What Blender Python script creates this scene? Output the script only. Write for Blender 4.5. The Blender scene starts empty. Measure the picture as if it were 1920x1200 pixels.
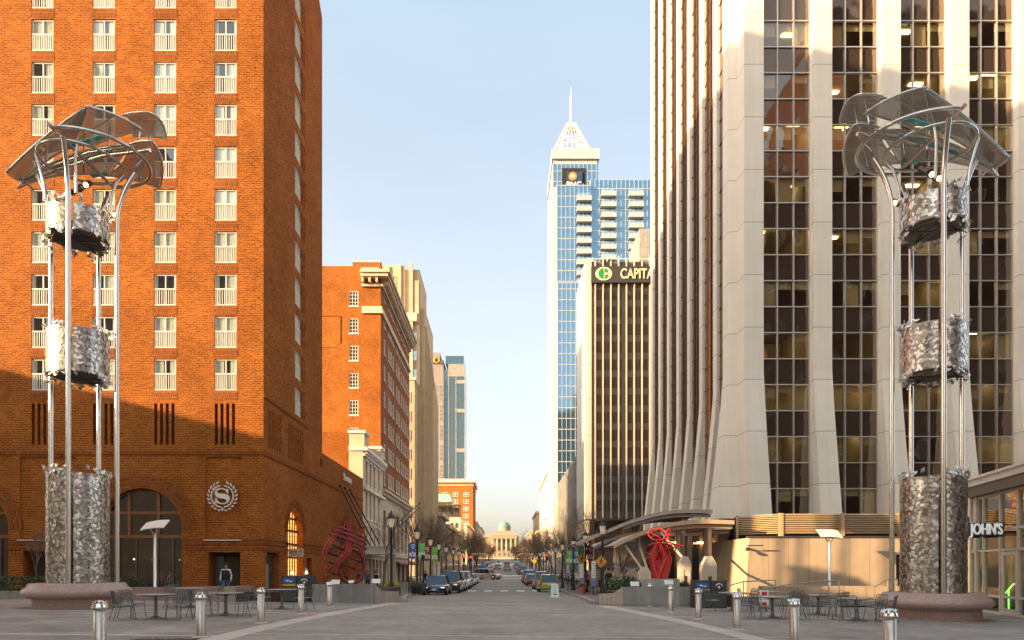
import bpy, bmesh, math, random
from mathutils import Matrix, Vector
R = math.radians
PI = math.pi
sc = bpy.context.scene
col = sc.collection

# ---------------------------------------------------------------- camera, sky, sun, exposure
cd = bpy.data.cameras.new('camera'); cam = bpy.data.objects.new('camera', cd); col.objects.link(cam)
cam.location = (0, 0, 1.6); cam.rotation_euler = (R(90), 0, 0)
cd.sensor_width = 36; cd.lens = 24.0; cd.shift_x = 15/1920; cd.shift_y = 465/1920
cd.clip_start = 0.1; cd.clip_end = 9000
sc.camera = cam
SX, SY, SZ = 1.0, 0.45, 0.26                      # light travels +x +y -z
sunv = Vector((-SX, -SY, SZ)).normalized()        # towards the sun
elev = math.asin(sunv.z)
w = bpy.data.worlds.new('World'); sc.world = w; w.use_nodes = True
nt = w.node_tree; nt.nodes.clear()
sky = nt.nodes.new('ShaderNodeTexSky'); sky.sky_type = 'NISHITA'; sky.sun_disc = False
sky.sun_elevation = elev; sky.sun_rotation = math.atan2(sunv.x, sunv.y)
sky.air_density = 1.0; sky.dust_density = 3.5; sky.ozone_density = 1.6
bg = nt.nodes.new('ShaderNodeBackground'); bg.inputs[1].default_value = 0.15
wo = nt.nodes.new('ShaderNodeOutputWorld')
def wn(t, **k):
    o = nt.nodes.new(t)
    for a_, v_ in k.items(): setattr(o, a_, v_)
    return o
hs = wn('ShaderNodeHueSaturation'); hs.inputs['Saturation'].default_value = .78; hs.inputs['Value'].default_value = .75; nt.links.new(sky.outputs[0], hs.inputs['Color'])
# thin haze: warm and thick at the horizon, bluish overhead, brightest on the sun's half of the sky
tc = wn('ShaderNodeTexCoord'); sx_ = wn('ShaderNodeSeparateXYZ'); nt.links.new(tc.outputs['Generated'], sx_.inputs[0])
hz = wn('ShaderNodeValToRGB'); nt.links.new(sx_.outputs[2], hz.inputs[0])
hz.color_ramp.elements[0].position = 0.0; hz.color_ramp.elements[0].color = (1.12, .80, .64, 1)
hz.color_ramp.elements[1].position = .70; hz.color_ramp.elements[1].color = (.62, .80, .86, 1)
e_ = hz.color_ramp.elements.new(.28); e_.color = (1.12, 1.0, .86, 1)
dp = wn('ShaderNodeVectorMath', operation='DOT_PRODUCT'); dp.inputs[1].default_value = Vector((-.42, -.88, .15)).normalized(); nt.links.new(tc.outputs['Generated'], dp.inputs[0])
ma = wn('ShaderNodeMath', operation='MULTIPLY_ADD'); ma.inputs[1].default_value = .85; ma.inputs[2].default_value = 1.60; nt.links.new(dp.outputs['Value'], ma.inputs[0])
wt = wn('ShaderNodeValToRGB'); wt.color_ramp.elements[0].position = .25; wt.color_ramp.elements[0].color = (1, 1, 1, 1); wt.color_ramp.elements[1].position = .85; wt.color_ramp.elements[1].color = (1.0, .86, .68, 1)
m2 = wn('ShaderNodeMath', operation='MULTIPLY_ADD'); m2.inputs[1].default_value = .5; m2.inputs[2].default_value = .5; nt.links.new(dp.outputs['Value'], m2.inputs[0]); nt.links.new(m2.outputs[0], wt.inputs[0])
ci = wn('ShaderNodeTexNoise'); ci.inputs['Scale'].default_value = 2.2; ci.inputs['Detail'].default_value = 7; mp_ = wn('ShaderNodeMapping'); mp_.inputs['Scale'].default_value = (1, 1, 4); mp_.inputs['Rotation'].default_value = (.3, .2, 0)
nt.links.new(tc.outputs['Generated'], mp_.inputs[0]); nt.links.new(mp_.outputs[0], ci.inputs['Vector'])
cm = wn('ShaderNodeMapRange'); cm.inputs[1].default_value = .35; cm.inputs[2].default_value = .7; cm.inputs[3].default_value = .93; cm.inputs[4].default_value = 1.12; nt.links.new(ci.outputs['Fac'], cm.inputs[0])
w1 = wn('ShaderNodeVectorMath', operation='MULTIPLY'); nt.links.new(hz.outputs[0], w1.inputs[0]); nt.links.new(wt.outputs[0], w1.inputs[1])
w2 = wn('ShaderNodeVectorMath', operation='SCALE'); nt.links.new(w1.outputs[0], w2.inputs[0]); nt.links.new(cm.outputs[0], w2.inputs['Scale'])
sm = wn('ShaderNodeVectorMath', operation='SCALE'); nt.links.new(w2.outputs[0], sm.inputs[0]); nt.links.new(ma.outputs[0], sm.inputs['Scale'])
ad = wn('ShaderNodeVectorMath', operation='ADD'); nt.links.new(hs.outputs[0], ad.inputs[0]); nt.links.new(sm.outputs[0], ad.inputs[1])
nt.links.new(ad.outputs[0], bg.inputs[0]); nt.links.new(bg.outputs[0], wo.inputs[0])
sd = bpy.data.lights.new('sun', 'SUN'); sd.energy = 5.0; sd.angle = R(0.5); sd.color = (1.0, 0.68, 0.35)
so = bpy.data.objects.new('sun', sd); col.objects.link(so)
so.rotation_euler = sunv.to_track_quat('Z', 'Y').to_euler(); so.location = (-60, -40, 60)
sc.view_settings.view_transform = 'Standard'; sc.view_settings.look = 'None'
sc.view_settings.gamma = 1; sc.view_settings.exposure = 1.42
sc.render.engine = 'CYCLES'
sc.cycles.max_bounces = 8; sc.cycles.transparent_max_bounces = 12

F0 = 1280.0; HX = 945.0; HY = 1065.0
def at(px, py, Y): return Vector(((px-HX)*Y/F0, Y, 1.6+(HY-py)*Y/F0))
def lerp(a, b, t): return a+(b-a)*t
PROF = [(-400,0),(30,0),(40,-.12),(50,-.38),(65,-.6),(90,-.6),(115,-.48),(140,.1),(190,1.3),(300,3.4),(450,6.2),(560,9.0),(620,9.7),(900,10),(6000,10)]
def base_z(y):
    for (a, za), (b, zb) in zip(PROF, PROF[1:]):
        if y <= b: return lerp(za, zb, max(0, (y-a)/(b-a)))
    return PROF[-1][1]
def gz(x, y):
    k = max(0.0, min(1.0, (58-y)/28.0))
    return base_z(y) - 0.01*max(-20, min(20, x))*k

# ---------------------------------------------------------------- materials
MATS = {}
def newmat(name):
    m = bpy.data.materials.new(name); m.use_nodes = True
    n = m.node_tree; b = n.nodes['Principled BSDF']
    MATS[name] = m
    return m, n, b
def N(n, t, **k):
    o = n.nodes.new(t)
    for a, v in k.items(): setattr(o, a, v)
    return o
def bump(n, b, src, strength, dist=0.02):
    bp = N(n, 'ShaderNodeBump'); bp.inputs['Strength'].default_value = strength; bp.inputs['Distance'].default_value = dist
    n.links.new(src, bp.inputs['Height']); n.links.new(bp.outputs[0], b.inputs['Normal']); return bp
def facade_vec(n):
    """(u, z) on upright walls whichever way they face"""
    g = N(n, 'ShaderNodeNewGeometry'); s = N(n, 'ShaderNodeSeparateXYZ'); n.links.new(g.outputs['Position'], s.inputs[0])
    s2 = N(n, 'ShaderNodeSeparateXYZ'); n.links.new(g.outputs['True Normal'], s2.inputs[0])
    ab = N(n, 'ShaderNodeMath', operation='ABSOLUTE'); n.links.new(s2.outputs[0], ab.inputs[0])
    gt = N(n, 'ShaderNodeMath', operation='GREATER_THAN'); gt.inputs[1].default_value = 0.6; n.links.new(ab.outputs[0], gt.inputs[0])
    mx = N(n, 'ShaderNodeMix'); n.links.new(gt.outputs[0], mx.inputs[0]); n.links.new(s.outputs[0], mx.inputs[2]); n.links.new(s.outputs[1], mx.inputs[3])
    c = N(n, 'ShaderNodeCombineXYZ'); n.links.new(mx.outputs[0], c.inputs[0]); n.links.new(s.outputs[2], c.inputs[1])
    return c.outputs[0]
def ramp(n, src, stops):
    r = N(n, 'ShaderNodeValToRGB'); n.links.new(src, r.inputs[0])
    e = r.color_ramp.elements
    e[0].position, e[0].color = stops[0][0], (*stops[0][1], 1)
    e[1].position, e[1].color = stops[-1][0], (*stops[-1][1], 1)
    for p, c in stops[1:-1]:
        x = e.new(p); x.color = (*c, 1)
    return r.outputs[0]
def mulc(n, a, b, f=1.0, mode='MULTIPLY'):
    m = N(n, 'ShaderNodeMix', data_type='RGBA', blend_type=mode); m.inputs[0].default_value = f
    n.links.new(a, m.inputs[6])
    if hasattr(b, 'links'): n.links.new(b, m.inputs[7])
    else: m.inputs[7].default_value = (*b, 1)
    return m.outputs[2]
def noise(n, scale, detail=4, vec=None, rough=.6):
    t = N(n, 'ShaderNodeTexNoise'); t.inputs['Scale'].default_value = scale; t.inputs['Detail'].default_value = detail; t.inputs['Roughness'].default_value = rough
    if vec is None:
        g = N(n, 'ShaderNodeNewGeometry'); vec = g.outputs['Position']
    n.links.new(vec, t.inputs['Vector']); return t.outputs['Fac']
def plain(name, c, rough=.6, metal=0, var=.25, scale=3, bmp=.0, spec=.5, bs=40):
    m, n, b = newmat(name)
    f = noise(n, scale)
    c1 = tuple(x*(1-var) for x in c); c2 = tuple(min(1, x*(1+var)) for x in c)
    n.links.new(ramp(n, f, [(.3, c1), (.7, c2)]), b.inputs['Base Color'])
    b.inputs['Roughness'].default_value = rough; b.inputs['Metallic'].default_value = metal
    b.inputs['Specular IOR Level'].default_value = spec
    if bmp: bump(n, b, noise(n, bs), bmp)
    return m
def brick(name, c1, c2, mort, bw=.30, bh=.10, ms=.012, big=.25, rough=.85):
    m, n, b = newmat(name)
    v = facade_vec(n)
    t = N(n, 'ShaderNodeTexBrick'); n.links.new(v, t.inputs['Vector'])
    t.inputs['Scale'].default_value = 1; t.inputs['Brick Width'].default_value = bw; t.inputs['Row Height'].default_value = bh
    t.inputs['Mortar Size'].default_value = ms; t.inputs['Mortar Smooth'].default_value = .3
    t.inputs['Color1'].default_value = (*c1, 1); t.inputs['Color2'].default_value = (*c2, 1); t.inputs['Mortar'].default_value = (*mort, 1)
    f = noise(n, .35, 5); f2 = noise(n, 9, 2)
    cc = mulc(n, t.outputs['Color'], ramp(n, f, [(.3, (1-big,)*3), (.7, (1+big*.4,)*3)]))
    cc = mulc(n, cc, ramp(n, f2, [(.3, (.62,)*3), (.7, (1.30,)*3)]))
    n.links.new(cc, b.inputs['Base Color']); b.inputs['Roughness'].default_value = rough; b.inputs['Specular IOR Level'].default_value = .12
    bump(n, b, t.outputs['Fac'], -.4, .01)
    return m
def panel(name, c, pw, ph, ms=.03, rough=.7, var=.08, dark=.55):
    m, n, b = newmat(name)
    v = facade_vec(n)
    t = N(n, 'ShaderNodeTexBrick'); n.links.new(v, t.inputs['Vector']); t.offset = 0
    t.inputs['Scale'].default_value = 1; t.inputs['Brick Width'].default_value = pw; t.inputs['Row Height'].default_value = ph
    t.inputs['Mortar Size'].default_value = ms; t.inputs['Mortar Smooth'].default_value = .2
    t.inputs['Color1'].default_value = (*c, 1); t.inputs['Color2'].default_value = (*[x*.95 for x in c], 1); t.inputs['Mortar'].default_value = (*[x*dark for x in c], 1)
    f = noise(n, .6, 5)
    # streaks running down the wall
    mp = N(n, 'ShaderNodeMapping'); mp.inputs['Scale'].default_value = (3.0, .12, 1); n.links.new(v, mp.inputs[0])
    f3 = noise(n, 1.0, 5, mp.outputs[0])
    cc = mulc(n, t.outputs['Color'], ramp(n, f, [(.3, (1-var*1.5,)*3), (.7, (1+var*.5,)*3)]))
    cc = mulc(n, cc, ramp(n, f3, [(.3, (1-var*1.6,)*3), (.6, (1,)*3)]))
    n.links.new(cc, b.inputs['Base Color']); b.inputs['Roughness'].default_value = rough
    bump(n, b, noise(n, 30), .1, .01)
    return m
def glass(name, tint, tcol, refl=.35, wave=.0, wscale=.35, rough=.02):
    """real pane: reflects (refl at normal incidence, more at grazing) and lets tinted light through"""
    m = bpy.data.materials.new(name); m.use_nodes = True; n = m.node_tree; n.nodes.clear(); MATS[name] = m
    out = N(n, 'ShaderNodeOutputMaterial'); mix = N(n, 'ShaderNodeMixShader'); tr = N(n, 'ShaderNodeBsdfTransparent'); gl = N(n, 'ShaderNodeBsdfGlossy')
    tr.inputs[0].default_value = (*tcol, 1); gl.inputs[0].default_value = (*tint, 1); gl.inputs[1].default_value = rough
    lw = N(n, 'ShaderNodeLayerWeight'); lw.inputs[0].default_value = .5
    mr = N(n, 'ShaderNodeMapRange'); mr.inputs[3].default_value = refl; mr.inputs[4].default_value = min(1, refl+.6)
    pw = N(n, 'ShaderNodeMath', operation='POWER'); pw.inputs[1].default_value = 2.5
    n.links.new(lw.outputs['Facing'], pw.inputs[0]); n.links.new(pw.outputs[0], mr.inputs[0])
    n.links.new(mr.outputs[0], mix.inputs[0]); n.links.new(tr.outputs[0], mix.inputs[1]); n.links.new(gl.outputs[0], mix.inputs[2])
    if wave:
        f = noise(n, wscale, 2)
        bp = N(n, 'ShaderNodeBump'); bp.inputs['Strength'].default_value = 1; bp.inputs['Distance'].default_value = wave
        n.links.new(f, bp.inputs['Height']); n.links.new(bp.outputs[0], gl.inputs['Normal'])
    n.links.new(mix.outputs[0], out.inputs[0]); return m
def mirror(name, c, rough=.05, wave=0, wscale=.3, metal=.85, spec=.5):
    m, n, b = newmat(name); b.inputs['Base Color'].default_value = (*c, 1); b.inputs['Metallic'].default_value = metal; b.inputs['Roughness'].default_value = rough
    b.inputs['Specular IOR Level'].default_value = spec
    if wave: bump(n, b, noise(n, wscale, 2), 1, wave)
    return m
def emit(name, c, s):
    m, n, b = newmat(name); b.inputs['Base Color'].default_value = (*c, 1)
    b.inputs['Emission Color'].default_value = (*c, 1); b.inputs['Emission Strength'].default_value = s; return m
def ground_mat(name, c, grid=None, var=.12, rough=.8, gdark=.7, stain=.2):
    m, n, b = newmat(name)
    g = N(n, 'ShaderNodeNewGeometry')
    f = noise(n, .5, 6); f2 = noise(n, 60, 3); f3 = noise(n, 4, 5)
    if grid:
        t = N(n, 'ShaderNodeTexBrick'); n.links.new(g.outputs['Position'], t.inputs['Vector']); t.inputs['Scale'].default_value = 1
        t.inputs['Brick Width'].default_value = grid[0]; t.inputs['Row Height'].default_value = grid[1]; t.inputs['Mortar Size'].default_value = grid[2]
        t.inputs['Color1'].default_value = (*c, 1); t.inputs['Color2'].default_value = (*[x*.84 for x in c], 1); t.inputs['Mortar'].default_value = (*[x*gdark for x in c], 1)
        cc = t.outputs['Color']
    else:
        rgb = N(n, 'ShaderNodeRGB'); rgb.outputs[0].default_value = (*c, 1); cc = rgb.outputs[0]
    cc = mulc(n, cc, ramp(n, f, [(.3, (1-stain,)*3), (.7, (1+stain*.5,)*3)]))
    cc = mulc(n, cc, ramp(n, f2, [(.3, (1-var,)*3), (.7, (1+var,)*3)]))
    cc = mulc(n, cc, ramp(n, f3, [(.35, (1-var*.7,)*3), (.65, (1+var*.5,)*3)]))
    n.links.new(cc, b.inputs['Base Color']); b.inputs['Roughness'].default_value = rough
    bump(n, b, f2, .25, .01)
    return m
M = MATS
brick('hotel_brick', (.40, .112, .012), (.22, .055, .009), (.42, .19, .055), bw=.34, bh=.115, ms=.016)
brick('hotel_brick_course', (.30, .08, .013), (.23, .058, .012), (.34, .18, .08), bw=.12, bh=.34)
brick('orange_brick', (.42, .135, .022), (.33, .098, .018), (.38, .17, .05), big=.3)
brick('brown_brick', (.34, .115, .04), (.26, .08, .03), (.32, .17, .09))
brick('dark_brick', (.13, .06, .04), (.10, .05, .035), (.2, .13, .1), bw=.5, bh=.2)
plain('dark_slot', (.02, .016, .014), .9)
plain('white_paint', (.78, .74, .68), .45, var=.05)
plain('cream', (.62, .52, .38), .7, var=.12, scale=.8, bmp=.15)
plain('weathered_stone', (.33, .26, .18), .85, var=.12, scale=.5)
plain('sign_dark', (.035, .032, .03), .6)
emit('brightened_letters', (.9, .88, .84), .12)  # slight glow added to brighten the shaded white letters
plain('tan_stone', (.50, .385, .25), .8, var=.12, scale=.5, bmp=.15)
plain('curtain', (.74, .76, .70), .9, var=.12, scale=8)
plain('steel', (.66, .63, .59), .24, metal=1, var=.08, scale=6)
plain('brushed_steel', (.50, .47, .43), .36, metal=1, var=.12, scale=14)
plain('dark_galv', (.16, .16, .16), .45, metal=.7, var=.2)
plain('blue_galv', (.30, .35, .38), .4, metal=.5, var=.1)
plain('chrome', (.78, .77, .75), .12, metal=1, var=.05)
plain('galvanised', (.42, .42, .41), .42, metal=.75, var=.15)
plain('black_iron', (.022, .022, .024), .45, metal=.3)
plain('dark_metal', (.05, .05, .05), .5, metal=.4)
plain('red_paint', (.55, .012, .012), .35, var=.15)
plain('faded_red_paint', (.50, .055, .05), .45, var=.15)
plain('dark_red_paint', (.20, .012, .018), .35, var=.2)
plain('bark', (.115, .085, .065), .9, var=.3, scale=6)
plain('twigs', (.17, .115, .08), .9, var=.3, scale=2)
plain('hedge_leaf', (.035, .065, .012), .6, var=.5, scale=9)
plain('yellow_leaf', (.42, .33, .03), .6, var=.3, scale=9)
plain('dark_leaf', (.02, .045, .02), .6, var=.5, scale=9)
plain('autumn_leaf', (.28, .16, .05), .7, var=.4, scale=2)
plain('terracotta', (.42, .13, .08), .8)
plain('soil', (.05, .035, .025), .95)
plain('timber_frame', (.24, .085, .03), .5, var=.15)
plain('rubber', (.02, .02, .02), .8)
plain('copper_green', (.22, .40, .33), .7, var=.12)
plain('pub_sign_cream', (.62, .52, .32), .6)
plain('sign_brown', (.10, .05, .03), .6)
plain('black_plastic', (.035, .04, .042), .5, var=.2)
plain('bin_grey', (.055, .06, .062), .45, var=.2)
plain('blue_label', (.03, .12, .42), .5); plain('amber_label', (.62, .33, .03), .5)
plain('sign_yellow', (.78, .36, .02), .5, var=.04); plain('sign_green', (.02, .25, .12), .5)
plain('banner_green', (.18, .52, .04), .7, var=.06); plain('banner_blue', (.05, .13, .42), .7, var=.06); plain('banner_maroon', (.32, .03, .09), .7, var=.06)
plain('banner_white', (.7, .7, .68), .7, var=.05)
plain('skin_tone', (.42, .24, .16), .6, var=.05); plain('hair_dark', (.03, .02, .015), .8)
plain('cloth_black', (.02, .02, .025), .9); plain('cloth_blue', (.06, .10, .22), .9); plain('cloth_white', (.6, .62, .66), .9)
plain('cloth_pink', (.5, .05, .18), .9); plain('cloth_purple', (.2, .06, .2), .9); plain('cloth_khaki', (.28, .22, .14), .9)
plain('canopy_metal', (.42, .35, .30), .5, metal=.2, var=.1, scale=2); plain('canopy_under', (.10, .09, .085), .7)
plain('canopy_tan', (.50, .36, .24), .5, var=.08)
plain('kiosk_stone', (.62, .53, .42), .8, var=.08, scale=4, bmp=.1)
plain('gold', (.75, .42, .05), .3, metal=.6)
plain('navy', (.012, .05, .12), .4); plain('logo_orange', (.9, .22, .02), .5)
plain('logo_green', (.01, .22, .06), .5)
plain('stone_cap', (.34, .25, .21), .7, var=.1)
plain('dome_green', (.16, .26, .24), .7)
plain('room_wall', (.40, .38, .27), .9, var=.1); plain('room_dark', (.05, .035, .025), .9); plain('blind', (.62, .58, .44), .9, var=.05)
plain('shop_green', (.07, .42, .06), .7)
panel('tower_concrete', (.82, .75, .65), 40, 3.82, .035, var=.045)
panel('beige_wall', (.50, .385, .27), 1.22, 30, .022, var=.1)
panel('pale_panel', (.60, .54, .46), 3, 7.4, .05)
panel('fin_cream', (.50, .42, .32), 30, 30, .02)
panel('blue_grey_frame', (.46, .47, .48), 30, 30, .02)
panel('cream_frame', (.70, .62, .52), 30, 30, .02)
panel('grey_concrete', (.34, .32, .29), 2.2, 3.7, .03, var=.2)
panel('wall_concrete', (.33, .32, .30), 1.9, 9, .012, var=.22)
panel('wing_concrete', (.46, .38, .32), .18, 9, .01, var=.15)
panel('pink_granite', (.31, .25, .23), 2, 1.8, .06)
panel('spandrel_grey', (.15, .12, .10), 1.6, 3.7, .03)
plain('louvre_tan', (.50, .34, .19), .5, var=.08)
plain('bronze', (.13, .07, .04), .4, metal=.5)
plain('alu', (.55, .52, .48), .4, metal=.6, var=.05)
plain('dark_alu', (.16, .14, .13), .4, metal=.6, var=.05)
glass('hotel_glass', (.9, .9, .9), (.85, .88, .85), .16, .004, .8)
glass('office_glass', (.66, .58, .53), (.82, .74, .58), .30, .035, .30)
mirror('spandrel_glass', (.17, .125, .10), .05, .03, .30, .75)
glass('shop_glass', (.8, .75, .7), (.6, .6, .5), .18, .01, .6)
glass('clear_pane', (.9, .95, .95), (.8, .9, .9), .12)
mirror('blue_glass', (.15, .30, .45), .06, .03, .12, .8)
mirror('pale_blue_glass', (.30, .46, .58), .08, .03, .12, .8)
mirror('street_glass', (.20, .20, .20), .05, .03, .3, .7)
mirror('teal_glass', (.10, .17, .20), .07, .05, .1, .8)
mirror('bank_glass', (.12, .10, .09), .06, .05, .25, .4)
mirror('bronze_glass', (.16, .085, .035), .12, .02, .4, .45)
mirror('gold_glass', (.30, .17, .08), .10, .02, .4, .8)
mirror('old_glass', (.10, .11, .12), .12, .02, .6, .3)
mirror('car_glass', (.015, .04, .08), .04, 0, 1, .2, .9)
emit('office_light', (1, .70, .34), 8.0); emit('warm_window', (1, .50, .12), .9); emit('lamp_glow', (1, .80, .55), 1.2)
emit('spot_glow', (1, .45, .12), 9); emit('red_light', (1, .02, .01), 5); emit('tail_red', (.8, .02, .01), .6); emit('tail_off', (.35, .01, .01), .15)
emit('shop_neon', (.3, 1, .15), 1.4); emit('head_light', (.8, .8, .75), .3); emit('warm_bulb', (1, .5, .2), 4)
ground_mat('paving', (.33, .295, .27), (1.2, .6, .022), gdark=.5, stain=.34)
ground_mat('asphalt', (.31, .285, .26), None, .2, stain=.3)
ground_mat('road_dark', (.27, .245, .22), None, .2, stain=.3)
ground_mat('band_stone', (.58, .49, .43), (.6, .3, .01), .1, gdark=.85)
ground_mat('sidewalk_mat', (.21, .17, .15), (.4, .2, .012), .15)
ground_mat('kerb_stone', (.33, .29, .27), None, .1)
ground_mat('earth', (.11, .10, .085), None, .2)
ground_mat('lane_paint', (.80, .78, .74), None, .15, stain=.25)
ground_mat('pink_strip', (.42, .32, .27), None, .1)
# granite of the sculpture plinths
m, n, b = newmat('pink_stone')
v1 = noise(n, 40, 3); n.links.new(ramp(n, v1, [(.35, (.22, .14, .12)), (.5, (.40, .27, .23)), (.65, (.52, .38, .33))]), b.inputs['Base Color']); b.inputs['Roughness'].default_value = .35
# leaf-clad metal skin
m, n, b = newmat('leaf_skin')
g = N(n, 'ShaderNodeNewGeometry'); vo = N(n, 'ShaderNodeTexVoronoi'); vo.inputs['Scale'].default_value = 7.5; n.links.new(g.outputs['Position'], vo.inputs['Vector'])
n.links.new(ramp(n, vo.outputs['Color'], [(.2, (.24, .21, .18)), (.8, (.48, .44, .39))]), b.inputs['Base Color'])
b.inputs['Metallic'].default_value = .9; b.inputs['Roughness'].default_value = .38
bump(n, b, vo.outputs['Distance'], .5, .02)
plain('leaf_metal', (.74, .71, .66), .33, metal=.9, var=.22, scale=5)
# perforated wing panels
m = bpy.data.materials.new('perforated'); m.use_nodes = True; MATS['perforated'] = m; n = m.node_tree; b = n.nodes['Principled BSDF']
b.inputs['Base Color'].default_value = (.46, .40, .35, 1); b.inputs['Metallic'].default_value = .35; b.inputs['Roughness'].default_value = .45
g = N(n, 'ShaderNodeTexCoord'); wv = N(n, 'ShaderNodeTexWave'); wv.inputs['Scale'].default_value = 9; wv.inputs['Distortion'].default_value = .5; n.links.new(g.outputs['Object'], wv.inputs[0])
mr = N(n, 'ShaderNodeMapRange'); mr.inputs[3].default_value = .74; mr.inputs[4].default_value = .95; n.links.new(wv.outputs['Fac'], mr.inputs[0]); n.links.new(mr.outputs[0], b.inputs['Alpha'])
mirror('cyan_glass', (.10, .55, .50), .1, 0, 1, .1)
def carpaint(name, c, rough=.22, metal=.3):
    m, n, b = newmat(name); b.inputs['Base Color'].default_value = (*c, 1); b.inputs['Roughness'].default_value = rough; b.inputs['Metallic'].default_value = metal
    b.inputs['Coat Weight'].default_value = .8; b.inputs['Coat Roughness'].default_value = .05
    return m
for k, c in dict(black=(.012,.022,.05), brown=(.06,.035,.025), silver=(.42,.41,.40), grey=(.12,.12,.125), white=(.68,.67,.64), red=(.28,.015,.015), lime=(.36,.46,.05), tan=(.46,.39,.30), blue=(.03,.06,.16), green=(.10,.5,.04)).items():
    carpaint('paint_'+k, c)

# ---------------------------------------------------------------- mesh builder, things and parts
BASE = {}
class MB:
    def __init__(s): s.v = []; s.f = []; s.mi = []; s.m = 0; s.T = None; s.smooth = False; s.sf = []
    def add(s, vs, fs, smooth=False):
        o = len(s.v)
        if s.T is not None: s.v += [tuple(s.T @ Vector(p)) for p in vs]
        else: s.v += [tuple(p) for p in vs]
        s.f += [tuple(i+o for i in f) for f in fs]; s.mi += [s.m]*len(fs); s.sf += [smooth]*len(fs)
        return s
    def box(s, x0, x1, y0, y1, z0, z1):
        v = [(x0,y0,z0),(x1,y0,z0),(x1,y1,z0),(x0,y1,z0),(x0,y0,z1),(x1,y0,z1),(x1,y1,z1),(x0,y1,z1)]
        return s.add(v, [(0,3,2,1),(4,5,6,7),(0,1,5,4),(1,2,6,5),(2,3,7,6),(3,0,4,7)])
    def quad(s, a, b, c, d): return s.add([a, b, c, d], [(0,1,2,3)])
    def poly(s, pts): return s.add(pts, [tuple(range(len(pts)))])
    def prism(s, pts, z0, z1):
        """polygon (x,y) extruded in z"""
        k = len(pts); v = [(x,y,z0) for x,y in pts]+[(x,y,z1) for x,y in pts]
        return s.add(v, [tuple(range(k-1,-1,-1)), tuple(range(k,2*k))]+[(i,(i+1)%k,(i+1)%k+k,i+k) for i in range(k)])
    def xprism(s, pts, y0, y1):
        """polygon (x,z) extruded in y"""
        k = len(pts); v = [(x,y0,z) for x,z in pts]+[(x,y1,z) for x,z in pts]
        return s.add(v, [tuple(range(k)), tuple(range(2*k-1,k-1,-1))]+[(i,i+k,(i+1)%k+k,(i+1)%k) for i in range(k)])
    def yprism(s, pts, x0, x1):
        """polygon (y,z) extruded in x"""
        k = len(pts); v = [(x0,y,z) for y,z in pts]+[(x1,y,z) for y,z in pts]
        return s.add(v, [tuple(range(k-1,-1,-1)), tuple(range(k,2*k))]+[(i,(i+1)%k,(i+1)%k+k,i+k) for i in range(k)])
    def lathe(s, prof, cx=0, cy=0, n=24, smooth=True):
        v = []; f = []
        for r, z in prof:
            for i in range(n):
                a = 2*PI*i/n; v.append((cx+r*math.cos(a), cy+r*math.sin(a), z))
        for j in range(len(prof)-1):
            for i in range(n): f.append((j*n+i, j*n+(i+1)%n, (j+1)*n+(i+1)%n, (j+1)*n+i))
        s.add(v, f, smooth)
        if prof[0][0] > 1e-4: s.add(v[:n], [tuple(range(n-1,-1,-1))])
        if prof[-1][0] > 1e-4: s.add(v[-n:], [tuple(range(n))])
        return s
    def tube(s, pts, r, n=8, closed=False, cap=True, smooth=True):
        pts = [Vector(p) for p in pts]; k = len(pts)
        rs = r if isinstance(r, (list, tuple)) else [r]*k
        v = []; f = []; up = None
        for i, p in enumerate(pts):
            if closed: t = pts[(i+1)%k]-pts[i-1]
            else: t = pts[min(k-1,i+1)]-pts[max(0,i-1)]
            t.normalize() if t.length > 1e-9 else None
            if up is None: up = Vector((0,0,1)) if abs(t.z) < .9 else Vector((1,0,0))
            a = t.cross(up)
            if a.length < 1e-6: a = t.orthogonal()
            a.normalize(); b = a.cross(t).normalized(); up = b
            for j in range(n):
                q = 2*PI*j/n + PI/n; v.append(p + (a*math.cos(q)+b*math.sin(q))*rs[i])
        for i in range(k if closed else k-1):
            i2 = (i+1)%k
            for j in range(n): f.append((i*n+j, i*n+(j+1)%n, i2*n+(j+1)%n, i2*n+j))
        s.add(v, f, smooth)
        if cap and not closed:
            s.add(v[:n], [tuple(range(n-1,-1,-1))]); s.add(v[-n:], [tuple(range(n))])
        return s
    def bar(s, a, b, r, n=4): return s.tube([a, b], r, n, smooth=n > 5)
    def ball(s, c, rx, ry, rz, nu=12, nv=8):
        v = [(c[0],c[1],c[2]-rz)]; f = []
        for j in range(1, nv):
            t = -PI/2+PI*j/nv
            for i in range(nu):
                a = 2*PI*i/nu; v.append((c[0]+rx*math.cos(t)*math.cos(a), c[1]+ry*math.cos(t)*math.sin(a), c[2]+rz*math.sin(t)))
        v.append((c[0],c[1],c[2]+rz)); L = len(v)-1
        for i in range(nu): f.append((0, 1+(i+1)%nu, 1+i)); f.append((L, L-nu+i, L-nu+(i+1)%nu))
        for j in range(nv-2):
            for i in range(nu): f.append((1+j*nu+i, 1+j*nu+(i+1)%nu, 1+(j+1)*nu+(i+1)%nu, 1+(j+1)*nu+i))
        return s.add(v, f, True)
    def mesh(s, name, mats, off=(0,0,0)):
        me = bpy.data.meshes.new(name)
        ox, oy, oz = off
        me.from_pydata([(x-ox,y-oy,z-oz) for x,y,z in s.v], [], s.f)
        mats = mats if isinstance(mats, (list,tuple)) else [mats]
        for q in mats: me.materials.append(M[q] if isinstance(q, str) else q)
        me.polygons.foreach_set('material_index', s.mi); me.polygons.foreach_set('use_smooth', s.sf)
        me.update(); return me
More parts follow.
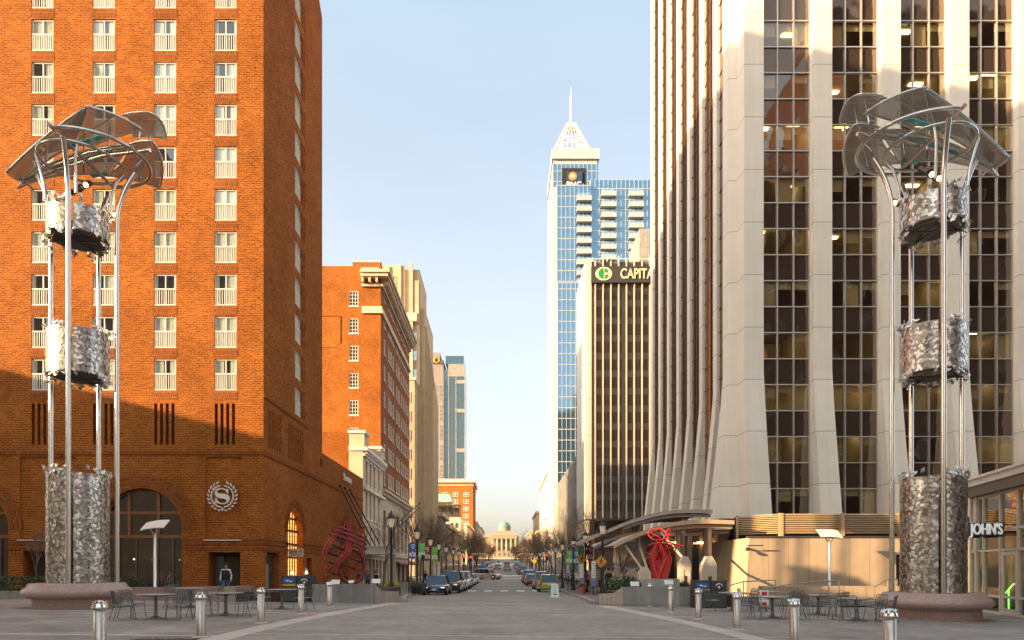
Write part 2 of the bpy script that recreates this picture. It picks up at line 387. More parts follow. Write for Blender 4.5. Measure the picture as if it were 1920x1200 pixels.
    def build(s, name, mats, parent=None, label=None, kind=None, origin=None):
        off = BASE.get(parent.name, (0,0,0)) if parent else (origin or (0,0,0))
        me = s.mesh(name, mats, off)
        o = bpy.data.objects.new(name, me); col.objects.link(o)
        if parent: o.parent = parent; BASE[o.name] = off
        else: o.location = off; BASE[o.name] = tuple(off)
        if label: o['label'] = label
        if kind: o['kind'] = kind
        return o
def tag(o, label, cat, group=None):
    o['label'] = label; o['category'] = cat
    if group: o['group'] = group
    return o
def thing(name, label, cat, loc=(0,0,0), group=None):
    o = bpy.data.objects.new(name, None); col.objects.link(o); o.location = loc; o.empty_display_size = .3
    BASE[o.name] = tuple(loc); return tag(o, label, cat, group)
def struct(o): o['kind'] = 'structure'; return o
KIDS = None
def copy_tree(o, parent=None):
    c = o.copy(); col.objects.link(c)
    if parent: c.parent = parent
    for ch in o.children: copy_tree(ch, c)
    return c
def place(proto, used, loc, rz=0, label=None, cat=None, group=None, sc_=None):
    """first use moves the prototype itself, later uses copy it"""
    if proto.as_pointer() not in used: used.add(proto.as_pointer()); o = proto
    else: o = copy_tree(proto)
    o.location = loc; o.rotation_euler = (0,0,rz)
    if sc_: o.scale = sc_ if isinstance(sc_, tuple) else (sc_,)*3
    if label: o['label'] = label
    if cat: o['category'] = cat
    if group: o['group'] = group
    return o
USED = set()
class Fr:
    """facade frame: u along the wall, d into the wall, z up"""
    def __init__(s, x, y, rz): s.x = x; s.y = y; s.rz = rz; s.T = Matrix.Translation((x,y,0)) @ Matrix.Rotation(rz, 4, 'Z')
    def p(s, u, d, z): return s.T @ Vector((u, d, z))
def FY(x, y): return Fr(x, y, 0)            # faces -Y (towards the camera), u = +X
def FXp(x, y): return Fr(x, y, PI/2)        # faces +X, u = +Y
def FXm(x, y): return Fr(x, y, -PI/2)       # faces -X, u = -Y
def put(parent, name, mesh, F, u, d, z, sub=()):
    """a part sharing mesh data, set in a facade frame"""
    o = bpy.data.objects.new(name, mesh); col.objects.link(o); o.parent = parent
    b = BASE[parent.name]; q = F.p(u, d, z)
    o.location = (q.x-b[0], q.y-b[1], q.z-b[2]); o.rotation_euler = (0,0,F.rz)
    for nm, me in sub:
        c = bpy.data.objects.new(nm, me); col.objects.link(c); c.parent = o
    return o
def wall_holes(mb, F, u0, u1, z0, z1, holes):
    """sheet of wall with openings (ua, ub, za, zb, depth, arch); reveals and nothing behind"""
    mb.T = F.T
    us = sorted({u0, u1} | {h[0] for h in holes} | {h[1] for h in holes})
    zs = sorted({z0, z1} | {h[2] for h in holes} | {h[3]+((h[1]-h[0])/2 if h[5] else 0) for h in holes})
    us = [u for u in us if u0 <= u <= u1]; zs = [z for z in zs if z0 <= z <= z1]
    for a, b in zip(us, us[1:]):
        for c, d in zip(zs, zs[1:]):
            mu, mz = (a+b)/2, (c+d)/2; inside = False
            for h in holes:
                top = h[3]+((h[1]-h[0])/2 if h[5] else 0)
                if h[0] < mu < h[1] and h[2] < mz < top: inside = True; break
            if not inside: mb.quad((a,0,c),(b,0,c),(b,0,d),(a,0,d))
    for ua, ub, za, zb, dp, arch in holes:
        if not dp: continue
        if arch:
            r = (ub-ua)/2; cu = (ua+ub)/2; k = 20; top = zb+r
            arc = [(cu-r*math.cos(PI*i/k), zb+r*math.sin(PI*i/k)) for i in range(k+1)]
            for (a, c), (b, d) in zip(arc, arc[1:]):
                mb.quad((a,0,c),(b,0,d),(b,0,top),(a,0,top)); mb.quad((a,0,c),(a,dp,c),(b,dp,d),(b,0,d))
        else: mb.quad((ua,0,zb),(ua,dp,zb),(ub,dp,zb),(ub,0,zb))
        mb.quad((ua,0,za),(ub,0,za),(ub,dp,za),(ua,dp,za))
        mb.quad((ua,0,za),(ua,dp,za),(ua,dp,zb),(ua,0,zb)); mb.quad((ub,0,za),(ub,0,zb),(ub,dp,zb),(ub,dp,za))
    mb.T = None
def text_mesh(s, size, ext=.02, mat='white_paint', sx=1.0, bold=0):
    c = bpy.data.curves.new('lettering', 'FONT'); c.body = s; c.size = size; c.extrude = ext; c.offset = bold; c.align_x = 'CENTER'; c.align_y = 'CENTER'
    o = bpy.data.objects.new('lettering', c); col.objects.link(o)
    dg = bpy.context.evaluated_depsgraph_get(); me = bpy.data.meshes.new_from_object(o.evaluated_get(dg))
    bpy.data.objects.remove(o); bpy.data.curves.remove(c)
    me.transform(Matrix.Rotation(PI/2, 4, 'X')); me.transform(Matrix.Diagonal((sx,1,1,1)))
    me.materials.clear(); me.materials.append(M[mat]); return me
random.seed(7)
# ================================================================ GROUND
def strip(name, xa, xb, y0, y1, mat, lift=0.0, step=2.0, nx=1, xf=None):
    """sheet that follows the ground; xf(y) -> (xa, xb) for curved edges"""
    mb = MB(); k = max(1, int((y1-y0)/step)); v = []; f = []
    for i in range(k+1):
        y = lerp(y0, y1, i/k); a, b = xf(y) if xf else (xa, xb)
        for j in range(nx+1):
            x = lerp(a, b, j/nx); v.append((x, y, gz(x, y)+lift))
    for i in range(k):
        for j in range(nx): q = i*(nx+1)+j; f.append((q, q+1, q+nx+2, q+nx+1))
    mb.add(v, f); return struct(mb.build(name, mat))
# one sheet to the horizon
mb = MB(); ys = [-400,-60,-10,0,5,10,15,20,25]+[30+i*2.5 for i in range(60)]+[180+i*12 for i in range(60)]+[920,1200,2000,5000]
xs = [-3000,-300,-60,-20,-12,-6,0,6,12,20,60,300,3000]
v = [(x, y, gz(x, y)-(.01 if y < 640 else 0)) for y in ys for x in xs]; f = []
for i in range(len(ys)-1):
    for j in range(len(xs)-1): q = i*len(xs)+j; f.append((q, q+1, q+len(xs)+1, q+len(xs)))
mb.add(v, f); struct(mb.build('ground', 'earth'))
XR = [(-5,28.5,0),]
def kerbL(y): return lerp(-4.3, -6.1, max(0, min(1, (y-31)/15))**.7)
def kerbR(y): return lerp(3.95, 5.0, max(0, min(1, (y-30)/26)))
strip('plaza_paving', -60, 60, -10, 31, 'paving', .0, 2, 12)
strip('road', 0, 0, -10, 31, 'asphalt', .004, 1.5, 4, lambda y: (-5.9 if y < 17 else lerp(-5.9, -4.5, min(1, (y-17)/13)**1.5), 5.5 if y < 16 else lerp(5.5, 4.05, min(1, (y-16)/13)**1.5)))
strip('road.001', -6.3, 5.3, 31, 640, 'road_dark', 0, 2.5, 3)
def xL(y): return -5.9 if y < 17 else lerp(-5.9, -4.5, min(1, (y-17)/13)**1.5)
def xR(y): return 5.5 if y < 16 else lerp(5.5, 4.05, min(1, (y-16)/13)**1.5)
strip('paver_band', 0, 0, -10, 30.3, 'band_stone', .008, 1, 1, lambda y: (xL(y)-.62, xL(y)))
strip('paver_band', 0, 0, -10, 29.6, 'band_stone', .008, 1, 1, lambda y: (xR(y), xR(y)+.62))
for yy in (8.2, 15.85, 23.6):
    strip('cross_band', -5.9, 5.5, yy, yy+.16, 'band_stone', .009, 1, 6, (lambda y: (xL(y)+.01, xR(y)-.01)))
    strip('cross_band', -45, -6.6, yy-.6, yy-.32, 'band_stone', .006, 1, 12, (lambda y: (-45, xL(y)-.63)))
    strip('cross_band', 6.2, 45, yy-.6, yy-.32, 'band_stone', .006, 1, 12, (lambda y: (xR(y)+.63, 45)))
strip('cross_band', -4.4, 4.0, 29.6, 30.1, 'pink_strip', .012, .5, 4)
# kerbed pavements
def pavement(ya, yb, xin, xout, left):
    st = 1.5; k = max(2, int((yb-ya)/st)); v = []; f = []; kv = []; kf = []
    s = -1 if left else 1
    for i in range(k+1):
        y = lerp(ya, yb, i/k); a = xin(y)
        z = gz(a, y)
        v += [(a+s*.18, y, z+.14), (xout, y, gz(xout, y)+.14)]
        kv += [(a, y, z-.05), (a, y, z+.15), (a+s*.18, y, z+.15)]
    for i in range(k):
        q = i*2; f.append((q, q+1, q+3, q+2)); q = i*3; kf += [(q, q+3, q+4, q+1), (q+1, q+4, q+5, q+2)]
    m1 = MB(); m1.add(v, f); struct(m1.build('pavement', 'sidewalk_mat'))
    m2 = MB(); m2.add(kv, kf)
    for e in (0, k*3): m2.quad(kv[e], kv[e+1], (xout, kv[e][1], kv[e+1][2]), (xout, kv[e][1], kv[e][2]))
    struct(m2.build('kerb', 'kerb_stone'))
pavement(31.3, 121, kerbL, -15.5, True); pavement(30.8, 121, kerbR, 19, False)
for a, b in ((138, 262), (278, 415), (431, 555)):
    pavement(a, b, lambda y: -6.1, -15.5, True); pavement(a, b, lambda y: 5.0, 19, False)
for yc in (129.5, 270, 423): strip('cross_street', -80, 80, yc-6.5, yc+6.5, 'road_dark', .004, 2, 12)
# crosswalk bars and stop lines
for i in range(7):
    x = -5.0+i*1.55; strip('crosswalk_marking', x, x+.75, 62.6, 67.0, 'lane_paint', .006, 1.1)
strip('crosswalk_line', -5.6, 4.8, 118.2, 119.6, 'pink_strip', .006, .7, 2); strip('crosswalk_line', -5.6, 4.8, 121.3, 122.2, 'lane_paint', .007, .5, 2)
strip('crosswalk_line', -5.6, 4.8, 138.4, 139.6, 'lane_paint', .007, .5, 2)
strip('road_seam', -4.2, 4.2, 35.5, 35.8, 'pink_strip', .006, .3, 2); strip('road_seam', -4.9, 4.4, 43.0, 43.9, 'kerb_stone', .006, .3, 2)
strip('road', -20, 20, 566, 580, 'kerb_stone', .05, 3, 2)

# ================================================================ HOTEL
def hotel():
    t = thing('brick_hotel', 'orange brick hotel tower with white railed windows and a round wreath emblem', 'hotel', (-33, 44, 0))
    A = MB(); U0, U1 = -50, -15.5
    F = FY(0, 44); ZB = -.4
    cols = [-29.75, -25.8, -21.85, -17.95]; rows = [13.05+2.737*i for i in range(12)]
    holes = []
    for c in cols:
        for z in rows: holes.append((c-.71, c+.71, z, z+2.03, .16, 0))
        for k in range(4): holes.append((c-.70+k*.37, c-.70+k*.37+.20, 9.55, 12.2, .3, 0))
    holes += [(-26.05, -20.75, .15, 4.1, .55, 1), (-37.25, -31.95, .15, 4.1, .55, 1), (-19.05, -17.0, -.1, 2.62, .9, 0), (-31.0, -29.5, -.1, 2.7, .9, 0),
              (-19.25, -16.95, 3.45, 8.75, .10, 0), (-31.2, -27.6, 3.45, 8.75, .10, 0)]
    H = 51.5
    wall_holes(A, F, U0, U1, ZB, H, holes)
    G = FXp(-15.5, 0)
    sh = [(50.65, 51.95, z, z+2.03, .14, 0) for z in rows]
    sh += [(49.0, 52.6, -.35, 4.2, .6, 1), (64.4, 68.0, -.5, 4.2, .6, 1), (44.45, 47.1, -.1, 2.65, .5, 0), (53.6, 55.0, -.5, 2.4, .4, 0), (57.6, 58.21, 10.2, 10.9, .0, 0)]
    for k in range(8):
        sh.append((44.95+k*.34, 45.12+k*.34, 9.5, 12.1, .25, 0))
        sh.append((49.1+k*.47, 49.34+k*.47, 9.5, 12.1, .25, 0))
    for z in rows:
        for k in range(3): sh.append((52.15+k*.36, 52.34+k*.36, z, z+2.03, .2, 0))
    wall_holes(A, G, 44, 58.2, ZB, H-3, [h for h in sh if h[0] < 58])
    wall_holes(A, G, 58.2, 74.9, -.8, 11.4, [h for h in sh if h[0] > 60])
    A.yprism([(44, H-3), (44, H), (54.5, H), (58.2, H-3)], -15.9, -15.5)
    A.quad((U0,58.2,0),(U1,58.2,0),(U1,58.2,H-3),(U0,58.2,H-3)); A.quad((U0,44,0),(U0,58.2,0),(U0,58.2,H),(U0,44,H))
    A.quad((U0,54.5,H),(U1,54.5,H),(U1,58.2,H-3),(U0,58.2,H-3)); A.quad((U0,44,H),(U1,44,H),(U1,54.5,H),(U0,54.5,H))
    A.quad((U0,58.2,11.4),(U1,58.2,11.4),(U1,74.9,11.4),(U0,74.9,11.4)); A.quad((U0,74.9,-1),(U1,74.9,-1),(U1,74.9,11.4),(U0,74.9,11.4))
    A.build('wall', 'hotel_brick', t)
    # raised soldier courses
    B = MB()
    for (za, zb, p) in ((8.95, 9.2, .05), (8.9, 9.0, .07), (2.78, 2.95, .05), (3.1, 3.28, .05), (3.4, 3.5, .06)):
        for (a, b) in ((U0, -37.3), (-31.9, -26.1), (-20.7, U1)) if za < 6 else ((U0, U1),):
            MB().box(a, b, 44-p, 43.999, za, zb).build('brick_course', 'hotel_brick_course', t)
        for (a, b) in ((44-p, 48.9), (52.7, 64.3), (68.1, 74.9)) if za < 6 else ((44-p, 74.9),): MB().box(-15.499, -15.5+p, a, b, za, zb).build('brick_course', 'hotel_brick_course', t)
    B.box(-15.499, -15.44, 44, 54, 12.6, 12.75); 
    B.build('brick_course', 'hotel_brick_course', t); lm = MB(); lm.box(-.78, .78, -.015, -.001, -.62, -.08); lm = lm.mesh('window_lintel', 'hotel_brick_course')
    for c in cols:
        for z in rows: put(t, 'window_lintel', lm, F, c, 0, z)
    for cx, r in ((-23.4, 2.65), (-34.6, 2.65)):
        B = MB()
        for rr in (.12, .42, .72):
            for k in range(24):
                a, b = PI*k/24, PI*(k+1)/24; r0, r1 = r+rr, r+rr+.20
                B.add([(cx+r0*math.cos(a),43.96,4.1+r0*math.sin(a)),(cx+r1*math.cos(a),43.96,4.1+r1*math.sin(a)),(cx+r1*math.cos(b),43.96,4.1+r1*math.sin(b)),(cx+r0*math.cos(b),43.96,4.1+r0*math.sin(b)),
                       (cx+r0*math.cos(a),44,4.1+r0*math.sin(a)),(cx+r1*math.cos(a),44,4.1+r1*math.sin(a)),(cx+r1*math.cos(b),44,4.1+r1*math.sin(b)),(cx+r0*math.cos(b),44,4.1+r0*math.sin(b))],
                      [(0,1,2,3),(1,5,6,2),(0,3,7,4)])
        B.build('arch_brickwork', 'hotel_brick_course', t)
    for cy in (50.8, 66.2):
        B = MB()
        for rr in (.15, .5):
            for k in range(24):
                a, b = PI*k/24, PI*(k+1)/24; r0, r1 = 1.8+rr, 2.0+rr
                B.add([(-15.45,cy+r0*math.cos(a),4.2+r0*math.sin(a)),(-15.45,cy+r1*math.cos(a),4.2+r1*math.sin(a)),(-15.45,cy+r1*math.cos(b),4.2+r1*math.sin(b)),(-15.45,cy+r0*math.cos(b),4.2+r0*math.sin(b))], [(0,1,2,3)])
        B.build('arch_brickwork', 'hotel_brick_course', t)
    for (a, b) in ((-19.3, -16.9), (-31.3, -27.5)): MB().box(a, b, 43.86, 43.999, 3.36, 3.42).build('stone_ledge', 'white_paint', t)
    # backs of the recesses
    K = MB()
    for c in cols: K.box(c-.75, c+.85, 44.3, 44.35, 9.5, 12.25)
    K.box(-15.9, -15.76, 44.9, 53.3, 9.4, 12.2); K.box(-15.95, -15.71, 52.1, 53.3, 13, 46)
    K.build('louvre_back', 'dark_slot', t, kind=None)
    for a, b in ((-19.25, -16.95), (-31.2, -27.6)): MB().box(a, b, 44.1, 44.2, 3.45, 8.75).build('recessed_panel', 'hotel_brick', t)
    # ground floor room seen through the glass
    K = MB(); K.box(-49, -16, 44.9, 52, -.3, -.25); K.box(-49, -17, 50, 50.1, -.3, 7.5); K.box(-49, -16, 44.6, 50, 7.3, 7.4)
    K.box(-19.6, -19.5, 44.6, 50, -.3, 7.3); K.box(-27.5, -27.4, 44.6, 50, -.3, 7.3)
    K.build('dining_room', 'room_dark', t)
    K = MB(); K.box(-24.6, -20.9, 45.7, 45.75, 2.15, 2.75); K.build('menu_board', 'old_glass', t)
    for x in (-25.2, -22.1, -21.3, -24.0): MB().ball((x, 46.5, 2.2), .06, .06, .06, 8, 5).build('bulb', 'warm_bulb', t)
    # windows: pane > frame, railing, curtain
    W, Hh = 1.40, 2.0
    def wmesh(kind):
        g_ = MB(); g_.quad((-W/2+.03,.06,.03),(W/2-.03,.06,.03),(W/2-.03,.06,Hh-.03),(-W/2+.03,.06,Hh-.03))
        fr = MB()
        for a, b, c, d in ((-W/2, -W/2+.06, 0, Hh), (W/2-.06, W/2, 0, Hh), (-W/2+.06, W/2-.06, Hh-.06, Hh), (-W/2+.06, W/2-.06, 0, .07), (-.03, .03, .07, Hh-.06)): fr.box(a, b, .0, .09, c, d)
        rl = MB(); rl.box(-W/2, W/2, -.05, -.003, 1.02, 1.09); rl.box(-W/2, W/2, -.05, -.003, 0, .06)
        for i in range(10): x = -W/2+.02+i*(W-.08)/9; rl.box(x, x+.035, -.045, -.008, .06, 1.02)
        cu = MB(); n = 28
        def cloth(x0, x1):
            k = max(3, int((x1-x0)/.045)); vs = []; fs = []
            for i in range(k+1):
                x = lerp(x0, x1, i/k); y = .075+.02*(i % 2); vs += [(x, y, .05), (x, y, Hh-.05)]
            for i in range(k): fs.append((2*i, 2*i+2, 2*i+3, 2*i+1))
            cu.add(vs, fs)
        if kind == 0: cloth(-W/2, W/2)
        elif kind == 1: cloth(-W/2, -.15); cloth(.25, W/2)
        elif kind == 2: cloth(-W/2, -.45); cloth(.05, W/2)
        elif kind == 3: cloth(-W/2, -.5); cloth(.5, W/2)
        elif kind == 4: cloth(.12, W/2)
        cu.T = None; cu.m = 1; cu.quad((-W/2,.5,0),(W/2,.5,0),(W/2,.5,Hh),(-W/2,.5,Hh))
        for q in ((-W/2,-W/2),(W/2,W/2)): cu.quad((q[0],.1,0),(q[0],.5,0),(q[0],.5,Hh),(q[0],.1,Hh))
        return g_.mesh('window', 'hotel_glass'), [('frame', fr.mesh('frame', 'white_paint')), ('railing', rl.mesh('railing', 'white_paint')), ('curtain', cu.mesh('curtain', ['curtain', 'room_dark']))]
    kinds = [wmesh(k) for k in range(5)]; rnd = random.Random(3)
    pick = [0,0,0,2,0,2,1,1,3,4]
    for ci, c in enumerate(cols):
        for ri, z in enumerate(rows):
            k = rnd.choice(pick) if ci in (0, 1) else rnd.choice(pick[:8])
            if (ci, ri) in ((2, 5), (2, 2), (3, 8)): k = 3
            g_, s_ = kinds[k]; put(t, 'window', g_, F, c, .07, z+.015, s_)
    for z in rows: g_, s_ = kinds[0]; put(t, 'window', g_, G, 51.3, .05, z+.015, s_)
    # arched windows with timber frames
    for cx in (-23.4, -34.6):
        a = MB(); r = 2.64; pts = [(cx+r*math.cos(PI*i/24), 4.1+r*math.sin(PI*i/24)) for i in range(25)]
        a.add([(x, 44.45, z) for x, z in [(cx-r, .2)]+pts[::-1]+[(cx+r, .2)]], [tuple(range(27))])
        o = a.build('arched_window', 'shop_glass', t)
        q = MB(); rr = 2.5
        q.box(cx-2.64, cx+2.64, 44.34, 44.46, 3.55, 3.75); q.box(cx-2.6, cx+2.6, 44.34, 44.46, 5.1, 5.28)
        for x in (-.95, .95):
            zt = 4.1+math.sqrt(2.6**2-x*x); q.box(cx+x-.09, cx+x+.09, 44.33, 44.45, 3.6, zt)
        q.tube([(cx+2.6*math.cos(PI*i/24), 44.4, 4.1+2.6*math.sin(PI*i/24)) for i in range(25)], .07, 4)
        q.box(cx-2.64, cx-2.54, 44.34, 44.46, .2, 4.1); q.box(cx+2.54, cx+2.64, 44.34, 44.46, .2, 4.1)
        q.build('window_frame', 'timber_frame', o)
        q = MB()
        for x in (-1.6, -.5, .9, 1.9): q.box(cx+x-.04, cx+x+.04, 44.36, 44.44, .2, 3.55)
        q.box(cx-2.6, cx+2.6, 44.37, 44.43, .16, .26)
        q.build('shopfront_frame', 'dark_alu', o)
    for cy in (50.8, 66.2):
        a = MB(); r = 1.79; pts = [(cy+r*math.cos(PI*i/20), 4.2+r*math.sin(PI*i/20)) for i in range(21)]
        a.add([(-16.0, y, z) for y, z in [(cy-r, -.3)]+pts[::-1]+[(cy+r, -.3)]], [tuple(range(23))])
        o = a.build('arched_window', 'warm_window' if cy < 60 else 'old_glass', t)
        q = MB()
        for z in (2.3, 3.3, 4.3, 5.2): q.box(-15.99, -15.9, cy-1.75, cy+1.75, z, z+.16)
        for y in (-1.2, -.6, 0, .6, 1.2): q.box(-15.99, -15.9, cy+y-.05, cy+y+.05, -.3, 4.2+math.sqrt(max(0, 1.75**2-y*y)))
        for k in range(18): q.box(-15.985, -15.96, cy-1.75, cy+1.75, .1+k*.32, .13+k*.32)
        q.build('window_frame', 'timber_frame', o)
    # doors and street openings
    q = MB(); q.box(-19.0, -17.05, 44.88, 44.95, -.1, 2.6); o = q.build('door', 'room_dark', t)
    q = MB(); q.box(-18.95, -18.4, 44.84, 44.87, .2, 2.4); q.build('pane', 'old_glass', o)
    q = MB(); q.box(-31.0, -29.5, 44.88, 44.95, -.1, 2.7); q.build('door', 'room_dark', t)
    q = MB(); q.box(-16.0, -15.93, 44.5, 47.05, -.1, 2.6); q.build('street_window', 'street_glass', t)
    q = MB(); q.box(-15.92, -15.86, 53.6, 55, -.5, 2.4); q.build('door', 'room_dark', t)
    # poster figure behind the street window
    q = MB(); q.ball((-15.88, 45.7, 1.5), .03, .35, .42); q.box(-15.9, -15.87, 45.4, 46.0, .1, 1.2); q.build('window_poster', 'grey_concrete', t)
    # wreath emblem: letter and laurel
    cx, cz = (419-945)*44/1280, 1.6+(1065-931)*44/1280; s = 44/1280/15
    S = [(895,390),(905,530),(880,530),(850,480),(800,425),(720,405),(640,410),(590,440),(585,480),(610,515),(700,525),(800,530),(880,560),(930,610),(945,680),(920,750),(860,800),(780,825),(690,820),(620,795),(575,775),(560,805),(540,805),(540,650),(560,650),(600,720),(650,770),(720,795),(800,790),(850,760),(865,720),(840,690),(760,670),(680,660),(600,640),(545,590),(525,520),(535,450),(580,395),(660,370),(740,375),(820,400),(855,420),(880,390)]
    e = MB(); e.xprism([(cx+(x-735)*s, cz-(y-600)*s) for x, y in S], 43.80, 43.9); o = e.build('emblem_letter', 'white_paint', t)
    e = MB()
    for side in (-1, 1):
        for k in range(10):
            th = -PI/2+side*(.10+k*.285); r = .80
            px, pz = cx+r*math.cos(th), cz+r*math.sin(th); ta = th+side*PI/2
            for io in (-1, 1):
                al = ta+side*io*(-.45); L = .26; wd = .055
                bx, bz = px+io*.045*math.cos(th), pz+io*.06*math.sin(th)
                d = (math.cos(al), math.sin(al)); nrm = (-d[1], d[0])
                pts = [(bx, bz), (bx+d[0]*L*.45+nrm[0]*wd, bz+d[1]*L*.45+nrm[1]*wd), (bx+d[0]*L, bz+d[1]*L), (bx+d[0]*L*.45-nrm[0]*wd, bz+d[1]*L*.45-nrm[1]*wd)]
                e.xprism(pts, 43.80+.01*io, 43.9)
    e.xprism([(cx, cz-.98), (cx+.06, cz-.86), (cx, cz-.7), (cx-.06, cz-.86)], 43.79, 43.9)
    e.build('laurel_wreath', 'white_paint', t)
    me = text_mesh('Sheraton', .95, .04, 'white_paint', 1.0, .012); put(t, 'name_lettering', me, G, 67.2, -.1, 10.35)
    return t
hotel()

# ================================================================ left-hand street buildings
def window_unit(w, h, glassm, framem, nx=2, nz=3, fw=.07, bar=.04, depth=.1, sill=None):
    g_ = MB(); g_.quad((-w/2,.06,0),(w/2,.06,0),(w/2,.06,h),(-w/2,.06,h))
    fr = MB()
    for a, b, c, d in ((-w/2, -w/2+fw, 0, h), (w/2-fw, w/2, 0, h), (-w/2+fw, w/2-fw, h-fw, h), (-w/2+fw, w/2-fw, 0, fw)): fr.box(a, b, -.02, depth, c, d)
    for i in range(1, nx): x = -w/2+w*i/nx; fr.box(x-bar/2, x+bar/2, 0, .055, fw, h-fw)
    for i in range(1, nz): z = h*i/nz; fr.box(-w/2+fw, w/2-fw, .003, .053, z-bar/2, z+bar/2)
    if sill: fr.box(-w/2-.1, w/2+.1, -.12, 0, -.14, 0)
    return g_.mesh('window', glassm), [('frame', fr.mesh('frame', framem))]

def ornate():
    t = thing('ornate_building', 'narrow white ornate building with tall dark windows right after the brick hotel', 'building', (-20, 76, 0))
    A = MB(); A.box(-40, -17.05, 75.0, 87.3, -.8, 15.2); A.build('side_wall', 'orange_brick', t)
    A = MB(); A.box(-30, -17.2, 75.2, 87, 15.2, 16.6); A.build('roof_parapet', 'orange_brick', t)
    A = MB(); G = FXp(-15.5, 0)
    cols = [77.0, 79.3, 81.6, 84.6]; rows = [(3.9, 2.4), (7.2, 3.0), (11.0, 2.6)]
    wall_holes(A, G, 75, 87.3, -.8, 14.6, [(c-.42, c+.42, z, z+h, .3, 0) for c in cols for z, h in rows]+[(76+i*2.2, 77.7+i*2.2, -.6, 2.6, .8, 0) for i in range(5)])
    A.box(-17.04, -15.5, 74.97, 75.0, -.8, 14.6)
    for y in (75.0, 84.9): A.box(-17.05, -15.35, y, y+2.3, 14.9, 16.4)
    A.build('street_wall', 'cream', t)
    A = MB(); A.box(-17.04, -14.95, 74.8, 87.5, 14.5, 14.9); A.box(-15.5, -15.15, 74.9, 87.4, 10.3, 10.55); A.box(-15.5, -15.1, 74.9, 87.4, 3.1, 3.5); A.box(-15.5, -15.25, 74.95, 87.35, 13.95, 14.2)
    for y in (75.0, 84.9): A.box(-17.15, -15.2, y-.15, y+2.45, 16.4, 16.75)
    for k in range(24): A.box(-15.5, -15.05, 75.1+k*.52, 75.3+k*.52, 14.2, 14.5)
    A.build('cornice', 'white_paint', t)
    for c in cols:
        for z, h in rows: A = MB(); A.box(-15.5, -15.38, c-.65, c+.65, z+h, z+h+.25); A.build('window_head', 'white_paint', t); A = MB(); A.box(-15.5, -15.35, c-.6, c+.6, z-.2, z); A.build('window_sill', 'white_paint', t)
    for z, h in rows:
        g_, s_ = window_unit(.82, h-.02, 'old_glass', 'dark_metal', 1, 2)
        for c in cols: put(t, 'window', g_, G, c, .2, z+.01, s_)
    A = MB(); A.box(-16.32, -16.25, 75.5, 87, -.6, 2.7); A.build('shopfront', 'gold_glass', t)
    A = MB(); A.box(-15.45, -12.7, 76, 81, 3.15, 3.95); A.box(-15.45, -12.5, 75.8, 81.2, 3.95, 4.05)
    o = A.build('canopy', 'white_paint', t)
    A = MB()
    for y in (76.4, 77.8, 79.2, 80.6): A.tube([(-12.9, y, -.5), (-12.9, y, 3.15)], .13, 8)
    A.build('canopy_columns', 'cream', o)
ornate()

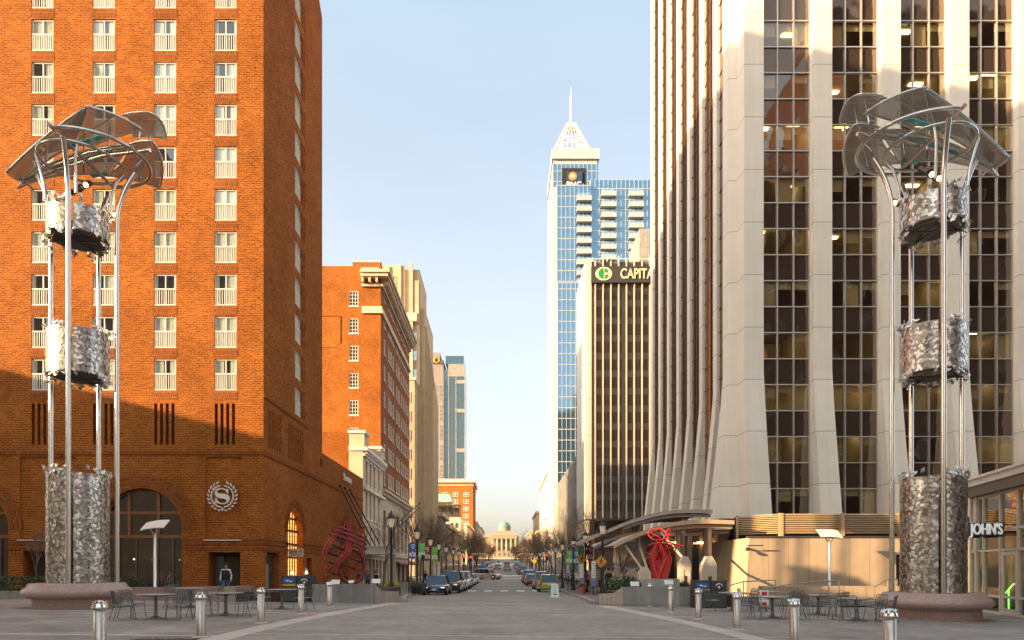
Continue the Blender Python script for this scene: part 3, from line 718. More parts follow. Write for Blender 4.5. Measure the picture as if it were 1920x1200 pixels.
def old_hotel():
    t = thing('old_brick_building', 'tall old brick building with white bracketed cornice and grids of white sash windows', 'building', (-20, 88, 0))
    X1, Y0, Y1, H = -15.8, 87.5, 114.0, 40.3
    A = MB(); F = FY(0, Y0); G = FXp(X1, 0)
    fr = [(-19.25-.58, -19.25+.58, 35.2-3.5*i, 37.1-3.5*i, .15, 0) for i in range(7)]
    A.m = 0; wall_holes(A, F, -45, X1, -.7, H, fr)
    A.quad((-45, Y1, -.7), (X1, Y1, -.7), (X1, Y1, H), (-45, Y1, H)); A.quad((-45, Y0, H), (X1, Y0, H), (X1, Y1, H), (-45, Y1, H)); A.quad((-45,Y0,-1),(-45,Y1,-1),(-45,Y1,H),(-45,Y0,H))
    A.build('gable_wall', 'orange_brick', t)
    A = MB(); cols = [90.3, 93.6, 95.4, 97.4, 100.6, 102.7, 105.3, 107.6, 109.9, 112.2]; rows = [12.6+3.45*i for i in range(8)]
    wall_holes(A, G, Y0, Y1, 11.2, H, [(c-.48, c+.48, z, z+1.9, .15, 0) for c in cols for z in rows]); A.build('street_wall', 'brown_brick', t)
    A = MB(); wall_holes(A, G, Y0, Y1, -.8, 11.2, [(89.5+i*3.9, 91.4+i*3.9, 3.9, 9.2, .35, 0) for i in range(6)]+[(88.6+i*4.2, 91.6+i*4.2, -.7, 2.5, .6, 0) for i in range(6)]); A.build('base_wall', 'cream', t)
    A = MB()
    def ring(za, zb, p, back=2.4): A.box(X1-back, X1+p, Y0-p, Y0-.003, za, zb); A.box(X1+.003, X1+p, Y0-.003, Y1, za, zb)
    ring(34.2, 34.5, .28); ring(34.5, 35.1, .18); ring(37.6, 37.9, .35); ring(38.6, 39.0, 1.1); ring(39.0, 39.35, 1.35)
    A.box(X1-2.4, X1-.2, Y0-.5, Y0, 39.35, 39.9)
    A.box(X1+.003, X1+.4, Y0, Y1, 11.0, 11.4); A.box(X1+.003, X1+.7, Y0-.1, Y1, 11.4, 11.75); A.box(X1+.003, X1+.2, Y0, Y1, 3.1, 3.5)
    for k in range(34): A.box(X1+.005, X1+.95, Y0+.2+k*.78, Y0+.48+k*.78, 38.0, 38.6)
    for k in range(3): A.box(X1-2.3+k*.9, X1-2.05+k*.9, Y0-.9, Y0-.003, 37.95, 38.6)
    A.build('cornice', 'cream', t)
    A = MB(); A.box(X1-3.6, X1-.05, Y0+.05, Y0+.6, H, H+.5); A.box(X1-.6, X1-.05, Y0+.6, Y1, H, H+.5); A.build('parapet', 'brown_brick', t)
    A = MB(); A.box(X1-3.7, X1+.02, Y0, Y0+.7, H+.5, H+.72); A.build('parapet_cap', 'cream', t)
    A = MB()   # old outline of a vanished neighbour and its pipe
    A.tube([(-24, Y0-.03, 33.9), (-20.95, Y0-.03, 33.9), (-20.95, Y0-.03, 30.4)], .05, 4); A.tube([(-24, Y0-.02, 29.9), (-21.4, Y0-.02, 29.9)], .04, 4); A.build('pipe', 'brown_brick', t)
    g_, s_ = window_unit(1.14, 1.88, 'old_glass', 'white_paint', 3, 4, .08, .05, sill=1)
    for h in fr: put(t, 'window', g_, F, -19.25, .06, h[2]+.01, s_)
    g_, s_ = window_unit(.94, 1.88, 'old_glass', 'white_paint', 1, 2, .12, .06, sill=1)
    for c in cols:
        for z in rows: put(t, 'window', g_, G, c, .02, z+.01, s_)
    g_, s_ = window_unit(1.86, 5.2, 'old_glass', 'dark_metal', 2, 4)
    for i in range(6): put(t, 'tall_window', g_, G, 90.45+i*3.9, .25, 3.95, s_)
    A = MB(); A.box(X1-.62, X1-.55, Y0+1, Y1-.5, -.7, 2.5); A.build('shopfront', 'gold_glass', t)
    A = MB(); A.add([(X1,92,3.0),(X1,112,3.0),(X1+1.8,112,2.3),(X1+1.8,92,2.3),(X1+1.8,112,2.05),(X1+1.8,92,2.05)], [(0,1,2,3),(3,2,4,5)]); A.build('awning', 'dark_red_paint', t)
old_hotel()

def deco():
    t = thing('deco_tower', 'tan stone art deco tower with stepped top behind the old brick building', 'tower', (-25, 135, 0))
    X = -15.8; A = MB()
    blocks = [(-44, X-.9, 135, 147, 0, 60.6), (-44, X, 135.9, 152, 0, 53.3), (X-2.6, X-1.0, 134.5, 140, 50, 58.2), (-44, X-.3, 137, 156, 0, 47.5), (-44, X+.2, 150, 162, 0, 41), (-40, X-1.3, 130.5, 135, 0, 37.5), (-33, -19.5, 134.6, 135, 37.5, 61.3)]
    for b in blocks: A.box(*b)
    for k in range(13):
        y = 137+k*2.0; A.box(X, X+.28, y, y+.55, 4, 50-k*.85)
    for x in (-18.3, -20.6, -22.9, -26): A.box(x-.35, x+.35, 134.3, 135, 37.5, 60.9+(x % 1))
    A.build('wall', 'tan_stone', t)
    A = MB(); A.box(-19.7, -17.2, 134.2, 134.5, 50.2, 51.8); A.box(-40.2, X-1.1, 130.3, 135.1, 37.5, 38.0); A.build('carved_trim', 'cream', t)
    F = FY(0, 135)
    g_, s_ = window_unit(1.5, 1.25, 'old_glass', 'dark_metal', 2, 2, .08)
    for i in range(4): put(t, 'window', g_, F, -21.1, -.45, 53.4+i*1.45, s_)
    g2, s2 = window_unit(1.5, 2.1, 'pale_blue_glass', 'cream', 2, 2, .12)
    for i in range(4): put(t, 'window', g2, F, -17.9, -.08, 38.9+i*3.65, s2)
    for i in range(9): put(t, 'window', g2, F, -18.6, -4.6, 4+i*3.65, s2)
    G = FXp(X, 0); g3, s3 = window_unit(1.1, 2.0, 'old_glass', 'tan_stone', 1, 2, .08)
    for i in range(11):
        for k in range(6): put(t, 'window', g3, G, 138.3+k*2.0, -.09, 6+i*3.65, s3)
deco()

def far_left():
    t = thing('pink_glass_tower', 'pink granite and dark glass high rise far down on the left', 'tower', (-30, 380, 0))
    A = MB(); A.box(-52, -33.6, 379, 400, 3, 117); A.box(-52, -35.5, 378.4, 400, 117, 121); A.box(-38.6, -33.4, 378, 379, 3, 106); A.build('granite_wall', 'pink_granite', t)
    A = MB(); A.box(-33.6, -21.7, 379.4, 400, 3, 112); A.box(-32.5, -22.4, 379.8, 400, 115.0, 119.6); A.build('glass_shaft', 'teal_glass', t)
    A = MB(); A.box(-31.2, -21.5, 379.2, 379.6, 108, 112.4); A.box(-31, -21.6, 379.3, 379.6, 112.4, 115)
    for x in (-31, -26.9, -22.0): A.box(x, x+.5, 379.0, 379.4, 3, 108)
    for z in (44, 66, 88, 104): A.box(-27, -21.8, 379.05, 379.35, z, z+2)
    A.build('crown_band', 'grey_concrete', t)
    A = MB()
    for k in range(28):
        z = 6+k*3.7; A.box(-33.3, -22.2, 379.3, 379.39, z, z+.25)
    for x in (-32.2, -31.2, -29.8, -28.9, -28.1, -25.6, -24.6, -23.5): A.box(x, x+.14, 379.28, 379.38, 3, 108)
    A.build('mullions', 'dark_alu', t)
    F = FY(0, 378); g_, s_ = window_unit(2.2, 9.0, 'pale_blue_glass', 'alu', 3, 4, .15, .12)
    for i in range(9): put(t, 'window', g_, F, -37.2, -.06, 6+i*11, s_); put(t, 'window', g_, F, -34.6, -.06, 6+i*11, s_)
    e = MB(); e.tube([(-37.2+1.35*math.cos(a*PI/10), 377.9, 116.6+1.35*math.sin(a*PI/10)) for a in range(20)], .45, 6, closed=True); e.box(-41, -39.2, 377.8, 378.2, 115.2, 118); e.build('gold_lettering', 'gold', t)
    t = thing('red_brick_block', 'orange brick block with paired windows and a cornice below the pink glass tower', 'building', (-25, 340, 0))
    X = -15.5; A = MB(); A.box(-45, X, 340, 372, 2, 45.5); A.build('wall', 'orange_brick', t)
    A = MB(); A.box(-45.5, X+1, 339.2, 373, 44.2, 45.9); A.box(-45, X+.4, 339.6, 372, 42.6, 43.0); A.build('cornice', 'cream', t)
    F = FY(0, 340); g_, s_ = window_unit(2.6, 2.1, 'old_glass', 'white_paint', 2, 2, .16, .2)
    for i in range(9):
        for x in (-34.6, -29.5, -24.2, -18.9): put(t, 'window', g_, F, x, -.09, 37.2-i*3.6, s_)
    t = thing('copper_roof_building', 'cream building with a green copper roof and dark roof terrace', 'building', (-22, 240, 0))
    X = -15.3; A = MB(); A.box(-40, X, 240, 262, 1.5, 19.5); A.box(-40, X-3, 243, 262, 19.5, 25); A.build('wall', 'cream', t)
    A = MB(); A.add([(-40,240.5,25),(X-1.6-1.5,240.5,25),(X-1.6-1.5,262,25),(-40,262,25),(-40,243.5,28),(X-4.2,243.5,28),(X-4.2,260,28),(-40,260,28)], [(0,1,5,4),(1,2,6,5),(4,5,6,7)])
    A.build('copper_roof', 'copper_green', t)
    A = MB(); A.box(-30, X+.3, 239.6, 243, 23.4, 23.8); A.box(-30, X+.3, 239.6, 240, 19.6, 20.4)
    for x in (-25, -22.4, -19.8, -17.5, X): A.box(x-.12, x+.12, 239.7, 240, 20, 23.4)
    A.build('terrace', 'bronze', t)
    A = MB(); A.box(-29, X-.5, 242.8, 242.97, 19.8, 23.2); A.build('terrace_glass', 'old_glass', t)
    F = FY(0, 240); g_, s_ = window_unit(1.2, 2.0, 'old_glass', 'cream', 1, 2, .1)
    for i in range(4):
        for x in (-24.2, -21.4, -18.2, -16.6): put(t, 'window', g_, F, x, -.09, 15.6-i*3.5, s_)
    # row of low street fronts
    for i, (ya, yb, h, m_, lab) in enumerate(((163, 182, 14, 'grey_concrete', 'low grey stone front half hidden by bare trees after the deco tower'), (184, 238, 12, 'tan_stone', 'long tan street front hidden behind the line of bare trees'), (285, 338, 17, 'cream', 'cream shop block in front of the red brick block'),
                                              (374, 414, 22, 'tan_stone', 'tan block with heavy cornice just past the red brick block'), (432, 520, 22.5, 'cream', 'pale stone block nearest the domed statehouse on the left'))):
        t = thing('street_block', lab, 'building', (-20, ya, base_z(ya))); z0 = base_z(ya)-1
        A = MB(); A.box(-36, -15.5-(i == 3)*-.6, ya, yb, z0, h+z0+1); A.build('wall', m_, t)
        A = MB(); A.box(-36, -14.5, ya-.4, yb, h+z0+.3, h+z0+1.3); A.build('cornice', 'cream', t)
        G = FXp(-15.5+(i == 3)*.6, 0); g_, s_ = window_unit(1.6, 2.0, 'old_glass', 'cream', 1, 2, .12)
        n = 0; yy = ya+2.5
        while yy < yb-1.5 and n < 16:
            for k in range(int((h-5)/3.6)): put(t, 'window', g_, G, yy, -.09, z0+5.2+k*3.6, s_)
            yy += 4.2 if yb-ya < 60 else 6; n += 1
        A = MB(); A.box(-15.52+(i == 3)*.6, -15.44+(i == 3)*.6, ya+.8, yb-.8, z0+1.2, z0+4); A.build('shopfront', 'gold_glass', t)
far_left()

for x, y, lab in ((-6.9, 13.6, 'dark drain cover in the paving, nearer the camera on the left'), (-6.3, 14.6, 'dark drain cover crossing the light band on the left')):
    t = thing('drain_cover', lab, 'drain cover', (x-1, y, gz(x-1, y))); A = MB(); A.box(x-1.6, x-.3, y-.22, y+.22, gz(x-1, y)-.05, gz(x-1, y)+.016); A.build('cover_plate', 'dark_metal', t)
    A = MB(); [A.box(x-1.55+k*.13, x-1.50+k*.13, y-.18, y+.18, gz(x-1, y)+.016, gz(x-1, y)+.022) for k in range(10)]; A.build('grille', 'galvanised', t)
def capitol():
    z = 9.3; t = thing('domed_statehouse', 'pale stone columned statehouse with a green dome closing the street', 'statehouse', (0, 580, z))
    A = MB(); A.box(-20, 12.5, 584, 620, z, z+18.5); A.box(-10.9, 11.2, 580, 584.2, z, z+7); A.box(-10.9, 11.2, 580, 584, z+17.2, z+20)
    A.box(-21, -17, 583.5, 585, z, z+18.5); A.build('wall', 'weathered_stone', t)
    A = MB(); A.box(-21.5, 13, 583, 620, z+18.5, z+19.3); A.box(-11.4, 11.7, 579.4, 584, z+20, z+20.8); A.build('entablature', 'tan_stone', t)
    for i in range(6):
        x = -9.6+i*3.9; A = MB(); A.tube([(x, 581.2, z+7), (x, 581.2, z+17.2)], [.85, .7], 12); A.build('column', 'tan_stone', t)
    A = MB(); A.add([(-11.4,579.4,z+20.8),(11.7,579.4,z+20.8),(6,590,z+24.5),(-6,590,z+24.5),(-21,584,z+19.3),(-16,600,z+22)], [(0,1,2,3)]); A.box(-20, 12, 586, 618, z+19.3, z+21.5); A.build('roof', 'weathered_stone', t)
    A = MB(); A.lathe([(5.2, z+21), (5.2, z+28)], .5, 600, 24, False); A.build('drum', 'weathered_stone', t)
    A = MB(); A.lathe([(5.6, z+28), (5.6, z+28.8), (4.9, z+29.1), (4.4, z+30.6), (3.0, z+32), (1.2, z+32.7), (.1, z+32.8)], .5, 600, 24); A.build('dome', 'dome_green', t)
    F = FY(0, 584); g_, s_ = window_unit(1.7, 3.4, 'old_glass', 'cream', 2, 3, .15)
    for i in range(5):
        put(t, 'window', g_, F, -7.65+i*3.9, -.09, z+8, s_); put(t, 'window', g_, F, -7.65+i*3.9, -.09, z+13, s_)
    F = FY(0, 580)
    for i in range(5): put(t, 'window', g_, F, -7.65+i*3.9, -.09, z+2, s_)
    A = MB(); A.box(-25, 20, 574, 576, z-1, z+.6); A.build('terrace_wall', 'cream', t)
capitol()
# ================================================================ WHITE PIER TOWER (right)
def pier_tower():
    t = thing('pier_tower', 'tall office tower of white flared concrete piers and brown glass on the right', 'tower', (35, 50, -.2))
    Y0 = 49.6; GL = 50.25; ZT = 84.0; z0 = 5.55; P = 4.98
    XP = [17.4+1.50+P*i for i in range(8)]          # right edge of pier i; window i runs to the next pier
    def flare(z, a): return a*max(0, (16-z)/10.5)**1.15 if z < 16 else 0
    zs = [z0-.3, 6.5, 8, 10, 12, 14, 16, ZT]
    # front piers
    pr = MB(); v = []
    pier_xs = [(18.95, 20.35-1.05+1.05)]
    A = MB()
    def fpier(xa, xb, dx=0):
        vs = []; fs = []
        for z in zs:
            f = flare(z, 1.15); e = flare(z, .16)
            vs += [(xa-dx*f, GL+.2, z), (xa-dx*f, Y0-f, z), (xb+e, Y0-f, z), (xb+e, GL+.2, z)]
        for i in range(len(zs)-1):
            for j in range(3): q = i*4+j; fs.append((q, q+1, q+5, q+4))
        A2 = MB(); A2.add(vs, fs); A2.quad(*[vs[i] for i in range(4)]); A2.build('pier', 'tower_concrete', t)
    edges = [(17.45, 18.87)]
    for i in range(1, 8): edges.append((18.87+3.61+(i-1)*P, 18.87+P*i))
    for a, b in edges: fpier(a, b)
    # corner pieces between front and street side
    A = MB(); vs = []; fs = []
    for z in zs:
        f = flare(z, 1.1)
        vs += [(16.75-f, 52.3, z), (16.75-f, 51.1-f*.6, z), (17.44, 51.0-f*.6, z), (17.44, 50.0-f, z)]
    for i in range(len(zs)-1):
        for j in range(3): q = i*4+j; fs.append((q, q+1, q+5, q+4))
    A.add(vs, fs); A.build('corner_pier', 'tower_concrete', t)
    # street-side piers
    for k in range(7):
        ya = 55.9+k*4.02; vs = []; fs = []; A = MB()
        for z in zs:
            f = flare(z, 1.0)
            vs += [(17.75, ya, z), (17.42-f, ya, z), (17.42-f, ya+1.05, z), (17.75, ya+1.05, z)]
        for i in range(len(zs)-1):
            for j in range(3): q = i*4+j; fs.append((q, q+1, q+5, q+4))
        A.add(vs, fs); A.build('pier', 'tower_concrete', t)
    ye = 55.9+6*4.02+1
    # spandrels, sill and body
    A = MB(); A.box(17.5, 56.5, GL-.35, GL-.02, z0-.35, z0-.02); A.box(17.5, 56.5, GL+.4, GL+.6, -.5, z0-.4); A.build('sill', 'pale_panel', t)
    A = MB(); A.box(18.75, 56.5, ye-3, ye, -1, ZT); A.box(56.5, 57, GL, ye, -1, ZT); A.box(18.8, 56.5, GL+6, ye-3, -1, z0-.5); A.box(17.6, 57, GL, ye+2, ZT, ZT+.5); A.box(18.0, 56, GL+9.5, GL+9.6, 0, ZT)
    A.build('core', 'grey_concrete', t)
    # rooms behind the front glass
    slab = MB(); lights = MB(); n = 0; rnd = random.Random(5)
    for k in range(20):
        z = z0+3.82*k
        slab.box(18.8, 56.4, GL+.15, GL+9.4, z-.5+.0, z-.02)
        slab.box(18.8, 56.4, GL+6.5, GL+6.6, z, z+3.2)
        for i in range(7):
            for q in range(3):
                if rnd.random() < (.42 if k < 9 else .2):
                    x = 19.4+i*P+q*1.15; y = GL+.8+rnd.random()*3.4; lights.box(x, x+1.0, y, y+.3, z+3.22, z+3.28)
        for i in range(1, 7):
            x = 18.87+P*i-.8; slab.box(x, x+.1, GL+.3, GL+6.5, z, z+3.3)
    slab.build('floor_slabs', 'room_wall', t); lights.build('ceiling_lights', 'office_light', t)
    # windows: one per bay and storey (three panes), a solid glass band above each
    F = FY(0, GL); w = 3.6
    def mk(kind):
        g_ = MB()
        rr = random.Random(kind)
        for q in range(3):
            a = -w/2+w*q/3; tl = rr.uniform(-.012, .012); tz = rr.uniform(-.010, .010)
            g_.quad((a,0-tl,0),(a+w/3,tl,0),(a+w/3,tl+tz,1.88),(a,tz-tl,1.88))
        fr = MB()
        for x in (-w/2, -w/6, w/6, w/2-.07): fr.box(x-.03 if abs(x) < 1 else x, x+.04 if abs(x) < 1 else x+.07, -.13, .05, 0, 1.9)
        fr.box(-w/2, w/2, -.10, .04, 1.85, 1.93)
        bl = MB(); has = 0
        for q in range(3):
            if rr.random() < .62: a = -w/2+w*q/3+.04; d = rr.choice([.5, .9, 1.85]); bl.box(a, a+w/3-.08, .25, .27, 1.86-d, 1.86); has = 1
        s_ = [('frame', fr.mesh('frame', 'alu'))]
        if has: s_.append(('blind', bl.mesh('blind', 'blind')))
        return g_.mesh('window', 'office_glass'), s_
    ms = [mk(k) for k in range(7)]
    sp = MB()
    for q in range(3): a = -w/2+w*q/3; sp.quad((a,.012*(q-1),0),(a+w/3,-.012*(q-1),0),(a+w/3,.008,1.9),(a,-.004,1.9))
    spm = sp.mesh('spandrel', 'spandrel_glass'); sf = MB()
    for x in (-w/2, -w/6, w/6, w/2-.07): sf.box(x-.03 if abs(x) < 1 else x, x+.04 if abs(x) < 1 else x+.07, -.13, .05, 0, 1.92)
    sf.box(-w/2, w/2, -.098, .04, 1.84, 1.92); sfm = sf.mesh('frame', 'alu')
    cnt = 0
    for k in range(12):
        for i in range(6):
            u = 18.87+P*i+w/2+.01; g_, s_ = ms[(k*5+i*3) % 7]; put(t, 'window', g_, F, u, 0, z0+3.82*k, s_)
            put(t, 'spandrel', spm, F, u, 0, z0+3.82*k+1.91, [('frame', sfm)]); cnt += 1
    # street-side glass strips with thin mullions
    for k in range(7):
        ya = 52.3 if k == 0 else 56.95+(k-1)*4.02; yb = 55.9+k*4.02
        A = MB(); A.quad((17.66, ya, z0), (17.66, yb, z0), (17.66, yb, ZT), (17.66, ya, ZT)); o = A.build('glass_strip', 'bronze_glass', t)
        A = MB()
        for q in (1, 2): y = lerp(ya, yb, q/3); A.box(17.5, 17.65, y-.05, y+.05, z0, ZT)
        for j in range(41): A.box(17.6, 17.652, ya, yb, z0+j*1.91, z0+j*1.91+.07)
        A.build('mullions', 'bronze', o)
    # recessed lobby under the street side
    A = MB(); A.box(18.72, 18.78, GL+6, ye, -1, z0-.5); A.build('lobby_glass', 'street_glass', t)
    A = MB(); A.box(15.2, 18.7, 51.5, ye, z0-.45, z0-.3); A.build('soffit', 'pale_panel', t)
    for k in range(7): MB().box(16.9, 17.7, 54.0+k*4.0, 54.7+k*4.0, -1, z0-.45).build('lobby_column', 'beige_wall', t)
pier_tower()

def beige_wall():
    t = thing('beige_screen_wall', 'peach panelled wall below the louvred screen at the tower foot', 'wall', (20, 41, -.3))
    pts = [(14.55, 41), (29, 41), (29, 41.5), (14.8, 41.5)]
    A = MB(); A.add([(14.45,40.9,-.4),(23.55,41,-.4),(23.55,41,3.42),(14.75,41,3.42),(13.3,46.5,-.5),(13.9,46.5,3.3)], [(0,1,2,3),(4,0,3,5)])
    A.box(23.55, 24.05, 41.0, 41.05, 2.4, 3.42); A.box(24.05, 32, 41, 41.05, -.4, 3.42); A.box(14.76, 32, 41.06, 46.6, 3.30, 3.40); A.build('panel_face', 'beige_wall', t)
    A = MB(); A.box(14.6, 32, 40.93, 41.2, 3.42, 3.52); A.build('coping', 'dark_alu', t)
    A = MB(); A.box(23.57, 24.03, 41.3, 41.35, -.4, 2.4); A.build('door', 'room_dark', t)
    A = MB(); A.box(14.5, 14.62, 40.6, 40.95, 2.72, 2.84); A.ball((14.45, 40.5, 2.70), .13, .16, .10); A.box(14.40, 15.35, 40.42, 40.50, 2.90, 2.96); A.build('wall_lamp', 'dark_metal', t)
    t = thing('louvre_screen', 'tan horizontal louvre screen fixed on top of the peach wall', 'louvre screen', (20, 42.4, 3.5))
    z0, z1 = 3.75, 4.98
    xs = [15.55, 17.2, 21.0, 24.6, 28.2]
    A = MB()
    for x in xs[1:]: A.box(x-.09, x+.12, 42.3, 42.6, 3.4, z1+.03)
    A.box(14.95, 15.08, 43.9, 44.05, 3.4, z1)
    A.build('post', 'louvre_tan', t)
    for a, b in zip(xs[1:], xs[2:]):
        A = MB()
        for k in range(11): z = z0+k*.115; A.add([(a+.12,42.32,z),(b-.09,42.32,z),(b-.09,42.40,z+.065),(a+.12,42.40,z+.065)], [(0,1,2,3)]); A.box(a+.12, b-.09, 42.40, 42.42, z+.05, z+.07)
        A.build('louvre_panel', 'louvre_tan', t)
    A = MB()
    for k in range(11): z = z0+k*.115; A.add([(15.0,44.1,z),(17.11,42.32,z),(17.11,42.42,z+.065),(15.0,44.2,z+.065)], [(0,1,2,3)])
    A.build('louvre_panel', 'louvre_tan', t)
    A = MB(); A.box(17.3, 28.2, 42.9, 42.95, 3.5, 4.95); A.quad((15.05,44.6,3.5),(17.3,42.95,3.5),(17.3,42.95,4.9),(15.05,44.6,4.9)); A.build('backing', 'dark_slot', t)
beige_wall()

def shop():
    D = Vector((.249, .968, 0)); o0 = Vector((18.7, 24.5, 0))      # wall line, runs away from the camera
    t = thing('corner_sandwich_shop', 'glass fronted corner shop with white flat roof and white name letters', 'shop', (21, 27, -.2))
    ang = math.atan2(-.968, -.249)                                  # u runs towards the camera, faces -X
    F = Fr(19.9, 29.3, ang); L = 9.0; zb = -.2
    A = MB(); A.T = F.T
    A.box(.25, 9, -.35, 6, 4.95, 5.20); A.box(.2, 9, -.45, 6, 5.20, 5.30); A.build('roof', 'white_paint', t)
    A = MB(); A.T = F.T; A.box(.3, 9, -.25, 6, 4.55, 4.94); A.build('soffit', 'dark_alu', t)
    fr = MB(); fr.T = F.T
    us = [.3, .85, 1.55, 3.05, 4.5, 6.0, 7.5]; 
    for u in us: fr.box(u-.05, u+.05, -.02, .12, zb, 4.55)
    for z in (zb, .45, 2.25, 3.05, 4.45): fr.box(.3, 8, 0, .10, z, z+.09)
    fr.box(.70, 1.0, -.05, .14, 2.3, 4.55)
    fr.build('shopfront_frame', 'cream_frame', t)
    for a, b in zip(us, us[1:]):
        for za, zc in ((zb+.09, .45), (.54, 2.25), (2.34, 3.05), (3.14, 4.45)):
            if abs(a-3.05) < .01 and zc < 2.3: continue
            g_ = MB(); g_.T = F.T; g_.quad((a+.05,.06,za),(b-.05,.06,za),(b-.05,.06,zc),(a+.05,.06,zc)); g_.build('pane', 'shop_glass', t)
    d = MB(); d.T = F.T
    d.box(3.12, 3.30, 0, .08, zb, 2.22); d.box(4.28, 4.44, 0, .08, zb, 2.22); d.box(3.3, 4.28, 0, .08, zb, zb+.25); d.box(3.3, 4.28, 0, .08, 2.08, 2.22); o = d.build('door', 'cream_frame', t)
    d = MB(); d.T = F.T; d.quad((3.3,.05,zb+.25),(4.28,.05,zb+.25),(4.28,.05,2.08),(3.3,.05,2.08)); d.build('pane', 'shop_glass', o)
    d = MB(); d.T = F.T; d.tube([(3.24,-.06,.7),(3.24,-.06,1.4)], .02, 6); d.build('handle', 'steel', o)
    r_ = MB(); r_.T = F.T; r_.box(.3, 9, 4.2, 4.3, zb, 4.5); r_.box(.3, .4, .2, 4.2, zb, 4.5); r_.box(.3, 9, .2, 4.2, zb-.02, zb+.02); r_.box(1.4, 1.5, 1.5, 4.2, zb, 3); r_.build('room', 'room_dark', t)
    r_ = MB(); r_.T = F.T; r_.box(1.0, 2.9, 1.9, 2.0, zb, 2.0); r_.box(.5, .9, 1.2, 1.3, zb, 2.1); r_.build('painted_wall', 'shop_green', t)
    r_ = MB(); r_.T = F.T; r_.box(1.0, 2.9, 1.86, 1.9, 2.0, 2.12); r_.tube([(.9,1.0,.5),(1.7,1.0,.95),(2.2,1.0,1.0),(2.2,1.0,zb)], .03, 6); r_.tube([(1.3,1.0,zb),(1.3,1.0,.7)], .03, 6); r_.build('neon_rail', 'shop_neon', t)
    r_ = MB(); r_.T = F.T
    for u, q in ((1.1, 2.2), (2.4, 2.8), (3.6, 2)): r_.ball((u, q, 3.4), .12, .12, .05)
    r_.build('pendant_lamp', 'office_light', t)
    b_ = MB(); b_.box(17.44, 18.80, 25.66, 25.8, 2.78, 3.30); b_.box(17.6, 17.9, 25.66, 25.8, 2.73, 2.80); b_.box(18.1, 18.6, 25.66, 25.8, 2.74, 2.80); b_.box(18.6, 19.0, 25.7, 25.76, 3.2, 3.26); o = b_.build('sign_board', 'black_plastic', t)
    me = text_mesh("JOHN'S", .58, .03, 'brightened_letters', .64, .006); put(o, 'lettering', me, FY(0, 25.6), 18.10, 0, 3.04)
    b_ = MB(); b_.box(19.3, 19.9, 26.2, 26.3, 3.05, 3.25); b_.box(19.15, 19.3, 25.6, 27.0, 3.1, 3.3); b_.build('bracket', 'alu', t)
shop()

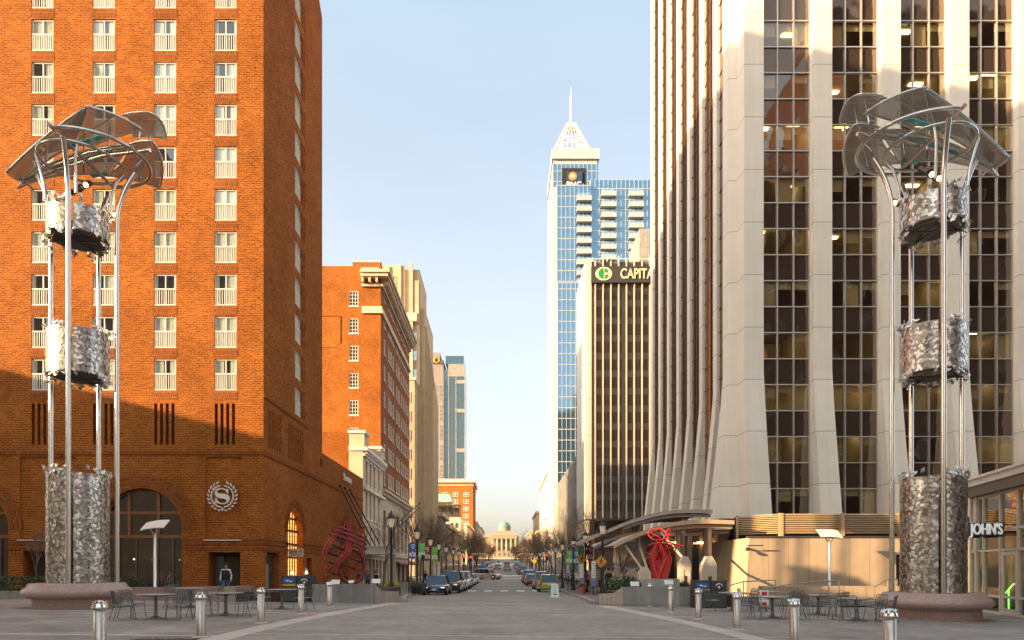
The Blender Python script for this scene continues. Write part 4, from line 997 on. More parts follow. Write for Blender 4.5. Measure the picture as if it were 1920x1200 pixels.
# ================================================================ bank tower with fins
def bank():
    t = thing('fin_bank_tower', 'dark office tower with thin pale fins and a lit roof sign', 'tower', (30, 144, -.4))
    X, Y0, H = 17.4, 143.7, 66.3; P = 1.64
    A = MB(); A.box(X, 46, Y0+.5, 161, 11.8, H); A.box(X+3, 46, Y0+4, 160, -1, 11.8); A.build('core', 'spandrel_grey', t)
    A = MB(); A.box(X-.25, X-.01, Y0+.3, 161, 11.9, H+.2); A.box(X-.3, X+1.0, Y0-.1, Y0+.3, 11.9, H+.2); A.build('end_wall', 'pale_panel', t)
    A = MB(); A.box(X-.3, X+.6, Y0, 160, 8.2, 11.6)
    for k in range(5): A.box(X-.2, X+.4, Y0+.2+k*3.8, Y0+.9+k*3.8, -1, 8.2)
    A.build('arcade', 'cream', t)
    A = MB(); A.box(X+1.8, 46, Y0+3.8, Y0+3.9, 5.5, 9.8); A.build('lobby_glass', 'gold_glass', t)
    A = MB(); A.box(X, 46, Y0+.1, Y0+5, 11.6, 11.9); A.box(X+.2, X+1.7, Y0+.6, Y0+3, -1, 11.6); A.box(X+8.2, X+9.6, Y0+.6, Y0+3, -1, 11.6); A.build('soffit', 'bronze', t)
    for k in range(16):
        x = 19.2+k*P; A = MB(); A.box(x-.10, x+.10, Y0-.45, Y0+.35, 12, 61.2); A.box(x-.10, x+.10, Y0-.45, Y0+.35, 64.9, H-.1+(k % 2)*0.9); A.build('fin', 'fin_cream', t)
    F = FY(0, Y0+.42)
    g_ = MB(); g_.quad((-P+.14,0,0),(P-.14,0,0),(P-.14,0,2.3),(-P+.14,0,2.3)); gm = g_.mesh('window', 'bank_glass')
    g2 = MB(); g2.quad((-P*.45,0,0),(P-.14,0,0),(P-.14,0,2.3),(-P*.45,0,2.3)); gm2 = g2.mesh('window', 'bank_glass')
    for i in range(7):
        for k in range(13): put(t, 'window', gm if i % 2 else gm2, F, 19.2+P*(2*i+.5) , 0, 13.6+k*3.72, ())
    A = MB(); A.box(18.3, 45.5, Y0-.75, Y0-.05, 61.4, 64.8); o = A.build('sign_band', 'sign_dark', t)
    cx, cz, yy = (1131-945)*Y0/1280, 63.2, Y0-.85
    def ell(rx, rz, a0=0, a1=2*PI, n=24, off=0): return [(cx+off+rx*math.cos(lerp(a0, a1, i/n)), cz+rz*math.sin(lerp(a0, a1, i/n))) for i in range(n+(a1-a0 < 6.2))]
    e = MB(); e.xprism(ell(1.75, 1.42), yy, yy+.1); oo = e.build('emblem', 'pub_sign_cream', o)
    e = MB(); e.xprism(ell(1.05, 1.12, PI/2, 3*PI/2, 18, -.08), yy-.06, yy-.01); e.xprism([(cx+.18, cz+.25), (cx+.18, cz+1.1), (cx+.6, cz+1.0), (cx+1.0, cz+.25)], yy-.06, yy-.01); e.xprism([(cx+.18, cz-.2), (cx+.18, cz-1.1), (cx+.6, cz-1.0), (cx+.95, cz-.2)], yy-.06, yy-.01); e.build('emblem_mark', 'logo_green', oo)
    me = text_mesh('CAPITAL', 2.9, .08, 'pub_sign_cream', .70, .05); put(o, 'lettering', me, FY(0, yy), (1157-945)*Y0/1280+4.5, 0, 63.1)
    A = MB()
    for x in (19, 22, 26): A.bar((x, Y0+2, H), (x, Y0+2, H+1.6), .08)
    A.box(18, 45, Y0+1.9, Y0+2, H+1.2, H+1.3); A.build('roof_rail', 'white_paint', t)
    A = MB(); A.box(29.0, 46, Y0+2.5, 158, H, H+8); A.build('penthouse', 'grey_concrete', t)
bank()

def finbuild():
    t = thing('fin_parking_building', 'low grey building of close vertical concrete fins beyond the bank tower', 'building', (18, 165, -.2))
    A = MB(); A.box(18.2, 45, 161.2, 220, -1, 27); A.build('wall', 'street_glass', t)
    A = MB()
    for k in range(7): A.box(17.9, 18.19, 161.2, 220, 4+k*3.5, 4.7+k*3.5)
    A.box(17.7, 18.5, 161.2, 220, 2.5, 3.4); A.build('floor_edges', 'grey_concrete', t)
    for k in range(15):
        y = 162+k*4.0; A = MB(); A.box(17.3, 17.88, y, y+.9, -1, 28.6); A.build('fin', 'grey_concrete', t)
finbuild()

def glass_tower():
    t = thing('glass_skyscraper', 'blue glass skyscraper with a white steel spire and a blue bank sign', 'skyscraper', (24, 225, 1.5))
    zb = 1; fl = 3.5
    secs = [('shaft_glass', 16.4, 31.4, 228, 252, zb, 136.5, 'blue_glass'), ('front_glass', 17.5, 28.7, 225, 228, 96, 128, 'blue_glass'), ('wing_glass', 28.7, 62, 226, 246, zb, 130, 'blue_glass'), ('lower_glass', 17.4, 27.0, 221.5, 225, zb, 94, 'blue_glass'), ('front_glass', 17.5, 28.7, 225, 228, zb, 96, 'blue_glass')]
    for nm, xa, xb, ya, yb, za, zc, m_ in secs:
        A = MB(); A.box(xa, xb, ya, yb, za, zc); o = A.build(nm, m_, t)
        q = MB(); n = int((zc-za)/fl); x = xa
        while x <= xb+.01: q.box(x-.06, x+.06, ya-.16, ya-.003, za, zc+.3); x += 1.44
        for k in range(n+1): q.box(xa, xb, ya-.11, ya-.004, za+k*fl, za+k*fl+.22)
        y = ya
        while y < yb: q.box(xa-.2, xa-.003, y, y+.35, za, zc); y += 1.6
        for k in range(n+1): q.box(xa-.12, xa-.004, ya, yb, za+k*fl, za+k*fl+.3)
        q.build('mullions', 'blue_grey_frame', o)
    A = MB(); A.box(16.0, 31.8, 227.4, 252.4, 138.0, 141.4); A.box(16.6, 31.2, 228.2, 252, 136.5, 138.0); A.build('crown', 'blue_grey_frame', t)
    A = MB(); A.box(16.1, 17.35, 226.5, 253, zb, 128); A.box(17.0, 17.38, 221.8, 226, zb, 92); A.build('street_edge', 'pale_panel', t)
    A = MB(); A.box(19.3, 27.3, 227.7, 227.95, 129.2, 135.0); o = A.build('sign_recess', 'dark_slot', t)
    A = MB(); A.box(20.8, 26.1, 227.3, 227.68, 127.6, 133.6); p_ = A.build('sign_panel', 'navy', t)
    e = MB(); cx, cz = 22.9, 132.0; e.xprism([(cx+1.35*math.cos(a*PI/12), cz+1.35*math.sin(a*PI/12)) for a in range(24)], 227.15, 227.28); q = e.build('emblem', 'logo_orange', p_)
    e = MB(); e.xprism([(cx-.55, cz-.8), (cx+.85, cz), (cx-.55, cz+.8)], 227.05, 227.14); e.build('emblem_mark', 'white_paint', q)
    me = text_mesh('PNC', 2.4, .08, 'white_paint', 1.05, .03); put(p_, 'lettering', me, FY(0, 227.2), 23.3, 0, 129.2)
    # spire
    A = MB(); cx, cy = 22.9, 234; za, zc = 141.4, 152.0; hb, ht = 6.0, 1.7
    def sq(h, z, u): u = u % 4; k = int(u); f = u-k; c = [(-h,-h),(h,-h),(h,h),(-h,h),(-h,-h)]; return (cx+lerp(c[k][0], c[k+1][0], f), cy+lerp(c[k][1], c[k+1][1], f), z)
    for k in range(24): u = k/6; A.bar(sq(hb, za, u), sq(ht, zc, u), .34 if k % 6 == 0 else .11)
    for f in (.04, .3, .55, .8): h = lerp(hb, ht, f); z = lerp(za, zc, f); A.tube([sq(h, z, q) for q in range(4)], .16, 4, closed=True)
    for k in range(4): A.bar(sq(hb, za, k), sq(lerp(hb, ht, .55), lerp(za, zc, .55), k+1), .12); A.bar(sq(hb, za, k+1), sq(lerp(hb, ht, .55), lerp(za, zc, .55), k), .12)
    A.box(cx-1.7, cx+1.7, cy-1.7, cy+1.7, 152, 153.2); A.build('spire_frame', 'white_paint', t)
    A = MB(); A.tube([(cx, cy, 153.2), (cx, cy, 159), (cx, cy, 166.5)], [.6, .4, .06], 8); A.build('spire_needle', 'white_paint', t)
    # balconies
    sl = MB(); sl.box(-2.5, 2.5, -1.5, 0, -.45, 0); sm = sl.mesh('balcony', 'blue_grey_frame')
    rl = MB(); rl.box(-2.5, 2.5, -1.5, -1.44, .0, 1.0)
    for k in range(11): rl.box(-2.5+k*.48, -2.42+k*.48, -1.54, -1.5, 0, 1.1)
    rm = rl.mesh('railing', 'blue_grey_frame')
    dm = MB(); dm.quad((-2.3,-.06,.0),(2.3,-.06,0),(2.3,-.06,2.7),(-2.3,-.06,2.7)); dmm = dm.mesh('balcony_door', 'pale_blue_glass')
    F1 = FY(0, 225); F2 = FY(0, 226)
    for k in range(9):
        put(t, 'balcony', sm, F1, 26.3, 0, 122.6-k*fl, [('railing', rm), ('balcony_door', dmm)])
        put(t, 'balcony', sm, F2, 34.4, 0, 124.6-k*fl, [('railing', rm), ('balcony_door', dmm)])
        put(t, 'balcony', sm, F2, 43.5, 0, 124.6-k*fl, [('railing', rm), ('balcony_door', dmm)])
    A = MB(); A.box(16.0, 26, 221, 224.9, zb, 22); A.build('podium', 'pale_panel', t)
glass_tower()

def far_right():
    for lab, ya, yb, X, h, m_ in (('cream office slab with small punched windows beyond the blue glass skyscraper', 262, 332, 17.4, 37.5, 'cream'), ('tan corner block with a cornice, farthest but one on the right', 365, 414, 17.6, 27.5, 'tan_stone'), ('low stone block at the far end of the right side', 440, 520, 17.2, 20, 'cream'), ('small tan block with hanging banners before the tan corner block', 334, 362, 16.8, 16, 'tan_stone')):
        z0 = base_z(ya); t = thing('street_block', lab, 'building', (X, ya, z0))
        A = MB(); A.box(X, X+20, ya, yb, z0-1, z0+h); A.build('wall', m_, t)
        A = MB(); A.box(X-.7, X+20, ya-.5, yb+.5, z0+h-1.2, z0+h); A.box(X-.3, X+20, ya-.2, yb, z0+4.2, z0+4.8); A.build('cornice', 'cream', t)
        G = FXm(X, 0); F = FY(0, ya); g_, s_ = window_unit(1.8, 1.7, 'old_glass', 'cream', 1, 1, .12)
        k = 0
        for i in range(8):
            for j in range(int((h-6)/3.6)):
                if k < 96: put(t, 'window', g_, G, -(ya+3+i*(yb-ya-5)/8), -.09, z0+5.5+j*3.6, s_); k += 1
        A = MB(); A.box(X-.05, X-.01, ya+1, yb-1, z0+.8, z0+4); A.build('shopfront', 'gold_glass', t)
    t = thing('balcony_block', 'yellow street block with stacked rounded balconies before the cream office slab', 'building', (17, 253.5, 2.4))
    A = MB(); A.box(17.2, 32, 253.2, 261.5, 1, 24); A.build('wall', 'cream', t)
    for k in range(4): A = MB(); A.box(15.6, 17.19, 254, 261, 8+k*4, 8.35+k*4); A.box(15.6, 15.7, 254, 261, 8.35+k*4, 9.2+k*4); A.build('balcony', 'cream_frame', t)
far_right()

# ================================================================ city behind and beside the camera (throws the evening shade, shows in the glass)
def behind():
    t = thing('low_brick_block', 'low brick block, roof stepped to shape its shade, west of the plaza, outside the photo', 'building', (-66, -10, 0))
    A = MB(); A.box(-84, -60, -90, 3, -1, 20.6); A.box(-84, -60, 3.01, 19, -1, 16.5); A.box(-84, -60, 19.01, 38, -1, 21.6); A.build('wall', 'dark_brick', t)  # unseen; roof heights stepped to shade hotel foot, pass sun to peach wall
    A = MB(); [A.box(-60.05+.0, -59.97, -86+k*5, -83.6+k*5, z, z+2) for k in range(24) for z in (3, 7, 11, 15)]; A.build('windows', 'old_glass', t, kind='stuff')
    t = thing('shade_slab', 'tall slab added to shade the tower, opened to pass sun, south-west of the plaza, outside the photo', 'building', (-47, -30, 0))
    A = MB()
    A.prism([(-45, -90), (-45, 2), (-49, 2), (-49, -90)], -1, 57); A.prism([(-45, 16), (-45, 30.2), (-49, 28.4), (-49, 16)], -1, 57)
    A.box(-49, -45, 2, 16, -1, 11); A.box(-49, -45, 2, 16, 24.2, 57); A.build('wall', 'tan_stone', t)  # added unseen slab shades the tower; its gap lets sun onto the peach wall
    t = thing('dark_brick_tower', 'brown brick tower behind the viewer that shows in the office glass', 'building', (75, -25, 0))
    A = MB(); A.box(42, 120, -38, -14, -1, 68); A.box(56, 120, -38, -14, 68, 96); A.build('wall', 'dark_brick', t)
    F = Fr(0, -14, PI); g_, s_ = window_unit(1.7, 2.2, 'warm_window', 'cream', 1, 1, .25); g2, s2 = window_unit(1.7, 2.2, 'old_glass', 'cream', 1, 1, .25)
    k = 0
    for i in range(9):
        for j in range(10): put(t, 'window', g2, F, -(46+i*8), -.1, 6+j*7, s2)
    t = thing('pale_hall', 'long pale hall closing the plaza behind the viewer', 'building', (0, -95, 0))
    A = MB(); A.box(-40, 40, -110, -80, -1, 22); A.box(-20, 20, -80, -76, 14, 18)
    for k in range(8): A.box(-19+k*5, -17.5+k*5, -78, -76.5, -1, 14)
    A.build('wall', 'cream', t)
behind()
# ================================================================ LIGHT TOWERS (leaf-clad sculptures)
def light_tower(cx, cy, mx, label, gid):
    g0 = gz(cx, cy); t = thing('light_tower', label, 'sculpture', (cx, cy, g0), 'leaf clad light towers on the plaza')
    rnd = random.Random(11)
    def TM(): q = MB(); q.T = Matrix.Translation((cx, cy, g0)) @ Matrix.Diagonal((mx, 1, 1, 1)); return q
    A = TM(); A.lathe([(1.42, -.3), (1.42, .33), (1.46, .36), (1.64, .40), (1.76, .50), (1.76, .62), (1.68, .72), (1.60, .76), (1.56, .86), (1.50, .90), (0, .90)], n=48); A.build('stone_base', 'pink_stone', t)
    poles = [((-.45, -1.28), 0), ((-1.3, .22), 0), ((.05, 1.35), 0), ((1.22, .32), 0)]
    for (px, py), _ in poles:
        d = Vector((px, py, 0)).normalized(); pts = []
        pts.append((px, py, .9)); pts.append((px, py, 14.2))
        for k in range(1, 9):
            a = k/8; off = .62*a*a; pts.append((px+d.x*off, py+d.y*off, 14.2+1.95*a))
        A = TM(); A.tube(pts, .084, 12); A.build('pole', 'steel', t)
    # inner struts up to the ring
    for k in range(4):
        a = PI/4+k*PI/2+.3; A = TM()
        A.tube([(1.0*math.cos(a), 1.0*math.sin(a), 14.75), (1.05*math.cos(a), 1.05*math.sin(a), 15.3), (1.2*math.cos(a), 1.2*math.sin(a), 15.9), (1.38*math.cos(a), .12+1.38*math.sin(a), 16.35)], .05, 8); A.build('strut', 'steel', t)
    R0 = 1.0
    gap = math.atan2(-1.28, -.45)
    def leaf(q, x, y, z, nrm, size, tilt):
        n_ = Vector(nrm).normalized(); u_ = n_.orthogonal().normalized(); ax = rnd.uniform(0, 2*PI)
        u_ = (u_*math.cos(ax)+n_.cross(u_)*math.sin(ax)); v_ = n_.cross(u_); p = Vector((x, y, z))
        n2 = n_*tilt
        a = p-u_*size*.5; b = p+v_*size*.30+n2*.6; c = p+u_*size*.55+n2; d = p-v_*size*.30+n2*.6
        q.add([a, b, c, d, p+n2*1.1], [(0,1,4),(1,2,4),(2,3,4),(3,0,4)])
    def drum(z0, z1, name, under):
        A = TM(); n = 44; v = []; f = []
        # skin in sheets with slots at the poles
        for (a0, a1) in ((gap+.06, gap+2.0), (gap+2.06, gap+3.3), (gap+3.36, gap+2*PI-.06)):
            m = 16; vs = []; fs = []
            for i in range(m+1):
                a = lerp(a0, a1, i/m)
                for r in (R0, R0-.05): vs += [(r*math.cos(a), r*math.sin(a), z0), (r*math.cos(a), r*math.sin(a), z1)]
            for i in range(m): q = i*4; fs += [(q, q+4, q+5, q+1), (q+3, q+7, q+6, q+2), (q+1, q+5, q+7, q+3), (q, q+2, q+6, q+4)]
            fs += [(0,1,3,2), (m*4, m*4+2, m*4+3, m*4+1)]
            A.add(vs, fs)
        o = A.build(name, 'leaf_skin', t)
        L = TM(); area = (z1-z0)*2*PI*R0; k = int(area*62)
        for i in range(k):
            a = rnd.uniform(0, 2*PI); z = rnd.uniform(z0+.02, z1-.02); 
            if abs(((a-gap+PI) % (2*PI))-PI) < .08: continue
            leaf(L, (R0+.012)*math.cos(a), (R0+.012)*math.sin(a), z, (math.cos(a)+rnd.uniform(-.03,.03), math.sin(a)+rnd.uniform(-.03,.03), rnd.uniform(-.05, .05)), rnd.uniform(.12, .19), rnd.uniform(.001, .004))
        L.build('leaf_cladding', 'leaf_metal', o)
        L = TM()
        for i in range(150 if under else 110):
            a = rnd.choice([gap+.5, gap+1.6, gap-1.2, gap+2.7, gap+3.9])+rnd.gauss(0, .28); top = rnd.random() < (.55 if under else 1)
            zz = z1+abs(rnd.gauss(0, .11)) if top else z0-abs(rnd.gauss(0, .12)); rr = R0+rnd.uniform(-.1, .08)
            leaf(L, rr*math.cos(a), rr*math.sin(a), zz, (math.cos(a)+rnd.uniform(-.6,.6), math.sin(a)+rnd.uniform(-.6,.6), rnd.uniform(-.5, .8)), rnd.uniform(.18, .28), .03)
        L.build('leaf_spray', 'leaf_metal', o)
        if under:
            U = TM(); U.lathe([(R0-.06, z0+.04), (R0-.1, z0-.02), (R0-.25, z0-.06), (.7, z0-.02), (.02, z0+.12)], n=28); U.bar((-1, .1, z0-.08), (1, -.1, z0-.08), .04, 6); U.bar((.1, -1, z0-.08), (-.1, 1, z0-.08), .04, 6)
            U.build('tray', 'dark_alu', o)
    drum(.9, 4.85, 'lower_drum', 0); drum(8.45, 10.05, 'middle_drum', 1); drum(13.5, 14.45, 'upper_drum', 1)
    # rings and beams
    A = TM(); A.tube([(-.05+1.38*math.cos(a*PI/20), .12+1.38*math.sin(a*PI/20), 16.4) for a in range(40)], .055, 8, closed=True); A.build('inner_ring', 'steel', t)
    A = TM(); A.tube([(-.5+1.9*math.cos(lerp(-1.42, -2*PI+1.42, i/36)), .05+1.85*math.sin(lerp(-1.42, -2*PI+1.42, i/36)), 16.5) for i in range(37)], .065, 8); A.build('outer_ring', 'steel', t)
    A = TM(); A.bar((-.2, -1.95, 16.5), (-.2, 2.0, 16.5), .07, 8); A.build('cross_beam', 'steel', t)
    def P(px, py, D): q = at(px, py, D); return (q.x-14.89, q.y-23.7, q.z+.13)
    A = TM(); A.tube([P(1607, 250, 23.3), P(1700, 262, 23.9), P(1790, 290, 24.6), P(1858, 316, 25.2)], .07, 8); A.build('long_beam', 'steel', t)
    A = TM(); A.tube([P(1640, 242, 23.0), P(1730, 255, 23.5), P(1800, 283, 24.3), P(1856, 309, 25.0)], .045, 6); A.build('long_beam', 'steel', t)
    for a, b in (((1682,257,24.2),(1803,291,24.6)), ((1693,221,22.6),(1775,247,23.2)), ((1690,300,25),(1722,306,25.2))):
        p0, p1 = Vector(P(*a)), Vector(P(*b)); A = TM(); A.add([p0+Vector((0,-.12,0)), p1+Vector((0,-.12,0)), p1+Vector((0,.12,.03)), p0+Vector((0,.12,.03)), p0+Vector((0,-.12,.03)), p1+Vector((0,-.12,.03))], [(0,1,2,3),(0,1,5,4)]); A.build('glass_blade', 'cyan_glass', t)
    # wings: curved sheets spanned between four corners with a sagging curve
    def wing(c00, c10, c11, c01, bow, name='wing', edge=.045):
        c = [Vector(P(*q)) for q in (c00, c10, c11, c01)]; n, m = 14, 6; v = []; f = []
        def S(u, w_):
            p = (c[0]*(1-u)+c[1]*u)*(1-w_)+(c[3]*(1-u)+c[2]*u)*w_
            k = 4*u*(1-u); kw = 4*w_*(1-w_)
            return p+Vector((bow[0], bow[1], bow[2]))*k+Vector((bow[3], bow[4], bow[5]))*kw
        for i in range(n+1):
            for j in range(m+1): v.append(S(i/n, j/m))
        for i in range(n):
            for j in range(m): q = i*(m+1)+j; f.append((q, q+1, q+m+2, q+m+1))
        A = TM(); A.add(v, f, True); o = A.build(name, 'perforated', t)
        A = TM(); E = [S(i/n, 0) for i in range(n+1)]+[S(1, j/m) for j in range(1, m+1)]+[S(1-i/n, 1) for i in range(1, n+1)]+[S(0, 1-j/m) for j in range(1, m)]
        A.tube(E, edge, 6, closed=True); A.tube([S(.5, j/m) for j in range(m+1)], edge*.5, 5); A.build('wing_frame', 'steel', o)
        for u, w_ in ((.3, .35), (.65, .5)):
            p = S(u, w_)
            if p.z > 16.9: A = TM(); A.bar(p, (p.x*.8-.05, p.y*.8, 16.45), .035, 6); A.build('prop', 'steel', o)
    # main wing in two leaves, upper left wing, long lower wing
    wing((1621,211,24.4), (1732,162,22.6), (1822,262,24.6), (1712,240,25.4), (0,0,.12, 0,0,.05))
    wing((1732,162,22.6), (1891,294,24.2), (1858,312,25.6), (1760,246,25.2), (0,0,.15, 0,0,-.12))
    wing((1574.6,230,25.6), (1612,176,24.2), (1662,182,24.6), (1640,226,25.8), (-.12,0,.2, 0,0,.05))
    wing((1602,233,23.2), (1589,328,26.2), (1690,304,26.2), (1650,240,23.6), (-.25,0,.05, 0,0,.08))
    wing((1650,240,23.6), (1690,304,26.2), (1872,330,26.4), (1856,309,25.0), (0,0,-.02, .1,0,.28))
    A = TM(); A.bar(P(1840,329,25.6), P(1876,292,25.0), .06, 8); A.build('end_bar', 'steel', t)
    # spotlights on bars
    def spot(p0, p1, lamps, on):
        p0, p1 = Vector(P(*p0)), Vector(P(*p1)); d = (p1-p0); L = d.length; A = TM(); A.tube([p0, p1], .085, 4, smooth=False); o = A.build('spot_bar', 'dark_alu', t)
        for i, f_ in enumerate(lamps):
            q = p0+d*f_; A = TM(); A.tube([q+Vector((0,-.02,0)), q+Vector((0,-.15,-.12))], .12, 12); A.build('spot_housing', 'black_iron', o)
            A = TM(); A.tube([q+Vector((0,-.155,-.12)), q+Vector((0,-.17,-.13))], .085, 12); A.build('lens', 'spot_glow' if i < on else 'dark_slot', o)
    spot((1722,314,23.6), (1793,351,23.4), (.28, .48) if mx > 0 else (.10, .3, .55), 2 if mx > 0 else 1)
    spot((1668,376,24.4), (1690,384,24.6), (.2,), 1)
light_tower(14.89, 23.7, 1, 'right light tower: polished poles and silver leaf drums before the white pier tower', 1)
light_tower(-15.65, 25.1, -1, 'left light tower: polished poles and silver leaf drums before the brick hotel', 2)

# ================================================================ bollards
def bollard():
    t = thing('bollard', '', 'bollard', (0,0,0), 'steel bollards lining the drive')
    A = MB(); A.lathe([(.19, 0), (.19, .012), (.15, .03), (.125, .035)], n=20); A.build('base_plate', 'brushed_steel', t)
    A = MB(); A.lathe([(.098, .03), (.098, .76), (.088, .765), (.088, .78), (.125, .785), (.13, .80), (.13, .82), (.10, .825)], n=24); A.build('post', 'brushed_steel', t)
    A = MB(); rnd = random.Random(2); A.lathe([(.12, .82), (.115, .85), (.095, .89), (.05, .92), (.0, .93)], n=16)
    for i in range(14):
        a = i*.9; r = .07+.05*rnd.random(); z = .90-r*.35+.03*rnd.random(); A.add([(r*math.cos(a)-.05,r*math.sin(a),z-.02),(r*math.cos(a),r*math.sin(a)-.03,z+.02),(r*math.cos(a)+.06,r*math.sin(a),z),(r*math.cos(a),r*math.sin(a)+.03,z+.03)], [(0,1,3),(1,2,3)])
    A.build('leaf_cap', 'chrome', t)
    return t
bp = bollard()
ordn = ['nearest', 'second', 'third', 'fourth', 'fifth', 'sixth', 'seventh', 'eighth', 'ninth', 'tenth', 'eleventh', 'twelfth']
for i in range(6):
    x, y = -6.72-.02*i, 11.35+3.82*i; place(bp, USED, (x, y, gz(x, y)), i*.4, f'steel bollard with leafy cap, {ordn[i]} of the six left of the drive', sc_=(1, 1, 1.08))
for i in range(6):
    x, y = 6.33, 11.2+3.68*i; place(bp, USED, (x, y, gz(x, y)), i*.7, f'steel bollard with leafy cap, {ordn[i]} of the six right of the drive', sc_=(1, 1, 1.08))

# ================================================================ cafe tables and chairs
def table():
    t = thing('cafe_table', '', 'table', (0,0,0), 'round metal cafe tables')
    A = MB(); A.lathe([(0, .705), (.50, .705), (.53, .715), (.53, .735), (.51, .742), (0, .742)], n=32); A.build('table_top', 'galvanised', t)
    A = MB(); A.tube([(0,0,.05), (0,0,.705)], .045, 10)
    for k in range(4): a = k*PI/2+.4; A.bar((0,0,.64), (.34*math.cos(a), .34*math.sin(a), .70), .012, 5)
    A.build('pedestal', 'dark_galv', t)
    A = MB(); A.lathe([(.34, 0), (.34, .015), (.20, .04), (.07, .10), (.05, .16)], n=24); A.build('foot', 'dark_galv', t)
    return t
def chair():
    t = thing('metal_chair', '', 'chair', (0,0,0), 'metal cafe chairs')   # faces +Y
    A = MB(); n = 8
    v = [(lerp(-.21,.21,i/n), y, .44-.018*math.sin(PI*i/n)-(.015 if 0 < j < 3 else 0)) for j, y in enumerate((-.20,-.06,.10,.22)) for i in range(n+1)]
    f = [(j*(n+1)+i, j*(n+1)+i+1, (j+1)*(n+1)+i+1, (j+1)*(n+1)+i) for j in range(3) for i in range(n)]
    A.add(v, f, True); A.tube([(-.22,-.21,.44),(.22,-.21,.44),(.22,.23,.44),(-.22,.23,.44)], .012, 5, closed=True); A.build('seat', 'blue_galv', t)
    A = MB(); A.tube([(-.22,-.22,.45),(-.23,-.28,.80),(-.19,-.30,.84),(.19,-.30,.84),(.23,-.28,.80),(.22,-.22,.45)], .013, 6)
    for i in range(7): x = -.15+i*.05; A.bar((x,-.222,.46), (x*1.02,-.297,.835), .007, 4)
    A.bar((-.22,-.235,.55), (.22,-.235,.55), .008, 4); A.build('backrest', 'dark_galv', t)
    for sx in (-1, 1):
        A = MB(); A.tube([(sx*.22,.20,.44),(sx*.25,.26,0)], .011, 6); A.build('leg', 'dark_galv', t)
        A = MB(); A.tube([(sx*.22,-.20,.44),(sx*.25,-.33,0)], .011, 6); A.build('leg', 'dark_galv', t)
        A = MB(); A.tube([(sx*.23,-.26,.68),(sx*.27,-.1,.68),(sx*.27,.14,.65),(sx*.25,.20,.44)], .011, 6); A.build('armrest', 'dark_galv', t)
    return t
tp, cp = table(), chair()
TB = [(-10.2, 20.0, 'nearest the leaf tower base on the left', [-2.5, -.3, 1.2, 2.9]), (-11.7, 25.5, 'before the low stone wall on the left', [-1.9, .2, 2.6]),
      (-8.8, 21.6, 'behind the second left bollard', [-2.6, -.8, .5, 2.4]), (-8.2, 25.2, 'before the left litter bins', [-.2, 3.0]),
      (8.9, 26.6, 'just right of the right litter bins', [-2.9, .4]), (9.0, 22.9, 'between the second and third right bollards', [-2.4, -.9, .3, 2.7]),
      (10.9, 28.4, 'behind the handrail start, farthest back on the right', [-.6, 1.6, 2.9]), (11.5, 25.0, 'before the corner of the peach wall', [-2.8, -1.2, .1, 1.8]),
      (11.45, 22.2, 'nearest the leaf tower base on the right', [-2.3, -.7, .3, 2.2])]
CL = {'nearest the leaf tower base on the left': 'by the left leaf tower', 'before the low stone wall on the left': 'by the low stone wall', 'behind the second left bollard': 'behind the left bollards', 'before the left litter bins': 'by the left bins',
      'just right of the right litter bins': 'by the right bins', 'between the second and third right bollards': 'behind the right bollards', 'behind the handrail start, farthest back on the right': 'by the handrail', 'before the corner of the peach wall': 'by the peach wall', 'nearest the leaf tower base on the right': 'by the right leaf tower'}
rnd = random.Random(21); sidew = lambda a: 'far' if math.sin(a) > .45 else ('near' if math.sin(a) < -.45 else ('right' if math.cos(a) > 0 else 'left'))
for x, y, lab, ang in TB:
    place(tp, USED, (x, y, gz(x, y)), rnd.random(), 'round grey metal table '+lab)
    seen = {}
    for a in ang:
        r = .74+rnd.random()*.12; cx, cy = x+r*math.cos(a), y+r*math.sin(a); s = sidew(a); seen[s] = seen.get(s, 0)+1
        s2 = s if seen[s] == 1 else {'far': 'far right', 'near': 'near right', 'left': 'left rear', 'right': 'right rear'}[s]
        place(cp, USED, (cx, cy, gz(cx, cy)), a+PI/2+rnd.uniform(-.35, .35), f'metal chair on the {s2} side of the table {CL[lab]}')
x, y = 10.3, 27.3
t = thing('folding_sign', 'small red and white sign between the tables on the right', 'sign', (10.05, 26.3, -.1)); A = MB(); A.box(9.85, 10.2, 26.3, 26.34, .1, .75); A.build('board', 'white_paint', t)
A = MB(); A.box(9.93, 10.12, 26.28, 26.296, .55, .68); A.box(9.93, 10.12, 26.28, 26.296, .15, .28); A.build('red_mark', 'red_paint', t)
A = MB(); A.box(9.88, 9.91, 26.3, 26.5, -.1, .1); A.box(10.14, 10.17, 26.3, 26.5, -.1, .1); A.build('legs', 'galvanised', t)

